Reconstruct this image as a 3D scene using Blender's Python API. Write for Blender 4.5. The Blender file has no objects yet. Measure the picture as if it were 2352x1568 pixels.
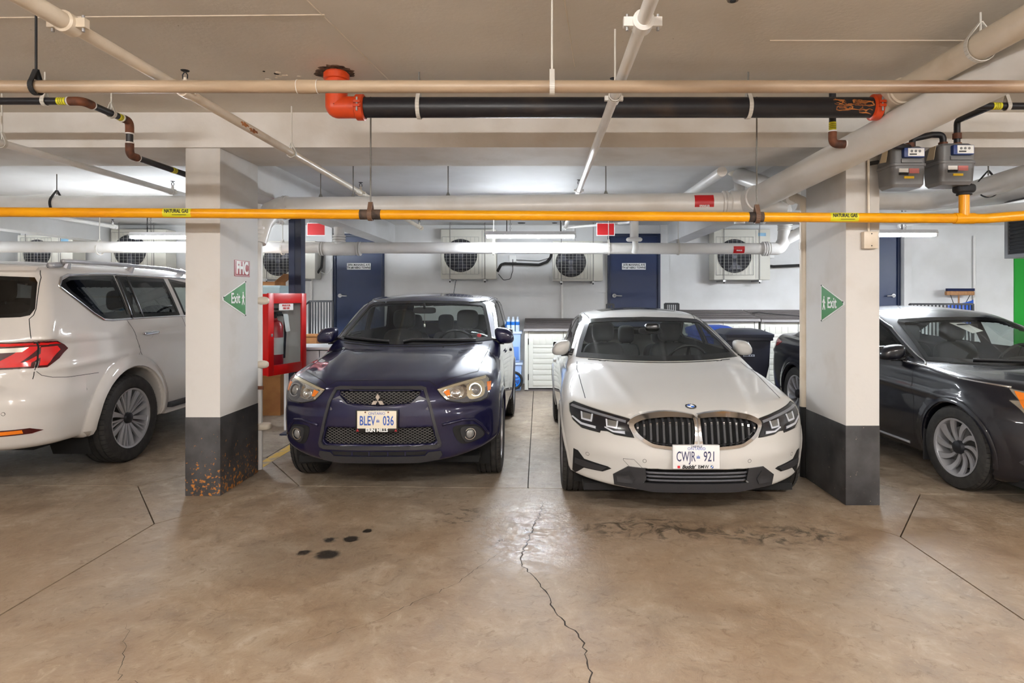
import bpy, bmesh, math, random
import numpy as np
from mathutils import Vector, Matrix
from mathutils.bvhtree import BVHTree
from mathutils.geometry import delaunay_2d_cdt

random.seed(7)
scene = bpy.context.scene
COL = scene.collection
PI = math.pi

# ------------------------------------------------------------------ camera
cam_d = bpy.data.cameras.new('camera')
cam = bpy.data.objects.new('camera', cam_d)
COL.objects.link(cam)
cam.location = (0, 0, 1.55)
cam.rotation_euler = (PI / 2, 0, 0)
cam_d.sensor_width = 36.0
cam_d.lens = 36.0 * 1450 / 2352
cam_d.shift_x = -62 / 2352
cam_d.shift_y = -104 / 2352
cam_d.clip_start = 0.05
scene.camera = cam

# ------------------------------------------------------------------ world, exposure
world = bpy.data.worlds.new('world')
scene.world = world
world.use_nodes = True
world.node_tree.nodes['Background'].inputs[0].default_value = (0.9, 0.93, 1.0, 1)
world.node_tree.nodes['Background'].inputs[1].default_value = 0.0
vs = scene.view_settings
vs.view_transform = 'Standard'
vs.look = 'None'
vs.exposure = 1.6
vs.gamma = 1.0
vs.use_curve_mapping = False

BAY_TUBE = 122.0
AISLE_TUBE = 115.0
BAY_COL = (0.87, 0.935, 1.0)
AISLE_COL = (1.0, 0.97, 0.93)

# ------------------------------------------------------------------ helpers
def lin(c):
    return tuple((v / 255 / 12.92) if v / 255 <= 0.04045 else ((v / 255 + 0.055) / 1.055) ** 2.4 for v in c)

def mat(name, col, rough=0.5, metal=0.0, coat=0.0, col2=None, nscale=8.0, nlo=0.4, nhi=0.6, bump=0.0, bscale=60.0,
        emit=0.0, spec=0.5, detail=6.0, stretch=None, rough2=None):
    m = bpy.data.materials.new(name)
    m.use_nodes = True
    nt = m.node_tree
    b = nt.nodes['Principled BSDF']
    c = lin(col)
    b.inputs['Base Color'].default_value = (*c, 1)
    b.inputs['Roughness'].default_value = rough
    b.inputs['Metallic'].default_value = metal
    b.inputs['Coat Weight'].default_value = coat
    b.inputs['Coat Roughness'].default_value = 0.04
    b.inputs['Specular IOR Level'].default_value = spec
    if emit:
        b.inputs['Emission Color'].default_value = (*c, 1)
        b.inputs['Emission Strength'].default_value = emit
    if col2 or bump:
        tc = nt.nodes.new('ShaderNodeTexCoord')
        src = tc.outputs['Object']
        if stretch:
            mp = nt.nodes.new('ShaderNodeMapping')
            mp.inputs['Scale'].default_value = stretch
            nt.links.new(src, mp.inputs['Vector'])
            src = mp.outputs['Vector']
        if col2:
            n = nt.nodes.new('ShaderNodeTexNoise')
            n.inputs['Scale'].default_value = nscale
            n.inputs['Detail'].default_value = detail
            nt.links.new(src, n.inputs['Vector'])
            r = nt.nodes.new('ShaderNodeValToRGB')
            r.color_ramp.elements[0].position = nlo
            r.color_ramp.elements[1].position = nhi
            r.color_ramp.elements[0].color = (*c, 1)
            r.color_ramp.elements[1].color = (*lin(col2), 1)
            nt.links.new(n.outputs['Fac'], r.inputs['Fac'])
            nt.links.new(r.outputs['Color'], b.inputs['Base Color'])
            if rough2 is not None:
                mr = nt.nodes.new('ShaderNodeMapRange')
                mr.inputs[1].default_value = nlo
                mr.inputs[2].default_value = nhi
                mr.inputs[3].default_value = rough
                mr.inputs[4].default_value = rough2
                nt.links.new(n.outputs['Fac'], mr.inputs[0])
                nt.links.new(mr.outputs[0], b.inputs['Roughness'])
        if bump:
            n2 = nt.nodes.new('ShaderNodeTexNoise')
            n2.inputs['Scale'].default_value = bscale
            n2.inputs['Detail'].default_value = 5
            nt.links.new(src, n2.inputs['Vector'])
            bp = nt.nodes.new('ShaderNodeBump')
            bp.inputs['Strength'].default_value = bump
            bp.inputs['Distance'].default_value = 0.01
            nt.links.new(n2.outputs['Fac'], bp.inputs['Height'])
            nt.links.new(bp.outputs['Normal'], b.inputs['Normal'])
    return m

def glass_mat(name, tint, rough=0.0, refl=1.0):
    """thin pane: tinted straight-through light plus mirror reflection by Fresnel"""
    m = bpy.data.materials.new(name)
    m.use_nodes = True
    nt = m.node_tree
    nt.nodes.clear()
    out = nt.nodes.new('ShaderNodeOutputMaterial')
    mix = nt.nodes.new('ShaderNodeMixShader')
    tr = nt.nodes.new('ShaderNodeBsdfTransparent')
    tr.inputs[0].default_value = (*tint, 1)
    gl = nt.nodes.new('ShaderNodeBsdfGlossy')
    gl.inputs['Roughness'].default_value = rough
    ge = nt.nodes.new('ShaderNodeNewGeometry')
    dt = nt.nodes.new('ShaderNodeVectorMath'); dt.operation = 'DOT_PRODUCT'
    nt.links.new(ge.outputs['Normal'], dt.inputs[0]); nt.links.new(ge.outputs['Incoming'], dt.inputs[1])
    def op(o, a, b=None):
        n = nt.nodes.new('ShaderNodeMath'); n.operation = o
        for i, q in enumerate((a, b)):
            if q is None: continue
            if isinstance(q, (int, float)): n.inputs[i].default_value = q
            else: nt.links.new(q, n.inputs[i])
        return n.outputs[0]
    sch = op('ADD', op('MULTIPLY', op('POWER', op('SUBTRACT', 1.0, op('ABSOLUTE', dt.outputs['Value'])), 5.0), 0.94 * refl), 0.06 * refl)
    nt.links.new(sch, mix.inputs[0])
    nt.links.new(tr.outputs[0], mix.inputs[1])
    nt.links.new(gl.outputs[0], mix.inputs[2])
    nt.links.new(mix.outputs[0], out.inputs[0])
    return m

def tag(o, label=None, cat=None, group=None, kind=None):
    if label: o['label'] = label
    if cat: o['category'] = cat
    if group: o['group'] = group
    if kind: o['kind'] = kind
    return o

def thing(name, label, cat, loc=(0, 0, 0), rotz=0.0, group=None, kind=None):
    o = bpy.data.objects.new(name, None)
    o.empty_display_size = 0.1
    COL.objects.link(o)
    o.location = loc
    o.rotation_euler = (0, 0, rotz)
    return tag(o, label, cat, group, kind)

def base_of(o):
    v = Vector((0, 0, 0))
    while o is not None:
        v += o.location
        o = o.parent
    return v

def obj(name, verts, faces, m, parent=None, smooth=False, world=False, auto=None):
    me = bpy.data.meshes.new(name)
    if world and parent is not None:
        b = base_of(parent)
        verts = [(v[0] - b.x, v[1] - b.y, v[2] - b.z) for v in verts]
    shift = None
    if parent is None:
        xs = [v[0] for v in verts]; ys = [v[1] for v in verts]; zs = [v[2] for v in verts]
        shift = ((min(xs) + max(xs)) / 2, (min(ys) + max(ys)) / 2, min(zs))
        verts = [(v[0] - shift[0], v[1] - shift[1], v[2] - shift[2]) for v in verts]
    me.from_pydata([tuple(v) for v in verts], [], [tuple(f) for f in faces])
    me.update()
    bm = bmesh.new(); bm.from_mesh(me)
    bmesh.ops.recalc_face_normals(bm, faces=bm.faces)
    if auto is not None:
        for e in bm.edges:
            e.smooth = not (len(e.link_faces) == 2 and e.calc_face_angle(0) > auto)
        smooth = True
    for f in bm.faces: f.smooth = smooth
    bm.to_mesh(me); bm.free()
    o = bpy.data.objects.new(name, me)
    COL.objects.link(o)
    if m is not None: me.materials.append(m)
    if parent is not None: o.parent = parent
    if shift: o.location = shift
    return o

class G:
    """collects the geometry of one part"""
    def __init__(s): s.v = []; s.f = []
    def add(s, v, f):
        k = len(s.v)
        s.v += [tuple(p) for p in v]
        s.f += [tuple(i + k for i in q) for q in f]
        return s
    def box(s, x0, x1, y0, y1, z0, z1):
        v = [(x0, y0, z0), (x1, y0, z0), (x1, y1, z0), (x0, y1, z0), (x0, y0, z1), (x1, y0, z1), (x1, y1, z1), (x0, y1, z1)]
        return s.add(v, [(0, 3, 2, 1), (4, 5, 6, 7), (0, 1, 5, 4), (1, 2, 6, 5), (2, 3, 7, 6), (3, 0, 4, 7)])
    def bbox(s, x0, x1, y0, y1, z0, z1, b=0.01):
        """box with chamfered edges"""
        bm = bmesh.new()
        bmesh.ops.create_cube(bm, size=1.0)
        for q in bm.verts:
            q.co = Vector(((x0 + x1) / 2 + q.co.x * (x1 - x0), (y0 + y1) / 2 + q.co.y * (y1 - y0), (z0 + z1) / 2 + q.co.z * (z1 - z0)))
        bmesh.ops.bevel(bm, geom=bm.edges[:], offset=b, segments=2, profile=0.6, affect='EDGES')
        bm.verts.index_update()
        s.add([q.co[:] for q in bm.verts], [[q.index for q in f.verts] for f in bm.faces])
        bm.free()
        return s
    def tube(s, pts, r, seg=16, bend=None, cap=True, closed=False):
        P = [Vector(p) for p in pts]
        if bend: P = round_corners(P, bend)
        n = len(P)
        rad = r if hasattr(r, '__len__') else [r] * n
        rings = []
        t0 = (P[1] - P[0]).normalized()
        up = Vector((0, 0, 1)) if abs(t0.z) < 0.9 else Vector((0, 1, 0))
        nrm = (up - t0 * up.dot(t0)).normalized()
        for i in range(n):
            if closed: t = (P[(i + 1) % n] - P[i - 1])
            elif i == 0: t = P[1] - P[0]
            elif i == n - 1: t = P[-1] - P[-2]
            else: t = (P[i + 1] - P[i]).normalized() + (P[i] - P[i - 1]).normalized()
            t.normalize()
            nrm = (nrm - t * nrm.dot(t)).normalized()
            bi = t.cross(nrm)
            rings.append([P[i] + (nrm * math.cos(2 * PI * k / seg) + bi * math.sin(2 * PI * k / seg)) * rad[i] for k in range(seg)])
        v = [p for q in rings for p in q]
        f = []
        m = n if closed else n - 1
        for i in range(m):
            j = (i + 1) % n
            for k in range(seg):
                f.append((i * seg + k, i * seg + (k + 1) % seg, j * seg + (k + 1) % seg, j * seg + k))
        if cap and not closed:
            f.append(tuple(range(seg)))
            f.append(tuple((n - 1) * seg + k for k in range(seg)))
        return s.add(v, f)
    def cyl(s, p0, p1, r, seg=16): return s.tube([p0, p1], r, seg)
    def lathe(s, prof, c=(0, 0, 0), axis='z', seg=24, closed=False):
        """prof: (radius, height) pairs turned about axis through c"""
        v = []
        for r, h in prof:
            for k in range(seg):
                a = 2 * PI * k / seg
                p = (r * math.cos(a), r * math.sin(a), h)
                if axis == 'x': p = (h, p[0], p[1])
                elif axis == 'y': p = (p[0], h, p[1])
                v.append((c[0] + p[0], c[1] + p[1], c[2] + p[2]))
        f = []
        n = len(prof)
        for i in range(n if closed else n - 1):
            j = (i + 1) % n
            for k in range(seg):
                f.append((i * seg + k, i * seg + (k + 1) % seg, j * seg + (k + 1) % seg, j * seg + k))
        if not closed:
            if prof[0][0] > 1e-5: f.append(tuple(range(seg)))
            if prof[-1][0] > 1e-5: f.append(tuple((n - 1) * seg + k for k in range(seg)))
        return s.add(v, f)
    def torus(s, c, R, r, axis='z', seg=28, rs=10):
        pr = [(R + r * math.cos(2 * PI * k / rs), r * math.sin(2 * PI * k / rs)) for k in range(rs)]
        return s.lathe(pr, c, axis, seg, closed=True)
    def prism(s, poly, plane, d0, d1):
        """poly in the plane 'xz','yz' or 'xy', extruded from d0 to d1 along the third axis"""
        def P(a, b, d):
            return {'xz': (a, d, b), 'yz': (d, a, b), 'xy': (a, b, d)}[plane]
        n = len(poly)
        v = [P(a, b, d0) for a, b in poly] + [P(a, b, d1) for a, b in poly]
        f = [tuple(range(n)), tuple(range(n, 2 * n))] + [(i, (i + 1) % n, (i + 1) % n + n, i + n) for i in range(n)]
        return s.add(v, f)
    def sq(s, c, a, e1=0.4, e2=0.4, nu=20, nv=12):
        """superellipsoid with half sizes a: a rounded block"""
        def sp(t, e): return math.copysign(abs(t) ** e, t)
        v = []
        for i in range(1, nv):
            ph = -PI / 2 + PI * i / nv
            for k in range(nu):
                th = 2 * PI * k / nu
                v.append((c[0] + a[0] * sp(math.cos(ph), e1) * sp(math.cos(th), e2), c[1] + a[1] * sp(math.cos(ph), e1) * sp(math.sin(th), e2), c[2] + a[2] * sp(math.sin(ph), e1)))
        b = len(v)
        v += [(c[0], c[1], c[2] - a[2]), (c[0], c[1], c[2] + a[2])]
        f = []
        for i in range(nv - 2):
            for k in range(nu):
                f.append((i * nu + k, i * nu + (k + 1) % nu, (i + 1) * nu + (k + 1) % nu, (i + 1) * nu + k))
        for k in range(nu):
            f.append((b, (k + 1) % nu, k))
            f.append((b + 1, (nv - 2) * nu + k, (nv - 2) * nu + (k + 1) % nu))
        return s.add(v, f)
    def xf(s, M):
        s.v = [tuple(M @ Vector(p)) for p in s.v]
        return s
    def build(s, name, m, parent=None, world=True, smooth=False, auto=0.6):
        return obj(name, s.v, s.f, m, parent, smooth, world, auto)

def round_corners(P, bend, n=6):
    out = [P[0]]
    for i in range(1, len(P) - 1):
        a = (P[i - 1] - P[i]); b = (P[i + 1] - P[i])
        la, lb = a.length, b.length
        a.normalize(); b.normalize()
        ang = a.angle(b)
        d = min(bend / max(math.tan(ang / 2), 0.05), la * 0.49, lb * 0.49)
        p0 = P[i] + a * d; p1 = P[i] + b * d
        for k in range(n + 1):
            t = k / n
            out.append(p0 * (1 - t) ** 2 + P[i] * 2 * t * (1 - t) + p1 * t * t)
    out.append(P[-1])
    return out

def mbox(name, m, parent, x0, x1, y0, y1, z0, z1, b=0.0, world=True):
    g = G()
    if b: g.bbox(x0, x1, y0, y1, z0, z1, b)
    else: g.box(x0, x1, y0, y1, z0, z1)
    return g.build(name, m, parent, world)

def mtube(name, m, parent, pts, r, seg=16, bend=None, world=True):
    return G().tube(pts, r, seg, bend).build(name, m, parent, world, auto=0.9)

def lettering(name, s, size, loc, facing, m, parent, sx=1.0, ext=0.0008, world=True, bold=0.0, shear=0.0, align='CENTER', space=1.0):
    """raised letters; facing: 'front' (-y), 'right' (+x), 'left' (-x)"""
    cu = bpy.data.curves.new(name, 'FONT')
    cu.body = s; cu.size = size; cu.extrude = ext; cu.offset = bold; cu.shear = shear
    cu.align_x = align; cu.align_y = 'CENTER'; cu.space_line = space
    cu.resolution_u = 3
    tmp = bpy.data.objects.new(name, cu)
    COL.objects.link(tmp)
    me = bpy.data.meshes.new_from_object(tmp)
    bpy.data.objects.remove(tmp)
    R = {'front': Matrix.Rotation(PI / 2, 4, 'X'), 'right': Matrix.Rotation(PI / 2, 4, 'Z') @ Matrix.Rotation(PI / 2, 4, 'X'),
         'left': Matrix.Rotation(-PI / 2, 4, 'Z') @ Matrix.Rotation(PI / 2, 4, 'X'), 'back': Matrix.Rotation(PI, 4, 'Z') @ Matrix.Rotation(PI / 2, 4, 'X')}
    R = R[facing] if isinstance(facing, str) else facing
    b = base_of(parent) if (world and parent is not None) else Vector((0, 0, 0))
    me.transform(Matrix.Translation(Vector(loc) - b) @ R @ Matrix.Diagonal((sx, 1, 1, 1)))
    me.materials.clear(); me.materials.append(m)
    o = bpy.data.objects.new(name, me)
    COL.objects.link(o); o.parent = parent
    return o

def copy_tree(o, parent=None):
    c = o.copy(); COL.objects.link(c)
    c.parent = parent
    for ch in list(o.children): copy_tree(ch, c)
    return c

# ------------------------------------------------------------------ materials of the place
def node_math(nt, op, a, b=None, clamp=False):
    n = nt.nodes.new('ShaderNodeMath'); n.operation = op; n.use_clamp = clamp
    for i, v in enumerate((a, b)):
        if v is None: continue
        if isinstance(v, (int, float)): n.inputs[i].default_value = v
        else: nt.links.new(v, n.inputs[i])
    return n.outputs[0]

def noise(nt, vec, scale, detail=6, rough=0.55, dist=0.0):
    n = nt.nodes.new('ShaderNodeTexNoise')
    n.inputs['Scale'].default_value = scale; n.inputs['Detail'].default_value = detail
    n.inputs['Roughness'].default_value = rough; n.inputs['Distortion'].default_value = dist
    nt.links.new(vec, n.inputs['Vector'])
    return n.outputs['Fac']

def ramp(nt, fac, stops):
    r = nt.nodes.new('ShaderNodeValToRGB')
    e = r.color_ramp.elements
    while len(e) < len(stops): e.new(0.5)
    for k, (p, c) in enumerate(stops):
        e[k].position = p; e[k].color = (*lin(c), 1)
    nt.links.new(fac, r.inputs[0])
    return r.outputs['Color']

def maprange(nt, v, a, b, c=0.0, d=1.0, smooth=False):
    n = nt.nodes.new('ShaderNodeMapRange')
    if smooth: n.interpolation_type = 'SMOOTHSTEP'
    for i, q in enumerate((a, b, c, d)): n.inputs[1 + i].default_value = q
    nt.links.new(v, n.inputs[0])
    return n.outputs[0]

def mixc(nt, fac, a, b, mode='MIX'):
    n = nt.nodes.new('ShaderNodeMix'); n.data_type = 'RGBA'; n.blend_type = mode
    def put(sock, v):
        if isinstance(v, (int, float)): sock.default_value = v
        elif isinstance(v, tuple): sock.default_value = (*lin(v), 1)
        else: nt.links.new(v, sock)
    put(n.inputs['Factor'], fac); put(n.inputs['A'], a); put(n.inputs['B'], b)
    return n.outputs['Result']

def floor_material():
    m = bpy.data.materials.new('stained_concrete'); m.use_nodes = True
    nt = m.node_tree; b = nt.nodes['Principled BSDF']
    geo = nt.nodes.new('ShaderNodeNewGeometry')
    pos = geo.outputs['Position']
    sep = nt.nodes.new('ShaderNodeSeparateXYZ'); nt.links.new(pos, sep.inputs[0])
    X, Y = sep.outputs[0], sep.outputs[1]
    n0 = noise(nt, pos, 0.32, 3, 0.5, 0.4)
    n1 = noise(nt, pos, 0.9, 9, 0.66, 0.6)
    n2 = noise(nt, pos, 4.5, 10, 0.72, 0.7)
    n3 = noise(nt, pos, 26.0, 6, 0.6)
    base = ramp(nt, n1, [(0.33, (100, 86, 71)), (0.47, (134, 117, 98)), (0.58, (152, 137, 119)), (0.70, (168, 156, 141))])
    fine = ramp(nt, n2, [(0.30, (72, 58, 45)), (0.42, (122, 105, 87)), (0.54, (150, 134, 115)), (0.70, (190, 178, 162))])
    c = mixc(nt, 0.6, base, fine)
    c = mixc(nt, maprange(nt, n0, 0.45, 0.62, 0, 0.35), c, (166, 156, 146))
    n4 = noise(nt, pos, 13.0, 8, 0.74, 0.9)
    c = mixc(nt, maprange(nt, n4, 0.55, 0.64, 0, 0.55), c, (84, 70, 55))
    c = mixc(nt, maprange(nt, n4, 0.42, 0.32, 0, 0.5), c, (186, 172, 152))
    c = mixc(nt, maprange(nt, n3, 0.62, 0.75, 0, 0.45), c, (84, 66, 48))
    # browner tone towards the drive aisle, paler in the bays
    aisle = maprange(nt, Y, 5.6, 3.6, 0, 1, True)
    c = mixc(nt, node_math(nt, 'MULTIPLY', aisle, maprange(nt, n1, 0.3, 0.6, 0.58, 0.2)), c, (142, 112, 80))
    # oil drips: round spots
    def spot(x, y, r):
        v = nt.nodes.new('ShaderNodeVectorMath'); v.operation = 'DISTANCE'
        v.inputs[1].default_value = (x, y, 0)
        nt.links.new(pos, v.inputs[0])
        d = node_math(nt, 'ADD', v.outputs['Value'], node_math(nt, 'MULTIPLY', node_math(nt, 'SUBTRACT', n2, 0.5), 0.16))
        return maprange(nt, d, r, r * 0.55, 0, 1)
    sp = None
    for (x, y, r) in ((-1.33, 4.02, .05), (-1.2, 4.03, .05), (-1.13, 4.17, .035), (-1.27, 3.8, .085), (-1.42, 3.82, .045)):
        q = spot(x, y, r); sp = q if sp is None else node_math(nt, 'MAXIMUM', sp, q)
    halo = spot(-1.38, 3.82, 0.55)
    c = mixc(nt, node_math(nt, 'MULTIPLY', halo, 0.35), c, (92, 78, 60))
    c = mixc(nt, node_math(nt, 'MULTIPLY', sp, 0.95), c, (24, 19, 16))
    # ragged dirty band washed out in front of the white sedan and a smaller one by the centre joint
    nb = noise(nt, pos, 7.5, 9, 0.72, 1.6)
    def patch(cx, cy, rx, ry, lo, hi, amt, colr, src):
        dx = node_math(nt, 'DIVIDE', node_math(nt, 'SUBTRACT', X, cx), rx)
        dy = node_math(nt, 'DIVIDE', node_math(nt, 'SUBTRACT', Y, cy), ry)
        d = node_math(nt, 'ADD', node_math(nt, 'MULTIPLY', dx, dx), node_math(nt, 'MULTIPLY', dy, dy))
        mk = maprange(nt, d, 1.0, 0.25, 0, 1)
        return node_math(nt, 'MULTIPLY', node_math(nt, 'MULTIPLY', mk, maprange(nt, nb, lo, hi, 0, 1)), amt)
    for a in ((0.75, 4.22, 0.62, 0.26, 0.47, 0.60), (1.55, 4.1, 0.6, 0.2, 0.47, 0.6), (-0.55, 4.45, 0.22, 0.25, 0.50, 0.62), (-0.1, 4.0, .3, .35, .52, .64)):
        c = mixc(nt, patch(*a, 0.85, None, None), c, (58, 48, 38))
    nt.links.new(c, b.inputs['Base Color'])
    # polish: smoother where tyres and water have worn it
    wet = patch(-0.03, 4.2, 0.5, 0.75, 0.455, 0.50, 1.0, None, None)
    r = maprange(nt, n2, 0.3, 0.7, 0.42, 0.62)
    r = node_math(nt, 'SUBTRACT', r, node_math(nt, 'MULTIPLY', wet, 0.32), True)
    nt.links.new(r, b.inputs['Roughness'])
    b.inputs['Specular IOR Level'].default_value = 0.42
    bp = nt.nodes.new('ShaderNodeBump'); bp.inputs['Strength'].default_value = 0.3; bp.inputs['Distance'].default_value = 0.012
    nt.links.new(node_math(nt, 'ADD', n3, n4), bp.inputs['Height']); nt.links.new(bp.outputs[0], b.inputs['Normal'])
    return m

def ceiling_material():
    m = bpy.data.materials.new('painted_concrete_ceiling'); m.use_nodes = True
    nt = m.node_tree; b = nt.nodes['Principled BSDF']
    geo = nt.nodes.new('ShaderNodeNewGeometry'); pos = geo.outputs['Position']
    n1 = noise(nt, pos, 0.9, 5); n2 = noise(nt, pos, 9.0, 4, 0.6, 0.4); n3 = noise(nt, pos, 34.0, 3)
    c = ramp(nt, n1, [(0.35, (212, 206, 196)), (0.65, (224, 219, 210))])
    pits = maprange(nt, n2, 0.735, 0.77, 0, 1)
    c = mixc(nt, pits, c, (120, 104, 86))
    nt.links.new(c, b.inputs['Base Color'])
    b.inputs['Roughness'].default_value = 0.8
    bp = nt.nodes.new('ShaderNodeBump'); bp.inputs['Strength'].default_value = 0.15; bp.inputs['Distance'].default_value = 0.01
    nt.links.new(n3, bp.inputs['Height']); nt.links.new(bp.outputs[0], b.inputs['Normal'])
    return m

def base_paint(rust):
    """black painted column base, chipped; rust: how much orange shows through low down"""
    m = bpy.data.materials.new('chipped_black_paint'); m.use_nodes = True
    nt = m.node_tree; b = nt.nodes['Principled BSDF']
    geo = nt.nodes.new('ShaderNodeNewGeometry'); pos = geo.outputs['Position']
    sep = nt.nodes.new('ShaderNodeSeparateXYZ'); nt.links.new(pos, sep.inputs[0])
    n1 = noise(nt, pos, 3.5, 5); n2 = noise(nt, pos, 30.0, 4, 0.6)
    c = ramp(nt, n1, [(0.35, (42, 41, 42)), (0.65, (74, 73, 74))])
    zz = maprange(nt, sep.outputs[2], 0.05, 0.5, 0.10, -0.06)
    f = node_math(nt, 'ADD', n2, zz) if rust else n2
    c = mixc(nt, maprange(nt, f, 0.63 if rust else 0.70, 0.68 if rust else 0.73, 0, 1), c, (176, 112, 44) if rust else (168, 150, 130))
    nt.links.new(c, b.inputs['Base Color']); b.inputs['Roughness'].default_value = 0.55
    return m

MF = floor_material()
MC = ceiling_material()
M_white = mat('white_wall_paint', (222, 222, 222), 0.7, col2=(208, 207, 205), nscale=1.6, nlo=0.4, nhi=0.7, bump=0.06, bscale=50)
M_beam = mat('white_beam_paint', (222, 219, 215), 0.75, col2=(208, 202, 194), nscale=2.5, nlo=0.45, nhi=0.7, bump=0.15, bscale=30)
M_col = mat('column_paint', (206, 203, 199), 0.65, col2=(188, 180, 169), nscale=2.2, nlo=0.5, nhi=0.8, bump=0.08, bscale=40)
M_navy = mat('navy_door_paint', (22, 40, 78), 0.38, bump=0.02, bscale=20)
M_navydk = mat('navy_frame_paint', (18, 32, 62), 0.4)
M_joint = mat('joint_dark', (42, 34, 27), 0.9)
M_pvc = mat('white_pipe', (228, 226, 223), 0.32, col2=(214, 209, 202), nscale=3, nlo=0.45, nhi=0.75)
M_cream = mat('cream_pipe_paint', (220, 208, 190), 0.35, col2=(200, 184, 160), nscale=4, nlo=0.5, nhi=0.75)
M_tanpipe = mat('mottled_tan_pipe', (186, 164, 138), 0.42, col2=(112, 84, 60), nscale=1.6, nlo=0.38, nhi=0.72, stretch=(0.5, 3, 3))  # broad random brown mottling, drawn out along the pipe
M_black = mat('black_iron', (28, 28, 34), 0.4, col2=(60, 48, 40), nscale=5, nlo=0.55, nhi=0.8)
M_orange = mat('orange_coupling', (210, 72, 28), 0.35, col2=(168, 54, 24), nscale=6, nlo=0.5, nhi=0.8)
M_rust = mat('rusty_fitting', (120, 70, 44), 0.7, col2=(70, 44, 34), nscale=14, nlo=0.4, nhi=0.65)
M_rust2 = mat('rust_patch', (190, 120, 60), 0.7, col2=(120, 70, 36), nscale=20, nlo=0.4, nhi=0.65)
M_gas = mat('yellow_gas_pipe', (242, 168, 4), 0.35, col2=(230, 152, 4), nscale=3, nlo=0.4, nhi=0.7)
M_tape = mat('yellow_tape', (222, 214, 40), 0.45)
M_print = mat('black_print', (24, 24, 26), 0.6)
M_steel = mat('galvanised_steel', (176, 176, 178), 0.4, metal=0.8)
M_rod = mat('hanger_rod', (128, 126, 122), 0.5, metal=0.3)
M_strap = mat('pale_strap', (212, 208, 200), 0.5)
M_brown = mat('brown_clevis', (116, 88, 70), 0.6)
M_dark = mat('dark_rubber', (30, 30, 32), 0.7)
M_red = mat('red_enamel', (206, 22, 20), 0.3, coat=0.3)
M_redsign = mat('red_sign', (196, 16, 24), 0.4)
M_plate = mat('white_sign', (236, 236, 234), 0.5)
M_green = mat('green_sign', (18, 122, 34), 0.45)
M_tube = mat('lit_tube', (255, 255, 255), 0.5)
M_lampcase = mat('lamp_case', (214, 214, 214), 0.5)

def lit(name, colr, strength):
    m = bpy.data.materials.new(name); m.use_nodes = True
    b = m.node_tree.nodes['Principled BSDF']
    b.inputs['Base Color'].default_value = (1, 1, 1, 1)
    b.inputs['Emission Color'].default_value = (*colr, 1)
    b.inputs['Emission Strength'].default_value = strength
    return m
M_bay = lit('bay_tube', BAY_COL, BAY_TUBE)
M_aisle = lit('aisle_tube', AISLE_COL, AISLE_TUBE)

# ------------------------------------------------------------------ the room
ZC, ZR = 2.97, 2.81           # slab soffit over the aisle, over the bays
BEAM0, BEAM1, ZB = 4.88, 5.58, 2.70
WALLY = 11.2
floor = mbox('floor', M_joint, None, -9.2, 9.2, -6.2, 11.4, -0.2, -0.025)
tag(floor, 'stained brown concrete parking garage floor with saw cut joints', 'floor', kind='structure')

def inset(poly, d):
    n = len(poly); out = []
    area = sum(poly[i][0] * poly[(i + 1) % n][1] - poly[(i + 1) % n][0] * poly[i][1] for i in range(n))
    if area < 0: poly = poly[::-1]
    L = []
    for i in range(n):
        a = Vector(poly[i]); b = Vector(poly[(i + 1) % n]); t = (b - a).normalized()
        nr = Vector((-t.y, t.x)); L.append((a + nr * d, t))
    for i in range(n):
        (p, t), (q, s) = L[i - 1], L[i]
        den = t.x * s.y - t.y * s.x
        k = ((q.x - p.x) * s.y - (q.y - p.y) * s.x) / den if abs(den) > 1e-6 else 0
        out.append(tuple(p + t * k) if abs(den) > 1e-6 else tuple(q))
    return out

slabs = [
    [(-2.62, 4.3), (-1.96, 5.16), (-2.62, 6.08), (-3.28, 5.16)],
    [(2.33, 4.07), (2.99, 4.95), (2.4, 5.85), (1.72, 5.02)],
    [(-9.2, -6.2), (-2.62, -6.2), (-2.62, 4.3), (-3.28, 5.16), (-9.2, 5.3)],
    [(-2.62, -6.2), (2.26, -6.2), (2.33, 4.07), (1.72, 5.02), (-.09, 5.1), (-1.96, 5.16), (-2.62, 4.3)],
    [(2.26, -6.2), (9.2, -6.2), (9.2, 4.9), (2.99, 4.95), (2.33, 4.07)],
    [(-1.96, 5.16), (-.09, 5.1), (-.09, 8.17), (-2.62, 8.17), (-2.62, 6.08)],
    [(-.09, 5.1), (1.72, 5.02), (2.4, 5.85), (2.4, 8.17), (-.09, 8.17)],
    [(-2.62, 8.17), (-.09, 8.17), (-.09, 11.4), (-2.62, 11.4)],
    [(-.09, 8.17), (2.4, 8.17), (2.4, 11.4), (-.09, 11.4)],
    [(-9.2, 5.3), (-3.28, 5.16), (-2.62, 6.08), (-2.62, 11.4), (-9.2, 11.4)],
    [(2.99, 4.95), (9.2, 4.9), (9.2, 11.4), (2.4, 11.4), (2.4, 5.85)],
]
for s in slabs:
    G().prism(inset(s, 0.0045), 'xy', -0.03, 0.0).build('slab', MF, floor)
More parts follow.
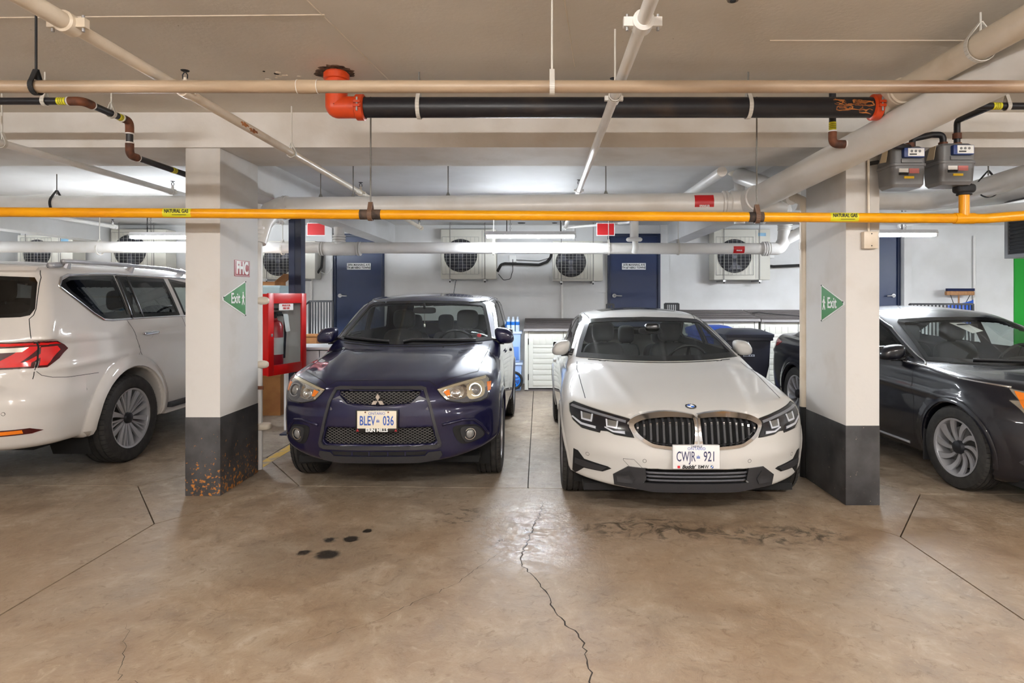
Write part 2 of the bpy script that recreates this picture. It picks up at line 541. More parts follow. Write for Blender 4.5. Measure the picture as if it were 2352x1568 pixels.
# the wandering crack across the aisle slab, and two fainter ones
def crack(pts, w, seed):
    rnd = random.Random(seed)
    P = []
    for i in range(len(pts) - 1):
        a, b = Vector(pts[i]), Vector(pts[i + 1])
        n = max(2, int((b - a).length / 0.03))
        for k in range(n):
            p = a.lerp(b, k / n)
            P.append(p + Vector((rnd.uniform(-1, 1), rnd.uniform(-1, 1))) * 0.011)
    v, f = [], []
    for i, p in enumerate(P):
        ww = w * rnd.uniform(0.4, 1.0) * min(1, (i + 1) / 6, (len(P) - i) / 6)
        v += [(p.x - ww, p.y, 0.0006), (p.x + ww, p.y + ww * .3, 0.0006)]
        if i: f.append((2 * i - 2, 2 * i - 1, 2 * i + 1, 2 * i))
    return obj('crack', v, f, M_joint, floor, world=True)
crack([(.03, 4.75), (.006, 4.5), (-.06, 4.1), (-.11, 3.72), (-.09, 3.62), (.005, 3.4), (.06, 3.2), (.08, 3.1), (.2, 2.83), (.215, 2.6), (.2, 2.3)], 0.0042, 1)
crack([(-.2, 3.9), (-.45, 3.4), (-.8, 3.0), (-1.2, 2.75)], 0.002, 2)
crack([(-1.95, 3.0), (-1.7, 2.55), (-1.2, 2.45)], 0.0015, 4)
# painted yellow bay line
ln = G().box(-2.60, -2.50, 5.72, 8.2, 0.0, 0.0012).build('bay_line', mat('worn_yellow_line', (206, 164, 40), 0.6, col2=(160, 140, 104), nscale=9, nlo=0.5, nhi=0.62), floor)

ceil = mbox('ceiling', MC, None, -9.2, 9.2, -6.2, BEAM0 + .02, ZC, ZC + 0.2)
tag(ceil, 'beige painted concrete ceiling slab over the drive aisle', 'ceiling', kind='structure')
mbox('bay_ceiling', M_white, ceil, -9.2, 9.2, BEAM1 - .02, 11.4, ZR, ZR + 0.3)
# formwork ridges left in the soffit
for (a, b) in (((-4.6, 3.25), (-1.08, 3.18)), ((-1.12, 2.95), (-0.98, 4.2)), ((1.28, 3.5), (2.6, 3.5)), ((0.12, 3.0), (0.22, 3.9)), ((-9, 1.2), (9, 1.2))):
    a = Vector((*a, ZC - .001)); b = Vector((*b, ZC - .001)); t = (b - a).normalized(); n = Vector((-t.y, t.x, 0)) * 0.0035
    dn = Vector((0, 0, -0.004))
    obj('formwork_ridge', [a - n, a + n, a + dn, b - n, b + n, b + dn], [(0, 1, 4, 3), (1, 2, 5, 4), (2, 0, 3, 5), (0, 2, 1), (3, 4, 5)], M_cream, ceil, world=True)
# broken concrete round the drain hole
rnd = random.Random(3)
v = []; n = 36
for k in range(n):
    a = 2 * PI * k / n; r = 0.105 + rnd.uniform(-.012, .02) + (.05 * math.exp(-((a - 2.7) / .5) ** 2))
    v.append((-1.283 + r * math.cos(a), 4.0 + r * math.sin(a) * 1.1, ZC - .003))
for k in range(n): v.append((v[k][0], v[k][1], ZC + .001))
G().add(v, [tuple(range(n))] + [(k, (k + 1) % n, (k + 1) % n + n, k + n) for k in range(n)]).build('broken_rim', mat('broken_concrete', (120, 100, 82), 0.95, col2=(44, 35, 30), nscale=26), ceil)
for k in range(16):
    x, y, r = -1.283 - rnd.uniform(.12, .5), 4.0 + rnd.uniform(-.05, .32), rnd.uniform(.006, .02)
    G().lathe([(0.0005, -.006), (r, -.003), (r, .001)], (x, y, ZC), 'z', 7).build('paint_flake', M_cream if k % 4 else M_joint, ceil)

wb = mbox('wall_back', M_white, None, -9.2, 9.2, WALLY, WALLY + .2, -.2, 3.1)
tag(wb, 'white painted concrete wall behind the parking bays', 'wall', kind='structure')
for nm, a in (('wall_left', (-9.4, -9.2, -6.2, 11.4)), ('wall_right', (9.2, 9.4, -6.2, 11.4)), ('wall_front', (-9.4, 9.4, -6.4, -6.2))):
    w = mbox(nm, M_white, None, a[0], a[1], a[2], a[3], -.2, 3.17)
    tag(w, 'white concrete garage wall, ' + nm.split('_')[1] + ' side of the aisle', 'wall', kind='structure')
# cross beam over the columns and the beams running back to the wall
bm_ = mbox('cross_beam', M_beam, None, -9.2, 9.2, BEAM0, BEAM1, ZB, ZC + .1)
tag(bm_, 'long white concrete cross beam resting on the two square columns', 'beam', kind='structure')
for k, x in enumerate((-7.6, -2.7, 2.42, 9.03)):
    b = mbox('bay_beam', M_white, None, x - .15, x + .15, BEAM1, WALLY, 2.49, ZR + .05)
    tag(b, ('white bay beam beyond the white SUV', 'white bay beam running back behind the left square column', 'white bay beam running back behind the right square column', 'white bay beam beyond the black sedan')[k], 'beam', kind='structure', group='beams between the parking bays')

# ------------------------------------------------------------------ columns with their signs
def column(x0, x1, y0, y1, label, rust, zs):
    t = thing('column', label, 'column', ((x0 + x1) / 2, (y0 + y1) / 2, 0), kind='structure')
    mbox('shaft', M_col, t, x0, x1, y0, y1, 0, ZB, 0.006)
    mbox('painted_base', base_paint(rust), t, x0 - .002, x1 + .002, y0 - .002, y1 + .002, 0, zs, 0.006)
    return t
colL = column(-2.745, -2.475, 4.90, 5.56, 'white square column with rust flecked black base and red fire hose sign', True, .612)
colR = column(2.275, 2.525, 4.68, 5.38, 'white square column with clean black base and grey junction box', False, .592)

def exit_sign(side):
    if side == 'L':
        x, tip, tail, z = -2.475, 4.93, 5.325, 1.53
        t = thing('exit_sign', 'green triangular exit sign on the left column, pointing left', 'sign', (x, 5.13, z - .15), group='triangular exit signs')
        d, f, o = 1, 'right', 1
    else:
        x, tip, tail, z = 2.275, 4.70, 5.085, 1.495
        t = thing('exit_sign', 'green triangular exit sign on the right column, pointing right', 'sign', (x, 4.9, z - .15), group='triangular exit signs')
        d, f, o = -1, 'left', -1
    tri = [(tail, z - .152), (tail, z + .152), (tip, z + .012), (tip, z - .012)]
    G().prism(tri, 'yz', x, x + d * .003).build('border', M_plate, t)
    c = ((tail * 2 + tip) / 3, z)
    tri2 = [(c[0] + (p[0] - c[0]) * .92, c[1] + (p[1] - c[1]) * .90) for p in tri]
    G().prism(tri2, 'yz', x + d * .002, x + d * .0045).build('panel', M_green, t)
    w = tail - tip
    lettering('lettering', 'Exit', .118, (x + d * .0048, tail - .185 if side == 'L' else tail - .19, z), f, M_plate, t, 0.84, bold=.0022)
    # walking figure
    px = tail - .055
    g = G()
    g.lathe([(0.0001, 0), (.0095, 0), (.0095, .001), (.0001, .001)], (x + d * .0046, px, z + .048), 'x', 12)
    def limb(a, b, w=.006):
        a = Vector(a); b = Vector(b); n = Vector((-(b - a).y, (b - a).x)).normalized() * w
        g.prism([(px + q.x, z + q.y) for q in (a + n, b + n, b - n, a - n)], 'yz', x + d * .0040, x + d * (.0052 + .0002 * len(g.f) / 6))
    limb((0, .036), (0, -.005), .010); limb((0, -.002), (-.02, -.052)); limb((0, -.002), (.018, -.052)); limb((0, .032), (-.024, 0), .004); limb((0, .032), (.024, .004), .004)
    g.build('walking_figure', M_plate, t)
    for p in (tri[0], tri[1], tri[2]):
        q = (c[0] + (p[0] - c[0]) * .93, c[1] + (p[1] - c[1]) * .93)
        G().lathe([(.0001, d * .004), (.007, d * .004), (.005, d * .007), (.0001, d * .008)], (x, q[0], q[1]), 'x', 8).build('screw', M_dark, t)
exit_sign('L'); exit_sign('R')
t = thing('fire_hose_sign', 'small dark red FHC sign above the left exit sign', 'sign', (-2.475, 5.26, 1.71))
G().bbox(-2.4755, -2.472, 5.127, 5.397, 1.713, 1.847, .0015).build('panel', mat('dark_red_sign', (150, 26, 34), 0.45), t)
for a in ((5.135, 5.389, 1.719, 1.722), (5.135, 5.389, 1.838, 1.841), (5.135, 5.138, 1.722, 1.838), (5.386, 5.389, 1.722, 1.838)): mbox('border_line', M_plate, t, -2.4722, -2.4714, *a)
lettering('lettering', 'FHC', .142, (-2.4715, 5.262, 1.78), 'right', M_plate, t, 0.80, bold=.0055)
t = thing('junction_box', 'pale square junction box with conduit on the right column', 'junction box', (2.44, 4.68, 1.93))
mbox('box', M_cream, t, 2.385, 2.49, 4.63, 4.68, 1.90, 2.025, .006)
mtube('conduit', M_cream, t, [(2.43, 4.655, 2.02), (2.43, 4.655, 2.70)], .009, 10)
for z in (1.92, 2.008): G().lathe([(.0001, -.006), (.004, -.004), (.004, .002)], (2.44, 4.63, z), 'y', 8).build('screw', M_dark, t)

# ------------------------------------------------------------------ doors in the back wall
def door(n, x0, x1, label, hinge, plate=None):
    """blue steel door on a raised landing"""
    t = thing('door_%d' % n, label, 'door', ((x0 + x1) / 2, WALLY, .52), kind='structure')
    y = WALLY
    for nm, a in (('jamb', (x0, x0 + .05, .52, 2.655)), ('jamb', (x1 - .05, x1, .52, 2.655)), ('door_head', (x0 + .05, x1 - .05, 2.605, 2.655))):
        mbox(nm, M_navydk, t, a[0], a[1], y - .05, y + .03, a[2], a[3], .006)
    mbox('leaf', M_navy, t, x0 + .05, x1 - .05, y - .02, y + .02, .53, 2.605)
    hx = x0 + .12 if hinge == 'r' else x1 - .12
    s = 1 if hinge == 'r' else -1
    g = G(); g.lathe([(.0001, -.03), (.034, -.028), (.036, -.02), (.036, .0)], (hx, y - .02, 1.56), 'y', 16)
    g.tube([(hx, y - .03, 1.56), (hx, y - .07, 1.56), (hx + s * .13, y - .07, 1.555)], .011, 10, .015)
    g.build('handle', M_steel, t)
    if plate:
        w = x1 - x0; cx = (x0 + x1) / 2
        p = mbox('name_plate', M_plate, t, cx - .21, cx + .21, y - .024, y - .02, 2.02, 2.135, .002)
        lettering('lettering', plate, .052, (cx, y - .0245, 2.078), 'front', M_print, p, .82, bold=.0016, space=.95)
    return t
door(1, -3.64, -2.74, 'navy steel door reading 209A, behind the dark hatchback', 'r', '209A MANNING AVE\nTH #8 NERO TOWNS')
door(2, 1.213, 2.147, 'navy steel door reading 207B, behind the white sedan', 'r', '207B MANNING AVE\nTH #7 NERO TOWNS')
door(3, 5.49, 6.39, 'navy steel door seen just past the right column', 'l')
trim_n = 0
for x0, x1, d in ((-3.76, -3.64, .10), (6.40, 6.53, .14), (2.147, 2.30, .04)):
    trim_n += 1
    p = mbox('trim_%d' % trim_n, M_white, None, x0, x1, WALLY - d, WALLY, 0, ZR)
    tag(p, ('narrow white wall pier beside the door reading 209A', 'narrow white wall pier beside the door past the right column', 'narrow white wall pier beside the door reading 207B')[trim_n - 1], 'pier', kind='structure')
g = mbox('wall_panel', mat('bright_green_paint', (8, 150, 36), 0.6), None, 8.42, 9.15, WALLY - .02, WALLY, .0, 2.45)
tag(g, 'bright green painted panel at the far right of the back wall', 'panel', kind='structure')
# landings in front of the raised doors
for k, (x0, x1) in enumerate(((-3.95, -2.6), (1.05, 2.35), (5.3, 7.0))):
    s = mbox('landing', M_white, None, x0, x1, 9.95, WALLY, 0, .52, .01)
    tag(s, ('concrete landing below the door reading 209A', 'concrete landing below the door reading 207B', 'concrete landing below the door past the right column')[k], 'landing', kind='structure')

M_rail = mat('black_railing', (28, 28, 32), 0.45)
def railing(x0, x1, y, z0, z1, label, slope=0.0, n=8):
    t = thing('railing', label, 'railing', ((x0 + x1) / 2, y, z0), group='black landing railings')
    mbox('top_rail', M_rail, t, x0, x1, y - .02, y + .02, z1 - .03, z1)
    mbox('bottom_rail', M_rail, t, x0, x1, y - .015, y + .015, z0 + .06, z0 + .09)
    for k in range(n + 1):
        x = x0 + (x1 - x0) * k / n
        w = .016 if k in (0, n) else .008
        mbox('baluster', M_rail, t, x - w, x + w, y - w, y + w, z0, z1 - .01)
    if slope:
        mtube('end_rail', M_rail, t, [(x0, y, z1 - .015), (x0 - .09, y - .12, z1 - .12), (x0 - .09, y - .12, z1 - .5)], .016, 8)
    return t
railing(-3.62, -3.26, 9.97, .52, 1.485, 'black metal railing with thin bars beside the red cabinet', 1, 8)
railing(1.075, 1.175, 9.97, .52, 1.435, 'black railing end just left of the door reading 207B', 0, 2)
railing(1.99, 2.2, 9.97, .52, 1.445, 'black railing with bars just right of the door reading 207B', 0, 7)
railing(5.86, 6.85, 9.97, .52, 1.44, 'black railing behind the black sedan below the broom', 0, 17)

# ------------------------------------------------------------------ pipes
def ringset(g, p, axis, r, n=2, w=.022, gap=.03):
    """raised socket rings round a pipe at p, along axis (unit Vector)"""
    a = Vector(axis).normalized()
    for k in range(n):
        c = Vector(p) + a * (k * gap)
        g.tube([c - a * w / 2, c - a * w * .3, c + a * w * .3, c + a * w / 2], [r * 1.02, r * 1.12, r * 1.12, r * 1.02], 24)
    return g

def hanger(parent, x, y, z, r, top, m_rod=None, m_ring=None, axis='x', ring=True, w=.012):
    """threaded rod from the soffit to a clevis loop round a pipe centred at z"""
    h = mtube('hanger_rod', m_rod or M_rod, parent, [(x, y, z + r * 1.1), (x, y, top)], .0055, 8)
    if ring:
        g = G()
        N = 18
        pts = []
        for k in range(N + 1):
            a = -PI * .5 - PI * .72 + (PI * 1.44) * k / N
            pts.append((math.cos(a) * (r + .004), math.sin(a) * (r + .004)))
        pts = [(0, r + .05)] + pts + [(0, r + .05)]
        poly = pts
        for i in range(len(poly) - 1):
            (a0, b0), (a1, b1) = poly[i], poly[i + 1]
            if axis == 'x':
                v = [(x - w, y + a0, z + b0), (x + w, y + a0, z + b0), (x + w, y + a1, z + b1), (x - w, y + a1, z + b1)]
                l = math.hypot(a1 - a0, b1 - b0) or 1
                nx, nz = -(b1 - b0) / l * .005, (a1 - a0) / l * .005
                v += [(p[0], p[1] - nx, p[2] - nz) for p in v]
            else:
                v = [(x + a0, y - w, z + b0), (x + a0, y + w, z + b0), (x + a1, y + w, z + b1), (x + a1, y - w, z + b1)]
                l = math.hypot(a1 - a0, b1 - b0) or 1
                nx, nz = -(b1 - b0) / l * .005, (a1 - a0) / l * .005
                v += [(p[0] - nx, p[1], p[2] - nz) for p in v]
            g.add(v, [(0, 1, 2, 3), (7, 6, 5, 4), (0, 4, 5, 1), (1, 5, 6, 2), (2, 6, 7, 3), (3, 7, 4, 0)])
        g.build('hanger_loop', m_ring or M_strap, h, auto=.5)
    return h

# brown sprinkler main, nearest pipe, right across the picture
t = thing('sprinkler_main', 'mottled tan sprinkler main crossing the whole view near the ceiling', 'pipe', (0, 3.0, 2.51))
zt = 2.545
mtube('pipe', M_tanpipe, t, [(-4.2, 3.0, zt), (4.2, 3.0, zt)], .0295, 28)
g = G(); g.tube([(-1.145, 3, zt), (-1.05, 3, zt)], .0325, 28); g.build('coupling', M_tanpipe, t, auto=.6)
for x in (-1.05, -1.146): G().torus((x, 3, zt), .0325, .0018, 'x', 28, 6).build('sealant_ring', M_pvc, t, auto=3)
hanger(t, -2.39, 3.0, zt, .031, ZC, M_dark, M_dark)
hanger(t, .062, 3.0, zt, .031, ZC, M_strap, M_strap)

# black drain pipe with orange couplings, turning into the white pipe that runs to the aisle
t = thing('drain_pipe', 'thick black drain pipe with orange elbow coming out of the ceiling', 'pipe', (.5, 4.0, 2.67))
zd, r = 2.745, .064
mtube('pipe', M_black, t, [(-1.12, 4, zd), (2.16, 4, zd)], r, 28)
G().tube([(-1.283, 4, ZC + .02), (-1.283, 4, zd + .02), (-1.283, 4, zd), (-1.1, 4, zd)], r * 1.06, 24, .13).build('elbow', M_orange, t, auto=.9)
g = G(); g.tube([(-1.283, 4, ZC - .055), (-1.283, 4, ZC - .05), (-1.283, 4, ZC - .015), (-1.283, 4, ZC - .01)], [r * 1.08, r * 1.25, r * 1.25, r * 1.08], 24); g.build('coupling', M_orange, t)
for x in (-1.13, 2.13):
    g = G(); g.tube([(x - .03, 4, zd), (x - .022, 4, zd), (x + .022, 4, zd), (x + .03, 4, zd)], [r * 1.08, r * 1.27, r * 1.27, r * 1.08], 28)
    g.box(x - .02, x + .02, 4 - r * 1.5, 4 - r * 1.1, zd + .005, zd + .02).box(x - .02, x + .02, 4 - r * 1.5, 4 - r * 1.1, zd - .02, zd - .005)
    c = g.build('coupling', M_orange, t)
    G().tube([(x, 4 - r * 1.38, zd - .045), (x, 4 - r * 1.38, zd + .04)], .006, 8).build('bolt', M_steel, c)
for x in (-.76, 1.325): hanger(t, x, 4, zd, r, ZC, M_rod, M_strap)
rnd = random.Random(11)
for k in range(10):
    a = 1.84 + rnd.uniform(0, .17); b = rnd.uniform(2.5, 4.0); l = rnd.uniform(.05, .11)
    v = []
    for q in range(5):
        for s in (0, 1):
            bb = b + (s - .5) * .45 + rnd.uniform(-.1, .1)
            v.append((a + l * q / 4 + rnd.uniform(-.006, .006), 4 + (r + .001) * math.cos(bb), zd + (r + .001) * math.sin(bb)))
    G().add(v, [(2 * q, 2 * q + 1, 2 * q + 3, 2 * q + 2) for q in range(4)]).build('rust_blotch', M_rust2, t, auto=3)

t = thing('waste_pipe', 'white waste pipe running from the orange coupling towards the viewer, top right', 'pipe', (2.25, 3, 2.7))
zw = 2.80
G().tube([(2.14, 4, zd), (2.21, 4.0, zw - .01), (2.21, 3.9, zw), (2.21, -1.5, zw)], .068, 24, .06).build('pipe', M_cream, t, auto=.9)
ringset(G(), (2.21, 3.84, zw), (0, 1, 0), .07, 2).build('socket', M_cream, t)
hanger(t, 2.21, 3.16, zw, .07, ZC, M_strap, M_strap, 'y')

# large white drain: across behind the gas pipe, then a wye towards the viewer
t = thing('white_drain', 'large white drain pipe crossing behind the yellow gas pipe and rising to the right', 'pipe', (0, 5.8, 2.2))
A = Vector((-2.43, 6.1, 2.405)); B = Vector((1.90, 5.75, 2.395)); C = Vector((2.36, 3.38, 2.68)); D = C + (C - B) * 1.6
G().tube([A, B], .10, 28).build('pipe', M_pvc, t, auto=.9)
G().tube([B + (C - B).normalized() * .05, D], .108, 28).build('riser', M_pvc, t, auto=.9)
ab = (B - A).normalized(); bc = (C - B).normalized()
G().tube([B - ab * .16, B - ab * .15, B - ab * .02, B + bc * .02, B + bc * .13, B + bc * .14], [.104, .114, .118, .12, .12, .108], 28, None).build('elbow', M_pvc, t, auto=.6)
ringset(G(), B - ab * .19, -ab, .103, 2).build('socket', M_pvc, t)
ringset(G(), B + bc * .14, bc, .108, 2).build('socket', M_pvc, t)
G().tube([B, B + ab * .2 + Vector((0, 0, -.02)), B + Vector((.34, .1, -.02))], .075, 20, .06).build('branch', M_pvc, t, auto=.9)
# left end turns down beside the column
G().tube([A, A + Vector((-.05, -.03, 0)), Vector((-2.515, 5.92, 2.34)), Vector((-2.51, 5.73, 2.2)), Vector((-2.505, 5.66, 2.02))], [.10, .10, .095, .08, .055], 24).build('elbow', M_pvc, t, auto=.9)
ringset(G(), A + Vector((.0, 0, 0)), -ab, .103, 2).build('socket', M_pvc, t)
seam_y = C + (D - C) * .0
G().torus(tuple(C + bc * .0), .1055, .0015, 'x', 24, 5)
for x in (-2.1, -1.78, -.86, .62):
    p = A + (B - A) * ((x - A.x) / (B.x - A.x))
    hanger(t, p.x, p.y, p.z, .1, BEAM1 and ZR if p.y > BEAM1 else ZB, M_rod, M_rod, ring=False)
    G().tube([(p.x, p.y, p.z + .095), (p.x, p.y, p.z + .13)], [.022, .008], 10).build('hanger_nut', M_rod, t)
for tt in (.27, ):
    p = B + (C - B) * tt
def pipe_label(parent, p, t, r, w, colr, txt, name='pipe_label', ang0=-2.45, ang1=-.75, txtm=None, ts=.03, ta=0.0):
    """band of sticker wrapped on the viewer's side of a pipe running along t"""
    v, f = [], []
    N = 12; p = Vector(p); t = Vector(t).normalized()
    for k in range(N + 1):
        a = ang0 + (ang1 - ang0) * k / N
        for s in (-.5, .5):
            v.append(p + t * (s * w) + Vector((0, math.sin(a), math.cos(a))) * (r + .002))
        if k: f.append((2 * k - 2, 2 * k - 1, 2 * k + 1, 2 * k))
    o = obj(name, v, f, colr, parent, True, True)
    R = Matrix((( t.x, 0, -t.y, 0), (t.y, 0, t.x, 0), (t.z, 1, 0, 0), (0, 0, 0, 1)))
    R = Matrix(((t.x, 0, t.y, 0), (t.y, 0, -t.x, 0), (t.z, 1, 0, 0), (0, 0, 0, 1)))
    if txt: lettering('lettering', txt, ts, (p.x, p.y - r - .0025, p.z + ta), R, txtm or M_print, o, .72, bold=.0008)
    return o
p = A + (B - A) * ((1.49 - A.x) / (B.x - A.x))
pipe_label(t, p, B - A, .1, .17, M_redsign, 'SPRINKLER', ang0=-2.0, ang1=-.85, txtm=M_plate, ts=.026, ta=-.035)

# the yellow gas pipe
t = thing('gas_pipe', 'yellow gas pipe crossing the whole view in front of both columns', 'pipe', (0, 4.5, 2.05))
def gz(x): return 2.149 - (x + 3.8) / 7.0 * .046
G().tube([(-4.1, 4.5, gz(-4.1)), (3.18, 4.5, gz(3.18)), (3.6, 4.33, gz(3.2) + .02), (4.3, 4.05, 2.16)], .0345, 24, .1).build('pipe', M_gas, t, auto=.9)
G().tube([(3.03, 4.5, gz(3.03)), (3.03, 4.5, 2.30)], .034, 20).build('tee_branch', M_gas, t, auto=.9)
G().tube([(2.96, 4.5, gz(3)), (3.10, 4.5, gz(3))], .039, 20).build('tee', M_gas, t, auto=.9)
for x, x0, x1 in ((-1.2, -.075, .075), (1.552, -.06, .045)):
    g = G().tube([(x + x0, 4.5, gz(x)), (x + x1, 4.5, gz(x))], .0362, 24)
    g.build('rubber_sleeve', mat('worn_sleeve', (52, 44, 40), 0.8, col2=(96, 78, 66), nscale=14), t)
    hanger(t, x, 4.5, gz(x), .037, ZC, M_rod, M_brown, w=.016)
pipe_label(t, (-2.566, 4.5, gz(-2.57)), (7, 0, -.046), .0345, .2, M_tape, 'NATURAL GAS', ts=.036, ang0=-2.5, ang1=-.5, ta=.010)
pipe_label(t, (2.165, 4.5, gz(2.17)), (7, 0, -.046), .0345, .2, M_tape, 'NATURAL GAS', ts=.036, ang0=-2.5, ang1=-.5, ta=.010)
for x in (-2.566, 2.165):
    G().box(x - .03, x + .07, 4.5 - .0372, 4.5 - .0366, gz(x) - .017, gz(x) - .0135).build('small_print', M_print, t)

# lower white drain at the back of the bays
t = thing('back_drain', 'white drain pipe hung low across the back of the bays, lit by the lamp', 'pipe', (0, 8.6, 2.1))
z5, y5, r5 = 2.197, 8.62, .077
mtube('pipe', M_pvc, t, [(-9.15, y5, z5 + .03), (3.17, y5, z5)], r5, 24)
g = G().tube([(-2.93, y5, z5), (-2.90, y5, z5), (-2.52, y5, z5), (-2.49, y5, z5)], [.08, .092, .092, .08], 24); g.build('tee', M_pvc, t)
ringset(G(), (-2.95, y5, z5), (-1, 0, 0), .085, 2).build('socket', M_pvc, t)
ringset(G(), (-2.47, y5, z5), (1, 0, 0), .085, 2).build('socket', M_pvc, t)
G().tube([(-2.73, y5, z5), (-2.73, y5, 2.49)], .07, 20).build('stack', M_pvc, t, auto=.9)
ringset(G(), (-2.73, y5, 2.30), (0, 0, 1), .078, 3, .03, .035).build('socket', M_pvc, t)
G().tube([(3.15, y5, z5), (3.28, y5, z5), (3.34, y5, z5 + .1), (3.36, y5, z5 + .28), (3.36, y5, ZR)], .085, 20, .08).build('elbow', M_pvc, t, auto=.9)
ringset(G(), (3.12, y5, z5), (-1, 0, 0), .088, 3).build('socket', M_pvc, t)
ringset(G(), (3.36, y5, z5 + .26), (0, 0, 1), .088, 3).build('socket', M_pvc, t)
G().tube([(3.36, y5, z5 + .12), (3.62, y5 - .1, z5 + .26), (4.1, y5 - .3, z5 + .33)], .075, 20, .08).build('branch', M_pvc, t, auto=.9)
pipe_label(t, (2.71, y5, z5), (1, 0, -.0024), r5, .15, M_redsign, 'SPRINKLER', ang0=-2.5, ang1=-1.2, txtm=M_plate, ts=.022, ta=-.03)
for x in (-6.0, -3.5, -.62, .95, 1.9): hanger(t, x, y5, z5, r5, ZR, M_strap, M_strap)
# cleanout drop by the middle of the bay
t = thing('drain_drop', 'white vertical drain stub with round collar in front of the door reading 207B', 'pipe', (1.27, 8.42, 2.08))
mtube('pipe', M_pvc, t, [(1.27, 8.42, 2.30), (1.27, 8.42, ZR)], .058, 20)
G().torus((1.27, 8.42, 2.305), .082, .026, 'z', 28, 10).build('collar', M_pvc, t, auto=3)
G().tube([(1.28, 8.42, 2.30), (1.29, 8.42, 2.2), (1.275, 8.45, 2.13)], .04, 16, .03).build('tail', M_pvc, t, auto=.9)

# left bay: white drain high up, hidden by the column at its right end
t = thing('bay_drain', 'white drain pipe high in the left bay above the white SUV', 'pipe', (-5.5, 6.5, 2.4))
mtube('pipe', M_pvc, t, [(-9.15, 6.52, 2.50), (-2.84, 6.52, 2.50)], .088, 24)
hanger(t, -4.98, 6.52, 2.50, .09, ZR, M_rod, M_dark)
# right bay: white drain bending towards the viewer
t = thing('bay_drain', 'white drain pipe in the right bay bending above the black sedan', 'pipe', (4, 6, 2.4))
G().tube([(2.57, 6.35, 2.50), (3.95, 6.35, 2.50), (3.98, 5.9, 2.51), (4.0, 5.0, 2.55), (4.0, 4.2, 2.58)], .088, 24, .2).build('pipe', M_pvc, t, auto=.9)
hanger(t, 4.0, 5.62, 2.525, .09, ZR, M_rod, M_dark, 'y')
G().tube([(2.57, 7.2, 2.44), (4.3, 7.2, 2.44), (5.2, 5.9, 2.42), (5.6, 5.2, 2.42)], .07, 20, .2).build('second_pipe', M_pvc, t, auto=.9)

# standpipe by the left column
t = thing('standpipe', 'white standpipe with stub elbows beside the left column', 'pipe', (-2.52, 5.68, 0))
xs, ys = -2.512, 5.66
G().tube([(xs, ys, 0), (xs, ys, 2.2), (xs - .01, ys + .15, 2.32)], .032, 16, .05).build('pipe', M_pvc, t, auto=.9)
for z, l in ((1.51, .085), (.94, .08)):
    g = G().tube([(xs, ys - .01, z), (xs + l - .03, ys - .01, z), (xs + l - .01, ys - .01, z), (xs + l + .006, ys - .01, z), (xs + l + .012, ys - .01, z)], [.036, .036, .032, .022, .008], 18)
    g.build('stub', M_cream, t, auto=.7)
ringset(G(), (xs, ys, 2.08), (0, 0, 1), .045, 3, .03, .04).build('socket', M_pvc, t)
G().sq((xs + .035, ys, .385), (.075, .06, .03), .5, .6).build('foot', M_cream, t, auto=3)
G().box(xs - .03, xs + .06, ys - .045, ys - .035, .72, .75).build('clamp', M_rust, t)
# downpipe by the right column
t = thing('downpipe', 'cream downpipe with black foot running down behind the right column', 'pipe', (2.285, 5.44, 0))
G().tube([(2.285, 5.432, .6), (2.285, 5.432, 2.36), (2.18, 5.75, 2.52), (1.98, 6.3, 2.76), (1.98, 6.5, ZR + .02)], .04, 16, .05).build('pipe', M_cream, t, auto=.9)
mtube('painted_foot', M_print, t, [(2.285, 5.432, 0), (2.285, 5.432, .602)], .0405, 16)
for z in (1.95, 2.18): G().tube([(2.285, 5.432, z), (2.285, 5.432, z + .06)], .0455, 16).build('socket', M_cream, t)
G().tube([(2.25, 5.58, 2.43), (2.18, 5.75, 2.52), (1.99, 6.28, 2.75)], .078, 20).build('sleeve', M_pvc, t, auto=.9)
t = thing('vent_stack', 'short white vertical vent pipe above the large drain joint', 'pipe', (2.06, 6.3, 2.3))
mtube('pipe', M_pvc, t, [(2.08, 6.55, 2.30), (2.08, 6.55, ZR)], .055, 18)
G().torus((2.08, 6.55, 2.33), .055, .012, 'z', 20, 8).build('collar', M_pvc, t, auto=3)

# black gas branch on the left
def black_run(label, pts, tapes, elbows, loc, hang=()):
    t = thing('gas_branch', label, 'pipe', loc)
    mtube('pipe', M_black, t, pts, .0225, 18, .045)
    for i in elbows:
        p = Vector(pts[i]); a = (Vector(pts[i - 1]) - p).normalized(); b = (Vector(pts[i + 1]) - p).normalized()
        G().tube([p + a * .085, p, p + b * .085], .0275, 18, .05).build('elbow', M_rust, t, auto=.9)
        for q in (a, b):
            G().tube([p + q * .083, p + q * .092], .0285, 18).build('sealant_ring', M_pvc, t)
    for (p, ax) in tapes:
        p = Vector(p); ax = Vector(ax)
        G().tube([p - ax * .028, p + ax * .028], .0235, 18).build('tape', M_tape, t, auto=.9)
        for k in (-.012, 0, .012): G().tube([p + ax * (k - .0012), p + ax * (k + .0012)], .0238, 18).build('tape_print', M_print, t)
    for (x, y, z, top, ax) in hang: hanger(t, x, y, z, .023, top, M_strap, M_strap, ax)
    return t
black_run('black gas pipe with yellow tape and rusty elbows above the white SUV', [(-4.4, 4.0, 2.785), (-2.892, 4.0, 2.785), (-2.892, 4.46, 2.785), (-2.892, 4.46, 2.545), (-2.892, 7.2, 2.545)],
          [((-3.02, 4, 2.785), (1, 0, 0)), ((-2.892, 4.36, 2.785), (0, 1, 0)), ((-2.892, 4.99, 2.545), (0, 1, 0))], (1, 2, 3), (-3, 4.2, 2.5), [(-3.13, 4.0, 2.785, ZC, 'x'), (-2.892, 4.27, 2.785, ZC, 'y')])
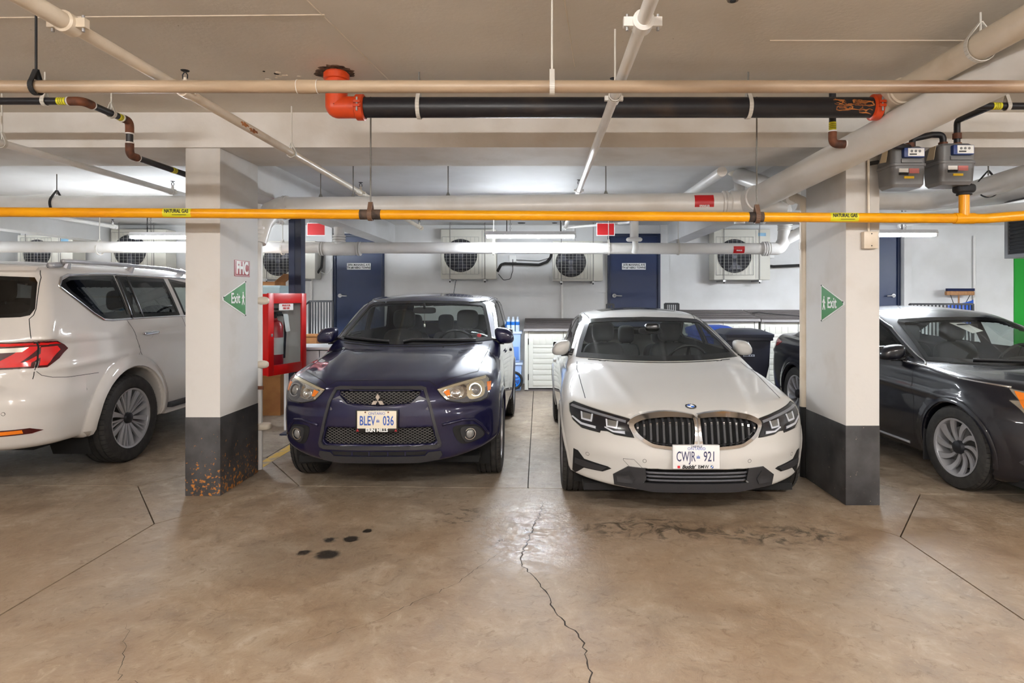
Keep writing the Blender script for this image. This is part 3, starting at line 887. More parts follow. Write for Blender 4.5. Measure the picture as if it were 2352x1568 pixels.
black_run('short black gas riser with yellow tape above the white sedan', [(1.99, 4.28, ZC - .012), (1.99, 4.28, 2.58), (2.30, 4.28, 2.58), (2.62, 4.46, 2.60)],
          [((1.99, 4.28, 2.70), (0, 0, 1))], (1,), (2, 4.3, 2.55))
black_run('black gas pipe with yellow tape at the top right edge', [(2.42, 4.12, 2.79), (4.3, 4.12, 2.79)], [((2.985, 4.12, 2.79), (1, 0, 0))], (), (3, 4.1, 2.75), [(3.055, 4.12, 2.79, ZC, 'x')])

# sprinkler branch lines with upright heads
def sprinkler(parent, x, y, z, m_arm):
    g = G(); g.lathe([(.0001, 0), (.013, 0), (.013, .03), (.008, .034), (.008, .045), (.0001, .045)], (x, y, z), 'z', 10)
    h = g.build('sprinkler_head', m_arm, parent)
    G().tube([(x - .012, y, z + .04), (x - .013, y, z + .06), (x, y, z + .078)], .003, 6).tube([(x + .012, y, z + .04), (x + .013, y, z + .06), (x, y, z + .078)], .003, 6).lathe([(.0001, .078), (.02, .08), (.022, .083), (.0001, .085)], (x, y, z), 'z', 12).build('deflector', M_dark, h)
def grooved(parent, p, m):
    x, y, z = p
    g = G().tube([(x, y - .04, z), (x, y - .03, z), (x, y + .03, z), (x, y + .04, z)], [.03, .042, .042, .03], 20)
    for s in (-1, 1): g.box(x + s * .036, x + s * .075, y - .014, y + .014, z - .018, z + .018)
    c = g.build('coupling', m, parent)
    for s in (-1, 1): G().tube([(x + s * .06, y, z - .032), (x + s * .06, y, z + .032)], .006, 8).build('bolt', M_steel, c)
def branch(x, y0, y1, label, heads, coup=(), hang=(), m=None, r=.0265, z=2.62, rods=()):
    m = m or M_cream
    t = thing('sprinkler_line', label, 'pipe', (x, (y0 + y1) / 2, z - r), group='sprinkler branch lines')
    mtube('pipe', m, t, [(x, y0, z), (x, y1, z)], r, 20)
    for y in heads:
        G().tube([(x, y - .03, z), (x, y + .03, z)], r * 1.25, 16).box(x - .05, x + .05, y - .012, y + .012, z - .012, z + .012).build('tee', m, t)
        sprinkler(t, x, y, z + r, m)
    for y in coup: grooved(t, (x, y, z), m)
    for y, top in hang: hanger(t, x, y, z, r, top, M_strap, M_strap, 'y')
    G().tube([(x, y1 - .01, z), (x, y1 + .03, z)], r * 1.35, 12).build('end_cap', m, t)
    return t
t = branch(-1.85, .3, 9.9, 'cream sprinkler line with a rust patch slanting down from the top left', (3.3, 6.55, 9.75), (2.48,), [(4.72, ZC)])
for y0, y1, a0 in ((3.98, 4.10, -.5), (3.86, 3.97, -.2)):
    v = []; f = []
    for k in range(8):
        for q in range(3):
            a = a0 + (q - 1) * .45 * math.sin(PI * (k + .5) / 8) + .15 * math.sin(k * 2.3)
            v.append((-1.85 + .0274 * math.cos(a), y0 + (y1 - y0) * k / 7, 2.62 + .0274 * math.sin(a)))
        if k:
            for q in (0, 1): f.append((3 * k - 3 + q, 3 * k - 2 + q, 3 * k + 1 + q, 3 * k + q))
    obj('rust_patch', v, f, M_rust2, t, True, True)
mtube('upper_pipe', M_cream, t, [(-1.85, .3, 2.62), (-1.85, 2.47, 2.62)], .034, 20)
t = branch(.405, .3, 9.9, 'white sprinkler line dropping from the top centre to the back of the bay', (3.42, 6.4, 9.8), (2.47,), [(3.36, ZC)], M_pvc)
mtube('cross_pipe', M_pvc, t, [(.405, 9.88, 2.62), (1.5, 9.6, 2.68)], .02, 12)
branch(-3.76, 3.9, 9.2, 'white sprinkler line above the white SUV, hung near the ceiling', (6.48, 9.12), (), [(4.42, ZC)], M_pvc)
branch(-6.55, 6.2, 9.75, 'white sprinkler line at the back of the left bay', (9.7,), (), (), M_pvc)
t = branch(1.63, 5.62, 7.6, 'short thick white pipe slanting down behind the large drain joint', (), (), (), M_pvc, .045, 2.66)
branch(5.5, 6.5, 9.6, 'white sprinkler line at the back of the right bay above the broom', (9.5,), (), (), M_pvc)
# loose rods that carry the services further back
for k, (x, y, z0, z1) in enumerate(((-1.02, 7.0, 2.52, ZR), (-2.05, 7.0, 2.5, ZR), (1.25, 6.6, 2.46, ZR), (1.72, 8.3, 2.1, ZR), (3.0, 7.5, 2.2, ZR))):
    pass
# drain clean-out at the top edge of the ceiling
t = thing('ceiling_sensor', 'small grey ceiling sensor at the top edge right of centre', 'sensor', (.92, 2.97, 2.93))
G().lathe([(.0001, -.05), (.025, -.05), (.035, -.03), (.04, 0), (.0001, 0)], (.9, 2.93, ZC), 'z', 20).build('body', mat('grey_sensor', (120, 112, 104), .6), t)
G().lathe([(.0001, -.058), (.012, -.056), (.014, -.05), (.0001, -.05)], (.9, 2.93, ZC), 'z', 12).build('lens', M_dark, t)
# black holes where pipes once went through the back soffit
for k, x in enumerate((-.3, .27)):
    g = G().lathe([(.0001, -.012), (.06 - .02 * k, -.008), (.07 - .02 * k, 0), (.0001, 0)], (x, 10.85, ZR), 'z', 14)
    tag(g.build('soffit_sleeve', M_dark, None), ('wide', 'small')[k] + ' dark pipe sleeve in the soffit above the hanging lamp', 'sleeve')

# ------------------------------------------------------------------ lamps
def lamp(x0, x1, y, z, label, top, m, chains=(), ntube=2):
    t = thing('strip_light', label, 'lamp', ((x0 + x1) / 2, y, z - .05), group='fluorescent strip lights')
    prof = [(y - .075, z), (y - .05, z + .045), (y + .05, z + .045), (y + .075, z), (y + .07, z - .004), (y + .045, z + .03), (y - .045, z + .03), (y - .07, z - .004)]
    G().prism(prof, 'yz', x0, x1).build('housing', M_lampcase, t)
    for k in range(ntube):
        yy = y + (k - (ntube - 1) / 2) * .07
        G().tube([(x0 + .02, yy, z - .022), (x1 - .02, yy, z - .022)], .0165, 12).build('tube', m, t, auto=.9)
    for x in (x0 + .012, x1 - .012): mbox('end_cap', M_lampcase, t, x - .012, x + .012, y - .065, y + .065, z - .04, z + .03, .004)
    for x in chains:
        h = mtube('hanger_rod', M_dark, t, [(x, y, z + .045), (x, y, top)], .006, 8)
        g = G()
        n = int((top - z - .06) / .028)
        for k in range(n):
            zc = z + .06 + k * .028
            g.torus((x + .045 + .0, y, zc), .011, .002, 'y' if k % 2 else 'x', 8, 4)
        if n > 0: g.build('chain', M_dark, t, auto=3)['kind'] = 'stuff'
    return t
lamp(-.70, .48, 8.22, 2.345, 'glowing strip light hung above the middle of the bay', ZR, M_bay, (-.42, .28))
lamp(-5.30, -4.08, 8.22, 2.335, 'glowing strip light hung above the white SUV', ZR, M_bay, (-5.1, -4.3))
lamp(7.9, 9.1, 6.9, 2.345, 'added fill strip light in the far right bay, out of view', ZR, M_bay, (8.2, 8.8))  # unseen lamp added to brighten the right bay wall
lamp(-9.1, -7.95, 8.22, 2.345, 'added fill strip light in the far left bay, out of view', ZR, M_bay, (-8.8, -8.2))  # unseen counterpart on the left, added as extra bay light
lamp(3.82, 5.02, 8.0, 2.345, 'glowing strip light hung beside the right column above the black sedan', ZR, M_bay, (4.6, 4.0))
for k, (x, y) in enumerate(((-4.0, .5), (-.5, .2), (2.9, .8), (6.6, .5), (-2.6, -3.5), (2.6, -3.5))):
    lamp(x - .6, x + .6, y, 2.80, ('strip light over the aisle at the far left', 'strip light over the aisle straight above the viewer', 'strip light over the aisle just right of the viewer', 'strip light over the aisle at the far right', 'strip light further back on the left behind the viewer', 'strip light further back on the right behind the viewer')[k], ZC, M_aisle, (x - .4, x + .4))

# ------------------------------------------------------------------ gas meters
M_mgrey = mat('meter_grey', (112, 112, 114), 0.4)
M_mblue = mat('meter_blue', (34, 62, 128), 0.4)
M_yel = mat('yellow_sticker', (240, 200, 30), 0.5)
M_paper = mat('paper_tag', (222, 204, 172), 0.7)
def gas_meter(x0, x1, y0, y1, z0, z1, label):
    cx, cy = (x0 + x1) / 2, (y0 + y1) / 2
    t = thing('gas_meter', label, 'gas meter', (cx, cy, z0), group='grey gas meters')
    w, d = x1 - x0, y1 - y0
    zm = z0 + (z1 - z0) * .52
    def shell(name, za, zb, grow, b):
        g = G()
        def ring(z, s):
            pts = []
            for (sx, sy) in ((-1, -1), (1, -1), (1, 1), (-1, 1)):
                for k in range(5):
                    a = {(-1, -1): PI, (1, -1): 1.5 * PI, (1, 1): 0, (-1, 1): .5 * PI}[(sx, sy)] + k * PI / 8
                    pts.append((cx + sx * (w / 2 - .035) * s + .035 * s * math.cos(a), cy + sy * (d / 2 - .035) * s + .035 * s * math.sin(a), z))
            return pts
        R = [ring(za, grow[0]), ring(za + (zb - za) * .14, grow[1]), ring(za + (zb - za) * .85, grow[2]), ring(zb, grow[3])]
        v = [p for r in R for p in r]; n = 20
        f = [tuple(range(n)), tuple(3 * n + k for k in range(n))]
        for i in range(3):
            for k in range(n): f.append((i * n + k, i * n + (k + 1) % n, (i + 1) * n + (k + 1) % n, (i + 1) * n + k))
        return g.add(v, f).build(name, M_mgrey, t, auto=.5)
    shell('lower_case', z0, zm, (.82, .95, 1, 1.0), 0)
    shell('upper_case', zm + .012, z1, (1.0, 1.0, .97, .80), 0)
    shell('flange', zm - .004, zm + .016, (1.04, 1.06, 1.06, 1.04), 0)
    yf = y0 - .001
    ix = mbox('index_box', M_mblue, t, cx - .055, cx + .09, yf - .03, yf + .01, zm + .05, zm + .118, .008)
    mbox('dial_face', M_plate, ix, cx - .03, cx + .083, yf - .033, yf - .029, zm + .057, zm + .113, .001)
    for k in range(3): G().lathe([(.0001, -.001), (.009, -.001), (.009, .001), (.0001, .001)], (cx - .005 + k * .028, yf - .0335, zm + .092), 'y', 12).build('dial', M_mgrey, ix)
    mbox('counter', M_print, ix, cx - .02, cx + .03, yf - .0342, yf - .033, zm + .066, zm + .075)
    mbox('front_plate', M_mgrey, t, cx - .06, cx + .085, yf - .008, yf + .01, zm + .018, zm + .045, .003)
    for a, c, nm in (((-.075, -.01, -.055, -.022), M_plate, 'sticker'), ((-.075, -.01, -.068, -.05), M_print, 'sticker'), ((-.004, .065, -.056, -.022), mat('red_white_sticker', (206, 120, 116), .5), 'sticker'), ((-.038, .03, -.092, -.076), M_yel, 'sticker')):
        mbox(nm, c, t, cx + a[0], cx + a[1], yf - .0025, yf + .004, zm + a[2], zm + a[3])
    obj('paper_tag', [(x0 - .001, y0 + .05, z1 - .01), (x0 - .001, y0 + .12, z1 - .01), (x0 - .02, y0 + .13, zm + .04), (x0 - .02, y0 + .045, zm + .03), (x0 - .0025, y0 + .05, z1 - .01), (x0 - .0025, y0 + .12, z1 - .01), (x0 - .0215, y0 + .13, zm + .04), (x0 - .0215, y0 + .045, zm + .03)],
        [(0, 1, 2, 3), (7, 6, 5, 4), (0, 4, 5, 1), (1, 5, 6, 2), (2, 6, 7, 3), (3, 7, 4, 0)], M_paper, t, world=True)
    return t
gm1 = gas_meter(2.475, 2.715, 4.42, 4.64, 2.315, 2.605, 'grey gas meter beside the right column, left of the pair')
gm2 = gas_meter(2.80, 3.05, 4.40, 4.62, 2.33, 2.62, 'grey gas meter standing over the yellow pipe tee, right of the pair')
G().tube([(2.66, 4.5, 2.60), (2.66, 4.5, 2.67), (2.80, 4.5, 2.70), (2.88, 4.5, 2.70), (2.88, 4.5, 2.61)], .022, 14, .035).build('link_pipe', M_black, gm2, auto=.9)
G().tube([(2.88, 4.5, 2.605), (2.88, 4.5, 2.645)], .03, 14).build('union_nut', M_rust, gm2)
G().tube([(2.98, 4.5, 2.60), (2.98, 4.5, 2.80), (2.98, 4.15, 2.80)], .021, 14, .03).build('supply_pipe', M_black, gm2, auto=.9)
G().tube([(2.98, 4.5, 2.605), (2.98, 4.5, 2.64)], .03, 12).tube([(2.98, 4.5, 2.67), (2.98, 4.5, 2.71)], .029, 12).build('union_nut', M_rust, gm2)
g = G().tube([(3.03, 4.5, 2.27), (3.03, 4.5, 2.285), (3.03, 4.5, 2.29), (3.03, 4.5, 2.35)], [.05, .05, .038, .045], 14); g.sq((3.03, 4.5, 2.315), (.07, .05, .035), .6, .6); g.build('regulator', M_dark, gm2, auto=.7)
G().tube([(2.62, 4.46, 2.60), (2.62, 4.46, 2.63)], .03, 12).build('union_nut', M_rust, gm1)
mtube('wall_bracket', M_dark, gm1, [(2.49, 4.6, 2.53), (2.44, 4.68, 2.53)], .015, 10)

# ------------------------------------------------------------------ condensers on the back wall
M_ac = mat('condenser_cream', (206, 203, 192), 0.45, bump=.02, bscale=8)
M_fan = mat('fan_dark', (44, 44, 56), 0.45)
M_wire = mat('wire_guard', (176, 174, 168), 0.4)
M_hose = mat('insulated_hose', (32, 30, 30), 0.75)
def condenser(x0, x1, z0, z1, label, fan_left=True, yf=10.83, rods=True, decal=True):
    w, h = x1 - x0, z1 - z0
    t = thing('condenser', label, 'air conditioner', ((x0 + x1) / 2, yf + .17, z0), group='condensers hung on the back wall')
    d = .32
    mbox('case', M_ac, t, x0, x1, yf, yf + d, z0, z1, .018)
    R = min(h * .40, w * .30)
    fx = x0 + w * .36 if fan_left else x1 - w * .36
    fz = z0 + h * .47
    g = G().lathe([(R, -.012), (R + .012, -.004), (R + .012, .004), (R, .006)], (fx, yf - .001, fz), 'y', 36, closed=True); g.build('fan_ring', M_ac, t, auto=.6)
    G().lathe([(.0001, -.002), (R, -.002), (R, .004), (.0001, .004)], (fx, yf, fz), 'y', 36).build('fan_opening', mat('fan_well', (22, 22, 28), .7) if 'fan_well' not in bpy.data.materials else bpy.data.materials['fan_well'], t)
    for k in range(3):
        a0 = k * 2 * PI / 3 + .4
        v = []
        for i in range(5):
            rr = R * (.18 + .74 * i / 4)
            for s in (0, 1):
                a = a0 + (.25 + .55 * i / 4) * s * 1.3 - .3 * i / 4
                v.append((fx + rr * math.cos(a), yf - .004 - .01 * s, fz + rr * math.sin(a)))
        G().add(v, [(2 * i, 2 * i + 1, 2 * i + 3, 2 * i + 2) for i in range(4)]).build('fan_blade', M_fan, t, auto=3)
    G().lathe([(.0001, -.02), (R * .16, -.016), (R * .2, -.003), (.0001, -.003)], (fx, yf, fz), 'y', 16).build('fan_hub', M_fan, t)
    gx0, gx1, gz0, gz1 = fx - R * 1.1, fx + R * 1.1, fz - R * 1.12, fz + R * 1.12
    g = G()
    for a, b in (((gx0, gz0), (gx1, gz0)), ((gx1, gz0), (gx1, gz1)), ((gx1, gz1), (gx0, gz1)), ((gx0, gz1), (gx0, gz0))):
        g.tube([(a[0], yf - .03, a[1]), (b[0], yf - .03, b[1])], .0045, 6)
    gd = g.build('guard_frame', M_wire, t, auto=3)
    for k in range(1, 9):
        x = gx0 + (gx1 - gx0) * k / 9
        G().tube([(x, yf - .03, gz0), (x, yf - .03, gz1)], .0028, 6).build('guard_wire', M_wire, gd, auto=3)
    for k in range(1, 12):
        z = gz0 + (gz1 - gz0) * k / 12
        hw = math.sqrt(max(R * R - (z - fz) ** 2, .0004))
        G().tube([(fx - hw, yf - .027, z), (fx + hw, yf - .027, z)], .0016, 5).build('guard_wire', M_wire, gd, auto=3)
    px = x0 + w * .745 if fan_left else x1 - w * .745
    mbox('panel_seam', M_mgrey, t, px - .003, px + .003, yf - .002, yf + .01, z0 + .02, z1 - .02)
    if decal: mbox('sticker', mat('pale_blue_sticker', (130, 176, 206), .5) if 'pale_blue_sticker' not in bpy.data.materials else bpy.data.materials['pale_blue_sticker'], t, px + .04, px + .17, yf - .002, yf + .004, z1 - .12, z1 - .065)
    if rods:
        for x in (x0 + w * .17, x1 - w * .2):
            for y in (yf - .03,):
                mtube('hanging_rod', M_rod, t, [(x, y, z0 - .03), (x, y, ZR)], .006, 8)
            b = mbox('support_channel', M_steel, t, x - .02, x + .02, yf - .05, yf + .36, z0 - .035, z0 - .005)
            G().tube([(x, yf - .03, z0 - .06), (x, yf - .03, z0 - .035)], .012, 8).build('nut', M_dark, b)
    return t
condenser(-1.685, -.735, 1.845, 2.70, 'tall cream condenser left of the hanging lamp')
condenser(.235, 1.10, 1.81, 2.50, 'low cream condenser between the lamp and the door reading 207B')
condenser(3.0, 3.97, 1.83, 2.70, 'tall pale condenser near the right column, behind the red pipe label')
condenser(-4.83, -3.84, 1.85, 2.50, 'cream condenser beside the navy post above the red cabinet')
condenser(-7.35, -6.40, 2.0, 2.70, 'cream condenser behind the roof rail of the white SUV')
condenser(-8.95, -8.0, 2.0, 2.60, 'cream condenser at the far left behind the white SUV')
hoses = thing('refrigerant_hose', 'black insulated hose sagging between two condensers under the lamp', 'hose', (-.3, 11, 2.0))
mtube('hose', M_hose, hoses, [(-.72, 10.95, 1.98), (-.66, 11.0, 2.10), (-.60, 11.03, 2.12), (-.3, 11.05, 2.11), (0, 11.05, 2.10), (.14, 11.03, 2.15), (.2, 11.0, 2.22), (.23, 10.98, 2.34)], .024, 10, .06)
mtube('thin_cable', M_dark, hoses, [(-.70, 10.93, 1.93), (-.62, 11.0, 1.83), (-.5, 11.05, 1.85), (-.46, 11.08, 2.0), (-.46, 11.1, 2.2)], .006, 8, .05)
mtube('thin_cable', M_mgrey, hoses, [(-.40, 11.1, 2.19), (0, 11.1, 2.17), (.18, 11.05, 2.22)], .006, 8, .05)
mbox('switch_box', M_plate, hoses, -.52, -.40, 11.1, WALLY, 2.15, 2.27, .008)
h2 = thing('refrigerant_hose', 'black insulated hose from the tall condenser near the right column', 'hose', (4.2, 11, 2.0))
mtube('hose', M_hose, h2, [(3.95, 10.98, 2.08), (4.1, 11.05, 2.07), (4.8, 11.05, 2.1)], .024, 10, .06)
mbox('switch_box', M_plate, h2, 4.02, 4.14, 11.1, WALLY, 2.22, 2.34, .008)
h3 = thing('refrigerant_hose', 'black hose loop from the condenser above the red cabinet', 'hose', (-3.8, 11, 1.95))
mtube('hose', M_hose, h3, [(-3.84, 10.95, 1.95), (-3.79, 11.0, 2.05), (-3.78, 11.02, 2.25), (-3.85, 11.0, 2.4)], .02, 10, .06)
mtube('thin_cable', M_plate, h3, [(-3.8, 11.0, 1.97), (-3.72, 11.1, 1.93), (-3.64, 11.1, 2.05), (-3.64, 11.15, 2.3)], .006, 8, .05)
for k, (x, z0, z1, l) in enumerate(((.41, .2, 1.80, 'white conduit dropping from the low condenser to the storage shed'), (7.70, .0, 2.62, 'white conduit on the wall beside the broom'), (-4.03, 0.2, 1.85, 'white conduit below the condenser beside the navy post'), (.62, 2.5, ZR, 'short white conduit between the low condenser and the ceiling'))):
    c = mtube('wall_conduit', M_pvc, None, [(x, WALLY - .03, z0), (x, WALLY - .03, z1)], .022, 12)
    tag(c, l, 'conduit')

# dark louvred unit on the far right
t = thing('unit_heater', 'dark louvred unit in a grey frame at the right edge', 'heater', (6.45, 8.0, 2.06))
mbox('case', mat('dark_grey_case', (46, 46, 50), .5), t, 6.23, 6.7, 7.62, 8.38, 2.09, 2.76, .01)
for a in ((8.35, 8.41), (7.59, 7.65)): mbox('frame_bar', M_mgrey, t, 6.2, 6.73, a[0], a[1], 2.05, 2.80)
for a in ((2.05, 2.10), (2.75, 2.80)): mbox('frame_bar', M_mgrey, t, 6.2, 6.73, 7.65, 8.35, a[0], a[1])
for k in range(13): mbox('louvre', M_print, t, 6.21, 6.23, 7.66, 8.34, 2.12 + k * .048, 2.145 + k * .048)
for y in (7.7, 8.3): mtube('hanger_rod', M_rod, t, [(6.45, y, 2.8), (6.45, y, ZR)], .008, 8)

# small red signs hung from the ceiling
for k, (x0, x1) in enumerate(((-3.52, -3.26), (.885, 1.14))):
    t = thing('hanging_sign', ('blank red sign with white edge hung beside the navy post', 'blank red sign with white edge hung right of the lamp')[k], 'sign', ((x0 + x1) / 2, 9.6, 2.47), group='hanging red signs')
    mbox('border', M_plate, t, x0 - .012, x1 + .012, 9.6, 9.606, 2.468, 2.665, .002)
    mbox('panel', M_redsign, t, x0, x1, 9.597, 9.602, 2.48, 2.653)
    for x in (x0 + .03, x1 - .03): mtube('wire', M_rod, t, [(x, 9.603, 2.66), (x, 9.603, ZR)], .003, 6)

# ------------------------------------------------------------------ fire hose cabinet on its navy post
post = thing('steel_post', 'navy square steel post between the columns and the back wall', 'post', (-2.76, 7.2, 0))
g = G().box(-2.83, -2.69, 7.135, 7.265, 0, 2.49); g.build('shaft', M_navydk, post)
mbox('flange', M_navy, post, -2.825, -2.76, 7.128, 7.135, 0, 2.4)
mbox('base_plate', M_navydk, post, -2.89, -2.63, 7.03, 7.25, 0, .015)

cab = thing('fire_hose_cabinet', 'red fire hose cabinet with glass door beside the left column', 'cabinet', (-2.80, 6.5, .73), -math.radians(18))
# local: door in the +x side; y runs away from the viewer
cw, ch, cd = .58, .845, .21
def cbox(n, m, a, b=.003, parent=None): return mbox(n, m, parent or cab, *a, b, world=False)
cbox('side_panel', M_red, (-cd, 0, 0, .012, 0, ch)); cbox('side_panel', M_red, (-cd, 0, cw - .012, cw, 0, ch))
cbox('top_panel', M_red, (-cd, 0, .012, cw - .012, ch - .012, ch)); cbox('bottom_panel', M_red, (-cd, 0, .012, cw - .012, 0, .012))
cbox('back_panel', M_plate, (-cd, -cd + .01, .012, cw - .012, .012, ch - .012), 0)
cbox('brightening_liner', M_plate, (-cd + .012, -.004, cw - .018, cw - .012, .012, ch - .012), 0); cbox('brightening_liner', M_plate, (-cd + .01, -cd + .016, .012, cw - .02, .012, ch - .012), 0)  # white liners added to lighten the inside seen through the glass
dr = cbox('door', M_red, (.002, .022, -.006, .075, -.006, ch + .006))
cbox('stile', M_red, (.002, .022, cw - .07, cw + .006, -.006, ch + .006), .003, dr)
cbox('rail', M_red, (.002, .022, .075, cw - .07, -.006, .10), .003, dr); cbox('rail', M_red, (.002, .022, .075, cw - .07, ch - .10, ch + .006), .003, dr)
M_cabglass = glass_mat('cabinet_glass', (.93, .95, .95), .02)
cbox('pane', M_cabglass, (.008, .012, .07, cw - .065, .095, ch - .095), 0, dr)
st = cbox('notice', M_plate, (.0125, .0135, .16, .38, ch - .175, ch - .105), 0, dr)
lettering('notice_print', 'PRESS FOR\nFIRE USE', .03, (.0145, .27, ch - .14), 'right', M_redsign, dr, .9, world=False, bold=.001)
cbox('latch', M_steel, (.022, .032, .03, .05, .40, .43))
ex = thing('fire_extinguisher', 'red fire extinguisher with white label behind the cabinet glass', 'extinguisher', cab.location + Vector((0, 0, .0)), cab.rotation_euler.z)
M_exred = mat('extinguisher_red', (176, 18, 30), .3, coat=.4)
ecx, ecy = -.108, .235
G().lathe([(.0001, .015), (.08, .015), (.088, .03), (.088, .50), (.068, .545), (.03, .565), (.03, .585), (.0001, .585)], (ecx, ecy, 0), 'z', 24).build('cylinder', M_exred, ex, world=False)
G().lathe([(.0886, .20), (.0892, .20), (.0892, .38), (.0886, .38)], (ecx, ecy, 0), 'z', 24, closed=True).build('label_band', M_plate, ex, world=False)
G().tube([(ecx, ecy, .575), (ecx, ecy, .64)], .022, 12).box(ecx - .012, ecx + .012, ecy - .02, ecy + .10, .63, .65).box(ecx - .012, ecx + .012, ecy - .01, ecy + .09, .67, .69).build('valve', M_dark, ex, world=False)
mtube('hose', M_dark, ex, [(ecx, ecy + .03, .62), (ecx + .03, ecy + .12, .62), (ecx + .03, ecy + .13, .4), (ecx + .03, ecy + .11, .15)], .012, 10, .04, world=False)
obj('inspection_tag', [(ecx + .07, ecy + .05, .63), (ecx + .07, ecy + .12, .63), (ecx + .097, ecy + .13, .44), (ecx + .097, ecy + .06, .44), (ecx + .068, ecy + .05, .63), (ecx + .068, ecy + .12, .63), (ecx + .095, ecy + .13, .44), (ecx + .095, ecy + .06, .44)], [(0, 1, 2, 3), (7, 6, 5, 4), (0, 4, 5, 1), (1, 5, 6, 2), (2, 6, 7, 3), (3, 7, 4, 0)], M_plate, ex)
# white utility cabinet and boxes behind the hatchback
t = thing('utility_cabinet', 'low white cabinet with pale top between red cabinet and dark hatchback', 'cabinet', (-2.45, 7.590, 0))
M_lam = mat('white_laminate', (226, 227, 232), .4)
mbox('side_panel', M_lam, t, -2.95, -2.925, 7.300, 7.840, 0, .93); mbox('side_panel', M_lam, t, -2.145, -2.12, 7.300, 7.840, 0, .93)
mbox('top_panel', M_lam, t, -2.96, -2.11, 7.280, 7.860, .93, .96, .004)
mbox('back_panel', M_lam, t, -2.925, -2.145, 7.820, 7.840, .05, .93)
for a in ((-2.92, -2.54), (-2.53, -2.15)):
    d_ = mbox('door', M_lam, t, a[0], a[1], 7.285, 7.305, .12, .92, .004)
    mbox('handle', M_steel, d_, a[1] - .05 if a[0] < -2.6 else a[0] + .04, a[1] - .04 if a[0] < -2.6 else a[0] + .05, 7.260, 7.285, .5, .62)
mbox('shelf', M_lam, t, -2.925, -2.145, 7.340, 7.820, .45, .47)
mbox('plinth', M_lam, t, -2.90, -2.17, 7.340, 7.800, 0, .11)
M_card = mat('cardboard', (164, 112, 62), .8, col2=(146, 96, 52), nscale=4)
def carton(name, x0, x1, y0, y1, z0, z1, label, m, openlid=False):
    t = thing(name, label, 'box', ((x0 + x1) / 2, (y0 + y1) / 2, z0))
    th = .006
    for nm, a in (('side', (x0, x0 + th, y0, y1, z0, z1)), ('side', (x1 - th, x1, y0, y1, z0, z1)), ('side', (x0 + th, x1 - th, y0, y0 + th, z0, z1)), ('side', (x0 + th, x1 - th, y1 - th, y1, z0, z1)), ('bottom', (x0 + th, x1 - th, y0 + th, y1 - th, z0, z0 + th))):
        mbox(nm, m, t, *a)
    if openlid:
        for (s, xx) in ((-1, x0), (1, x1)):
            obj('flap', [(xx, y0, z1), (xx, y1, z1), (xx + s * .12, y1, z1 + .10), (xx + s * .12, y0, z1 + .10), (xx, y0, z1 + .004), (xx, y1, z1 + .004), (xx + s * .12, y1, z1 + .104), (xx + s * .12, y0, z1 + .104)], [(0, 1, 2, 3), (7, 6, 5, 4), (0, 4, 5, 1), (1, 5, 6, 2), (2, 6, 7, 3), (3, 7, 4, 0)], m, t, world=True)
    else: mbox('lid', m, t, x0 - .01, x1 + .01, y0 - .01, y1 + .01, z1, z1 + .03, .004)
    return t
M_blubox = mat('pale_blue_box', (186, 208, 214), .6)
carton('storage_box', -3.77, -3.36, 8.2, 8.65, 0, .5, 'lower cardboard box in the stack behind the red cabinet', M_card)
carton('storage_box', -3.76, -3.37, 8.22, 8.63, .53, 1.05, 'middle cardboard box in the stack behind the red cabinet', M_card)
carton('storage_box', -3.76, -3.38, 8.22, 8.62, 1.08, 1.66, 'pale blue box at the top of the stack behind the red cabinet', M_blubox)
carton('open_carton', -3.75, -3.45, 8.24, 8.6, 1.69, 1.74, 'brown cardboard flap box lying on the pale blue box', M_card, True)
carton('crate', -3.5, -3.28, 9.3, 9.6, 0, .95, 'tan cardboard box standing behind the black railing', M_card)

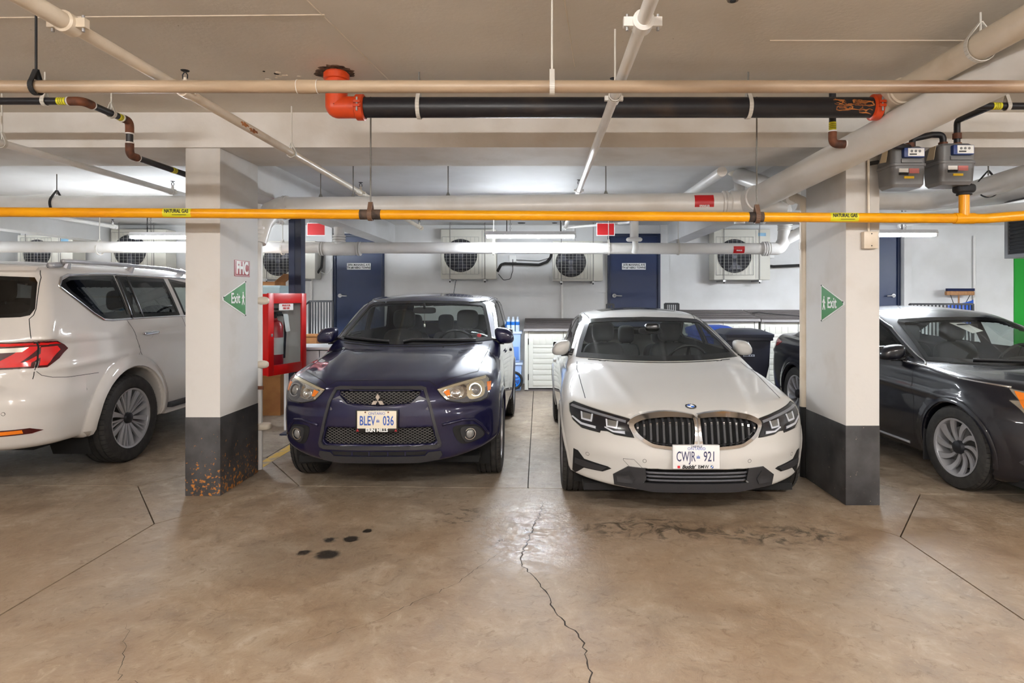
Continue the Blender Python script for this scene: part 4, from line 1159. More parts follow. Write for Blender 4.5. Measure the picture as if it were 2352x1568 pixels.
# ------------------------------------------------------------------ storage sheds
M_shed = mat('shed_putty', (208, 207, 198), .5, bump=.03, bscale=30)
M_lid = mat('shed_lid_brown', (98, 90, 88), .6, col2=(82, 75, 74), nscale=3, stretch=(.3, 8, 1))
def shed(x0, x1, yf, yb, zf, zb, label, flat_top_panels=True):
    t = thing('storage_shed', label, 'shed', ((x0 + x1) / 2, (yf + yb) / 2, 0), group='plastic storage sheds')
    zt = zf - .05
    mbox('side_wall', M_shed, t, x0 + .02, x0 + .05, yf + .03, yb, .02, zt); mbox('side_wall', M_shed, t, x1 - .05, x1 - .02, yf + .03, yb, .02, zt)
    mbox('back_wall', M_shed, t, x0 + .05, x1 - .05, yb - .03, yb, .02, zt); mbox('floor_tray', M_lid, t, x0, x1, yf + .02, yb, 0, .03)
    # sloped ribbed lid
    n = 5
    v = []; f = []
    for k in range(n + 1):
        y = yf - .05 + (yb - yf + .05) * k / n; z = zf + (zb - zf) * k / n
        v += [(x0 - .01, y, z), (x1 + .01, y, z), (x0 - .01, y, z - .045), (x1 + .01, y, z - .045)]
        if k:
            a, b = 4 * k - 4, 4 * k
            f += [(a, a + 1, b + 1, b), (a + 2, b + 2, b + 3, a + 3), (a, b, b + 2, a + 2), (a + 1, a + 3, b + 3, b + 1)]
    f += [(0, 2, 3, 1), (4 * n, 4 * n + 1, 4 * n + 3, 4 * n + 2)]
    lid = obj('lid', v, f, M_lid, t, world=True)
    mbox('lid_edge', mat('lid_edge_grey', (146, 142, 142), .5) if 'lid_edge_grey' not in bpy.data.materials else bpy.data.materials['lid_edge_grey'], lid, x0 - .015, x1 + .015, yf - .065, yf - .05, zf - .05, zf - .012, .006)
    for k in range(1, n):
        y = yf - .05 + (yb - yf + .05) * k / n; z = zf + (zb - zf) * k / n
        mbox('lid_rib', M_lid, lid, x0 + .01, x1 - .01, y - .012, y + .012, z - .01, z + .008, .003)
    # front: corner posts and two doors with boards
    for a in ((x0, x0 + .06), (x1 - .06, x1)): mbox('corner_post', M_shed, t, a[0], a[1], yf, yf + .05, .02, zt, .006)
    xm = (x0 + x1) / 2
    for s, (a, b) in enumerate(((x0 + .065, xm - .004), (xm + .004, x1 - .065))):
        d_ = mbox('door', M_shed, t, a, b, yf + .008, yf + .03, .05, zt - .01, .004)
        zz = .09
        k = 0
        while zz < zt - .32:
            mbox('board', M_shed, d_, a + .07, b - .07, yf - .002, yf + .01, zz, zz + .082, .006); zz += .089
        mbox('board', M_shed, d_, a + .07, b - .07, yf - .006, yf + .01, zz, zz + .04, .006); zz += .05
        nb = 4
        for q in range(nb):
            wq = (b - a - .14) / nb
            mbox('board', M_shed, d_, a + .07 + q * wq + .003, a + .07 + (q + 1) * wq - .003, yf + .0, yf + .01, zz, zt - .075, .003)
        for zh in (.18, zt - .22):
            mbox('hinge', M_print, d_, (a - .012) if s == 0 else (b - .004), (a + .004) if s == 0 else (b + .012), yf - .004, yf + .012, zh, zh + .10, .003)
    return t
shed(-.235, 1.03, 10.30, 11.15, 1.03, 1.16, 'putty plastic storage shed standing between the two front cars')
shed(2.42, 3.565, 10.25, 11.12, 1.19, 1.31, 'putty plastic storage shed behind the white sedan mirror')
shed(3.605, 4.82, 10.25, 11.12, 1.18, 1.31, 'putty plastic storage shed next to the right column, behind the bin')
c = mtube('loose_cord', M_dark, None, [(3.62, 10.72, 1.262), (3.72, 10.66, 1.28), (3.8, 10.62, 1.262), (4.3, 10.35, 1.222)], .006, 8, .03)
tag(c, 'thin black cord lying on the shed lid near the right column', 'cord')

# ------------------------------------------------------------------ wheeled bins
def bin_(cx, y0, ang, m_body, m_lid, label, w=.58, h=1.07):
    t = thing('wheeled_bin', label, 'bin', (cx, y0, 0), ang)
    def R(z, hw, d0, d1, r=.05):
        pts = []
        for (sx, yy, a0) in ((-1, d0, PI), (1, d0, 1.5 * PI), (1, d1, 0), (-1, d1, .5 * PI)):
            for k in range(4):
                a = a0 + k * PI / 6
                pts.append((sx * (hw - r) + r * math.cos(a), yy + (r if yy == d0 else -r) + r * math.sin(a), z))
        return pts
    lv = [R(.06, w * .40, .06, .56), R(.45, w * .42, .04, .60), R(.62, w * .47, .015, .64), R(h - .14, w * .49, 0, .66), R(h - .13, w * .53, -.03, .70), R(h - .09, w * .53, -.03, .70)]
    v = [p for q in lv for p in q]; n = 16
    f = [tuple(range(n)), tuple((len(lv) - 1) * n + k for k in range(n))]
    for i in range(len(lv) - 1):
        for k in range(n): f.append((i * n + k, i * n + (k + 1) % n, (i + 1) * n + (k + 1) % n, (i + 1) * n + k))
    obj('body', v, f, m_body, t, auto=.5)
    lv = [R(h - .088, w * .54, -.045, .72), R(h - .05, w * .545, -.05, .72), R(h - .035, w * .50, -.02, .70), R(h + .005, w * .36, .12, .60)]
    v = [p for q in lv for p in q]
    f = [tuple(range(n)), tuple((len(lv) - 1) * n + k for k in range(n))]
    for i in range(len(lv) - 1):
        for k in range(n): f.append((i * n + k, i * n + (k + 1) % n, (i + 1) * n + (k + 1) % n, (i + 1) * n + k))
    obj('lid', v, f, m_lid, t, auto=.4)
    for s in (-1, 1): G().lathe([(.03, -.03), (.10, -.03), (.11, -.02), (.11, .02), (.10, .03), (.03, .03)], (s * w * .44, .62, .11), 'x', 18).build('wheel', M_dark, t, world=False)
    mtube('handle', m_body, t, [(-w * .4, .70, h - .11), (-w * .4, .78, h - .08), (w * .4, .78, h - .08), (w * .4, .70, h - .11)], .016, 8, .03, world=False)
    return t
M_binbk = mat('bin_charcoal', (34, 36, 48), .42)
M_binbl = mat('bin_blue', (36, 70, 160), .45)
b1 = bin_(2.80, 8.42, 0, M_binbk, M_binbk, 'charcoal wheeled bin behind the right mirror of the white sedan', .62, 1.09)
g = mbox('bin_label', mat('label_grey', (150, 156, 170), .5), b1, -.075, .075, -.004, .001, .745, .772, world=False)
for q in (-.055, -.035, -.015, .02, .05): mbox('label_mark', M_print, g, q - .007, q + .007, -.0046, -.004, .752, .766, world=False)
bin_(2.62, 9.3, 0, M_binbl, M_binbl, 'blue lidded wheeled bin behind the charcoal bin', .58, 1.10)

# ------------------------------------------------------------------ totes, water, balance bike
M_tote = glass_mat('translucent_tote', (.55, .68, .92), .25, .8)
M_totep = mat('tote_blue', (164, 190, 230), .35)
def tote(x0, x1, y0, y1, z0, z1, label, m_lid, m_in):
    t = thing('storage_tote', label, 'tote', ((x0 + x1) / 2, (y0 + y1) / 2, z0), group='stacked plastic totes')
    tp = .02
    v = [(x0 + tp, y0 + tp, z0), (x1 - tp, y0 + tp, z0), (x1 - tp, y1 - tp, z0), (x0 + tp, y1 - tp, z0), (x0, y0, z1), (x1, y0, z1), (x1, y1, z1), (x0, y1, z1)]
    obj('shell', v, [(0, 3, 2, 1), (0, 1, 5, 4), (1, 2, 6, 5), (2, 3, 7, 6), (3, 0, 4, 7)], M_totep, t, world=True)
    for k in range(3):
        xx = x0 + tp + (x1 - x0 - 2 * tp) * (k / 2)
        obj('rib', [(xx - .012, y0 + tp - .008, z0 + .02), (xx + .012, y0 + tp - .008, z0 + .02), (xx + .012, y0 - .008, z1 - .02), (xx - .012, y0 - .008, z1 - .02), (xx - .012, y0 + tp, z0 + .02), (xx + .012, y0 + tp, z0 + .02), (xx + .012, y0, z1 - .02), (xx - .012, y0, z1 - .02)], [(0, 1, 2, 3), (7, 6, 5, 4), (0, 4, 5, 1), (1, 5, 6, 2), (2, 6, 7, 3), (3, 7, 4, 0)], M_totep, t, world=True)
    mbox('lid', m_lid, t, x0 - .02, x1 + .02, y0 - .02, y1 + .02, z1, z1 + .04, .008)
    mbox('contents', m_in, t, x0 + .03, x1 - .03, y0 + .004, y0 + .2, z0 + .03, z0 + (z1 - z0) * .55, .01)
    return t
M_lidp = mat('tote_lid_pale', (186, 200, 226), .4)
tote(-.80, -.285, 10.35, 10.75, .0, .42, 'lower blue plastic tote behind the balance bike', M_lidp, mat('tote_fill_blue', (58, 92, 160), .6))
tote(-.80, -.30, 10.35, 10.75, .47, .93, 'upper blue plastic tote under the pack of water bottles', M_lidp, mat('tote_fill_mid', (92, 134, 206), .6))
M_water = mat('bottle_clear', (196, 210, 228), .15, spec=.6)
M_cap = mat('bottle_cap', (206, 214, 226), .4)
M_wlabel = mat('bottle_wrap_blue', (28, 108, 196), .3)
for j in range(3):
    for i in range(5):
        x, y = -.655 + i * .075, 10.44 + j * .072
        t = thing('water_bottle', 'water bottle in the pack on the upper tote, %s row, %s from the left' % (('front', 'middle', 'back')[j], ('first', 'second', 'third', 'fourth', 'fifth')[i]), 'bottle', (x, y, .97), group='water bottles in the pack')
        G().lathe([(.0001, 0), (.031, 0), (.033, .01), (.033, .15), (.028, .18), (.013, .21), (.013, .222), (.0001, .222)], (0, 0, 0), 'z', 12).build('bottle', M_water, t, world=False)
        G().lathe([(.0001, .222), (.0145, .222), (.0145, .238), (.0001, .24)], (0, 0, 0), 'z', 10).build('cap', M_cap, t, world=False)
        G().lathe([(.0335, .105), (.0345, .11), (.0345, .155), (.0335, .16)], (0, 0, 0), 'z', 12, closed=True).build('wrap', M_wlabel, t, world=False)
def kid_wheel(t, c, R, name):
    g = G().torus(c, R - .022, .022, 'y', 28, 10); w = g.build(name, M_dark, t, auto=3)
    M = bpy.data.materials.get('bike_blue') or mat('bike_blue', (24, 128, 226), .35)
    g = G().torus(c, R - .05, .009, 'y', 28, 8).lathe([(.0001, -.02), (.02, -.02), (.02, .02), (.0001, .02)], c, 'y', 12)
    for k in range(5):
        a = 2 * PI * k / 5 + .3
        g.tube([(c[0] + .01 * math.cos(a), c[1], c[2] + .01 * math.sin(a)), (c[0] + (R - .05) * math.cos(a), c[1], c[2] + (R - .05) * math.sin(a))], .009, 8)
    g.build('rim', M, w, auto=.7)
bk = thing('balance_bike', 'small balance bike with bright blue wheels in front of the totes', 'bike', (-.62, 10.1, 0))
kid_wheel(bk, (-.405, 10.12, .20), .15, 'wheel'); kid_wheel(bk, (-.62, 10.22, .10), .15 - .045, 'wheel')
mtube('frame', bpy.data.materials['bike_blue'], bk, [(-.405, 10.12, .20), (-.6, 10.14, .18), (-.75, 10.16, .22), (-.9, 10.16, .35)], .014, 10, .03)
mtube('fork', M_plate, bk, [(-.405, 10.09, .20), (-.55, 10.09, .27), (-.72, 10.09, .34)], .012, 8, .03)
G().sq((-.60, 10.12, .43), (.10, .05, .03), .7, .7).build('seat', M_wlabel, bk, auto=3)
mtube('seat_post', M_dark, bk, [(-.62, 10.13, .42), (-.66, 10.15, .2)], .012, 8)
G().torus((-.62, 10.22, .075), .06, .03, 'y', 20, 8).build('stand', M_dark, bk, auto=3)

# push broom and snow shovel leaning on the wall behind the black sedan
bl = thing('push_broom', 'push broom with wide wooden head up, leaning on the back wall', 'broom', (7.3, 10.95, .0))
M_wood = mat('broom_wood', (176, 128, 82), .6, col2=(150, 104, 64), nscale=5, stretch=(8, 1, 1))
mbox('head', M_wood, bl, 7.08, 7.57, 10.96, 11.03, 1.565, 1.64, .02)
mbox('bristles', mat('bristle_navy', (24, 32, 70), .9), bl, 7.10, 7.57, 10.965, 11.025, 1.64, 1.685)['kind'] = 'stuff'
mtube('handle', M_wood, bl, [(7.28, 10.95, 1.56), (7.15, 10.75, .6), (7.12, 10.6, .02)], .014, 10)
for s in ((7.14, 1.57), (7.48, 1.57)): mtube('brace', M_dark, bl, [(s[0], 10.955, s[1]), (7.22, 10.87, 1.2)], .006, 8)
sh = thing('snow_shovel', 'blue plastic snow shovel blade behind the push broom', 'shovel', (7.3, 10.6, .0))
v = []; f = []
for i in range(5):
    for k in range(5):
        u = i / 4 - .5
        v.append((7.28 + u * (.36 + .08 * k / 4), 10.72 + .10 * (u * 2) ** 2 + .02 * k, 1.02 + .42 * k / 4 + u * .10))
v += [(p[0], p[1] + .006, p[2]) for p in v]
for i in range(4):
    for k in range(4):
        a = i * 5 + k; f += [(a, a + 1, a + 6, a + 5), (a + 25, a + 30, a + 31, a + 26)]
for i in range(4):
    f += [(i * 5, i * 5 + 5, i * 5 + 30, i * 5 + 25), (i * 5 + 4, i * 5 + 29, i * 5 + 34, i * 5 + 9)]
for k in range(4): f += [(k, k + 25, k + 26, k + 1), (20 + k, 21 + k, 46 + k, 45 + k)]
obj('blade', v, f, mat('shovel_blue', (30, 84, 190), .4), sh, world=True, auto=.6)
mtube('handle', M_dark, sh, [(7.28, 10.72, 1.05), (7.26, 10.5, .0)], .015, 10)

# ------------------------------------------------------------------ car bodies: smooth implicit shells, meshed once
def pchip(pts):
    p = np.array(sorted(pts), float); x, y = p[:, 0], p[:, 1]
    h = np.diff(x); d = np.diff(y) / h
    m = np.zeros_like(y)
    for i in range(1, len(x) - 1):
        if d[i - 1] * d[i] > 0:
            w1, w2 = 2 * h[i] + h[i - 1], h[i] + 2 * h[i - 1]
            m[i] = (w1 + w2) / (w1 / d[i - 1] + w2 / d[i])
    m[0], m[-1] = d[0], d[-1]
    tx = np.linspace(x[0], x[-1], 500)
    i = np.clip(np.searchsorted(x, tx) - 1, 0, len(x) - 2)
    t = (tx - x[i]) / h[i]
    ty = (2 * t**3 - 3 * t**2 + 1) * y[i] + (t**3 - 2 * t**2 + t) * h[i] * m[i] + (-2 * t**3 + 3 * t**2) * y[i + 1] + (t**3 - t**2) * h[i] * m[i + 1]
    k = np.ones(9) / 9
    ty2 = np.convolve(np.pad(ty, 4, mode='edge'), k, 'valid')
    s0, s1 = m[0], m[-1]
    def f(q):
        r = np.interp(q, tx, ty2)
        return r + np.where(q < tx[0], (q - tx[0]) * s0, 0) + np.where(q > tx[-1], (q - tx[-1]) * s1, 0)
    return f

def smax(a, b, k):
    h = np.maximum(k - np.abs(a - b), 0) / k
    return np.maximum(a, b) + h * h * k * .25
def smin(a, b, k): return -smax(-a, -b, k)

def sd_poly(px, py, poly):
    """signed distance to a 2-D polygon (numpy)"""
    P = np.array(poly, float); n = len(P)
    d = np.full(px.shape, 1e9); inside = np.zeros(px.shape, bool)
    for i in range(n):
        a, b = P[i], P[(i + 1) % n]
        e = b - a
        wx, wy = px - a[0], py - a[1]
        t = np.clip((wx * e[0] + wy * e[1]) / (e @ e), 0, 1)
        d = np.minimum(d, (wx - e[0] * t) ** 2 + (wy - e[1] * t) ** 2)
        c = ((a[1] > py) != (b[1] > py)) & (px < (b[0] - a[0]) * (py - a[1]) / ((b[1] - a[1]) if b[1] != a[1] else 1e-9) + a[0])
        inside ^= c
    return np.where(inside, -1, 1) * np.sqrt(d)

def surface_net(f, lo, hi, h):
    ax = [np.arange(lo[i], hi[i] + h, h) for i in range(3)]
    X, Y, Z = np.meshgrid(*ax, indexing='ij')
    F = f(X, Y, Z).astype(np.float32)
    S = F < 0
    nx, ny, nz = F.shape
    c = np.zeros((nx - 1, ny - 1, nz - 1), np.int8)
    for i in (0, 1):
        for j in (0, 1):
            for k in (0, 1): c += S[i:nx - 1 + i, j:ny - 1 + j, k:nz - 1 + k]
    act = (c > 0) & (c < 8)
    ids = np.argwhere(act)
    idx = -np.ones(c.shape, np.int64); idx[act] = np.arange(len(ids))
    acc = np.zeros((len(ids), 3)); cnt = np.zeros(len(ids))
    corners = [(i, j, k) for i in (0, 1) for j in (0, 1) for k in (0, 1)]
    for a in corners:
        for d in range(3):
            if a[d]: continue
            b = list(a); b[d] = 1
            fa = F[ids[:, 0] + a[0], ids[:, 1] + a[1], ids[:, 2] + a[2]]
            fb = F[ids[:, 0] + b[0], ids[:, 1] + b[1], ids[:, 2] + b[2]]
            m = (fa < 0) != (fb < 0)
            t = np.where(m, fa / np.where(m, fa - fb, 1), 0)
            p = np.tile(np.array(a, float), (len(ids), 1)); p[:, d] += t
            acc[m] += p[m]; cnt[m] += 1
    V = (ids + acc / cnt[:, None]) * h + np.array(lo)
    Q = []
    for d in range(3):
        e1, e2 = (d + 1) % 3, (d + 2) % 3
        sl0 = [slice(1, -1)] * 3; sl1 = [slice(1, -1)] * 3
        sl0[d] = slice(0, -1); sl1[d] = slice(1, None)
        A, B = S[tuple(sl0)], S[tuple(sl1)]
        e = np.argwhere(A != B)
        if not len(e): continue
        fl = A[e[:, 0], e[:, 1], e[:, 2]]
        o = e.copy()
        for q in range(3):
            if q != d: o[:, q] += 1
        def cell(s1, s2):
            r = o.copy(); r[:, e1] -= s1; r[:, e2] -= s2
            return idx[r[:, 0], r[:, 1], r[:, 2]]
        q = np.stack([cell(1, 1), cell(0, 1), cell(0, 0), cell(1, 0)], 1)
        q[~fl] = q[~fl][:, ::-1]
        Q.append(q)
    Q = np.concatenate(Q); Q = Q[(Q >= 0).all(1)]
    eps = 1e-3
    def grad(P):
        g = np.zeros_like(P)
        for d in range(3):
            a = P.copy(); b = P.copy(); a[:, d] += eps; b[:, d] -= eps
            g[:, d] = (f(a[:, 0], a[:, 1], a[:, 2]) - f(b[:, 0], b[:, 1], b[:, 2])) / (2 * eps)
        return g
    for it in range(4):
        g = grad(V); v = f(V[:, 0], V[:, 1], V[:, 2])
        st = (v / np.maximum((g * g).sum(1), .05))[:, None] * g
        l = np.linalg.norm(st, axis=1, keepdims=True)
        V -= st * np.minimum(1, .6 * h / np.maximum(l, 1e-9))
    g = grad(V); N = g / np.maximum(np.linalg.norm(g, axis=1, keepdims=True), 1e-9)
    return V, Q, N

def shell_obj(name, V, Q, N, m, parent, keep=None):
    if keep is not None: Q = Q[keep]
    used = np.unique(Q)
    mp = -np.ones(len(V), np.int64); mp[used] = np.arange(len(used))
    v, q, n = V[used], mp[Q], N[used]
    me = bpy.data.meshes.new(name)
    me.vertices.add(len(v)); me.vertices.foreach_set('co', v.astype(np.float32).ravel())
    me.loops.add(len(q) * 4); me.loops.foreach_set('vertex_index', q.astype(np.int32).ravel())
    me.polygons.add(len(q)); me.polygons.foreach_set('loop_start', np.arange(0, len(q) * 4, 4, dtype=np.int32))
    me.polygons.foreach_set('use_smooth', np.ones(len(q), bool))
    me.update(); me.validate()
    me.normals_split_custom_set_from_vertices([tuple(x) for x in n])
    me.materials.append(m)
    o = bpy.data.objects.new(name, me); COL.objects.link(o); o.parent = parent
    return o

class Car:
    """y runs from the nose (0) to the tail (L); x across; z up"""
    def __init__(s, root, f, lo, hi, h):
        s.root = root; s.f = f; s.h = h
        s.V, s.Q, s.N = surface_net(f, lo, hi, h)
        s.C = s.V[s.Q].mean(1); s.CN = s.N[s.Q].mean(1)
        s.bvh = BVHTree.FromPolygons([tuple(v) for v in s.V], [tuple(int(i) for i in q) for q in s.Q])
        s.hole = np.zeros(len(s.Q), bool)
    AX = {'f': (Vector((0, 1, 0)), lambda a, b: (a, -1.0, b)), 'r': (Vector((0, -1, 0)), lambda a, b: (a, 9.0, b)),
          'sl': (Vector((1, 0, 0)), lambda a, b: (-3.0, a, b)), 'sr': (Vector((-1, 0, 0)), lambda a, b: (3.0, a, b)), 't': (Vector((0, 0, -1)), lambda a, b: (a, b, 5.0))}
    def hit(s, a, b, ax):
        d, o = s.AX[ax]
        p, n, i, l = s.bvh.ray_cast(Vector(o(a, b)), d)
        if p is None:
            q = Vector(o(a, b)); q = q + d * (1.0 + .3 if ax == 'f' else 3.0)
            p, n, i, l = s.bvh.find_nearest(q)
        if n.dot(d) > 0: n = -n
        return p, n
    def cut(s, poly, ax, shrink):
        a, b = {'f': (0, 2), 'r': (0, 2), 'sl': (1, 2), 'sr': (1, 2), 't': (0, 1)}[ax]
        nd = {'f': -s.CN[:, 1], 'r': s.CN[:, 1], 'sl': -s.CN[:, 0], 'sr': s.CN[:, 0], 't': s.CN[:, 2]}[ax]
        d = sd_poly(s.C[:, a], s.C[:, b], poly)
        s.hole |= (d < -shrink) & (nd > .12)
    def panel(s, name, poly, ax, m, off=.003, thick=.012, res=.03, parent=None, hole=None, bulge=0.0, smooth=.5):
        """a piece with the outline poly, lying on the body surface"""
        def dens(pl):
            out = []
            for i in range(len(pl)):
                p, q = Vector(pl[i]), Vector(pl[(i + 1) % len(pl)])
                n = max(1, int((q - p).length / res))
                out += [p.lerp(q, k / n) for k in range(n)]
            return out
        B = dens(poly); pts = list(B); ed = [(i, (i + 1) % len(B)) for i in range(len(B))]
        if hole:
            H = dens(hole); k0 = len(pts); pts += H; ed += [(k0 + i, k0 + (i + 1) % len(H)) for i in range(len(H))]
        xs = [p.x for p in B]; ys = [p.y for p in B]
        gx, gy = np.meshgrid(np.arange(min(xs), max(xs), res), np.arange(min(ys), max(ys), res))
        gx, gy = gx.ravel(), gy.ravel()
        d = sd_poly(gx, gy, [tuple(p) for p in B]); ok = d < -res * .45
        if hole: ok &= sd_poly(gx, gy, [tuple(p) for p in H]) > res * .45
        pts += [Vector((a, b)) for a, b in zip(gx[ok], gy[ok])]
        V2, _, F2, *_ = delaunay_2d_cdt(pts, ed, [], 0, 1e-6)
        F2 = [f for f in F2 if len(f) == 3]
        cx = np.array([sum(V2[i].x for i in f) / 3 for f in F2]); cy = np.array([sum(V2[i].y for i in f) / 3 for f in F2])
        ins = sd_poly(cx, cy, [tuple(p) for p in B]) < 0
        if hole: ins &= sd_poly(cx, cy, [tuple(p) for p in H]) > 0
        F2 = [f for f, q in zip(F2, ins) if q]
        if bulge: db = sd_poly(np.array([p.x for p in V2]), np.array([p.y for p in V2]), [tuple(p) for p in B])
        top, bot = [], []
        for i, p in enumerate(V2):
            q, n = s.hit(p.x, p.y, ax)
            o = off + (bulge * min(1, max(0, -db[i]) / .04) if bulge else 0)
            top.append(q + n * o); bot.append(q + n * (off - thick))
        cnt = {}
        for f in F2:
            for i in range(3):
                e = (f[i], f[(i + 1) % 3]); k = tuple(sorted(e)); cnt.setdefault(k, []).append(e)
        nv = len(top); F = [tuple(f) for f in F2]
        for k, es in cnt.items():
            if len(es) == 1: a, b = es[0]; F.append((b, a, a + nv, b + nv))
        return obj(name, top + bot, F, m, parent or s.root, auto=smooth)
    def path(s, pts, ax, res=.03):
        out = []
        for i in range(len(pts) - 1):
            p, q = Vector(pts[i]), Vector(pts[i + 1]); n = max(1, int((q - p).length / res))
            out += [p.lerp(q, k / n) for k in range(n)]
        out.append(Vector(pts[-1]))
        return [s.hit(p.x, p.y, ax) for p in out]
    def seam(s, name, pts, ax, m, w=.0025, off=.0012, parent=None):
        P = s.path(pts, ax, .025); v, f = [], []
        for i, (p, n) in enumerate(P):
            t = (P[min(i + 1, len(P) - 1)][0] - P[max(i - 1, 0)][0])
            if t.length < 1e-6: t = Vector((0, 0, 1))
            sd = n.cross(t.normalized()).normalized()
            v += [p + sd * w + n * off, p - sd * w + n * off]
            if i: f.append((2 * i - 2, 2 * i - 1, 2 * i + 1, 2 * i))
        return obj(name, v, f, m, parent or s.root, True)
    def strip(s, name, pts, ax, m, r=.008, off=.002, parent=None, closed=False, flat=1.0):
        P = s.path(pts + ([pts[0]] if closed else []), ax, .03)
        q = [p + n * off for p, n in P]
        if closed: q = q[:-1]
        return G().tube(q, r, 8, closed=closed).build(name, m, parent or s.root, world=False, auto=3)

def carf(P):
    """body function from named curves"""
    W, S, F, R, T = (pchip(P[k]) for k in 'WSFRT')
    Wm = P['Wm']; roof = pchip(P['roof'])
    (wy0, wz0), (wy1, wz1) = P['ws']; (ry0, rz0), (ry1, rz1) = P['rw']
    gw = pchip(P['gw'])       # greenhouse half width by height
    gp = pchip(P['gp'])       # plan factor of the greenhouse along y
    def f(x, y, z):
        ax = np.abs(x); u = ax / Wm
        side = ax - (W(y) + S(z))
        fr = F(z) + P['cF'] * u ** P['pF'] - y
        re = y - (R(z) - P['cR'] * u ** P['pR'])
        top = z - (T(y) - P['cT'] * u ** 2.5)
        bot = P['zb'] - z
        a = smax(side, top, P.get('kt', .10))
        a = smax(a, fr, P.get('kf', .12)); a = smax(a, re, P.get('kr', .12)); a = smax(a, bot, .05)
        # greenhouse
        gs = (ax - gw(z) * gp(y)) * .9
        l = math.hypot(wy1 - wy0, wz1 - wz0)
        ws = ((z - wz0) * (wy1 - wy0) - (y - P['cW'] * ax ** 2 - wy0) * (wz1 - wz0)) / l
        l2 = math.hypot(ry1 - ry0, rz1 - rz0)
        rw = ((y + P['cRW'] * ax ** 2 - ry0) * (rz0 - rz1) - (z - rz0) * (ry0 - ry1) * 1.0) / l2 if False else ((y + P['cRW'] * ax ** 2 - ry0) * (rz0 - rz1) + (z - rz0) * (ry1 - ry0)) / l2
        ro = z - (roof(y) - P['cRoof'] * (ax / .6) ** 2)
        g = smax(gs, ro, P.get('kg', .09)); g = smax(g, ws, P.get('kw', .05)); g = smax(g, rw, P.get('kw', .05)); g = smax(g, P['zg'] - z, .02)
        b = smin(a, g, P.get('kb', .03))
        for (yc, zc, rc) in P['arch']:
            cyl = np.sqrt((y - yc) ** 2 + (z - zc) ** 2) - rc
            b = smax(b, np.maximum(-cyl, -(ax - P['archx'])) if False else -np.maximum(cyl, P['archx'] - ax), .012)
            fl = P.get('flare', 0)
            if fl: pass
        if 'extra' in P: b = P['extra'](x, y, z, b)
        return b
    return f

M_tyre = mat('tyre_rubber', (34, 33, 33), .75, col2=(46, 44, 42), nscale=20)
M_chrome = mat('chrome', (214, 214, 216), .12, metal=1.0)
M_rimsil = mat('alloy_silver', (186, 186, 190), .3, metal=.55)
M_rimdk = mat('alloy_dark', (58, 58, 62), .4, metal=.7)
M_disc = mat('brake_disc', (110, 108, 106), .45, metal=.8)
M_gap = mat('panel_gap', (12, 12, 13), .8)
M_trimblk = mat('gloss_black_trim', (16, 16, 18), .25, coat=.3)
M_plastic = mat('dark_grey_plastic', (44, 44, 47), .55)
M_frit = mat('glass_edge_black', (10, 10, 11), .12)
M_int = mat('interior_charcoal', (36, 36, 38), .8)
M_seat = mat('seat_black', (26, 26, 28), .7)
M_liner = mat('headliner_grey', (66, 64, 62), .9)
M_under = mat('underbody_black', (14, 14, 15), .9)

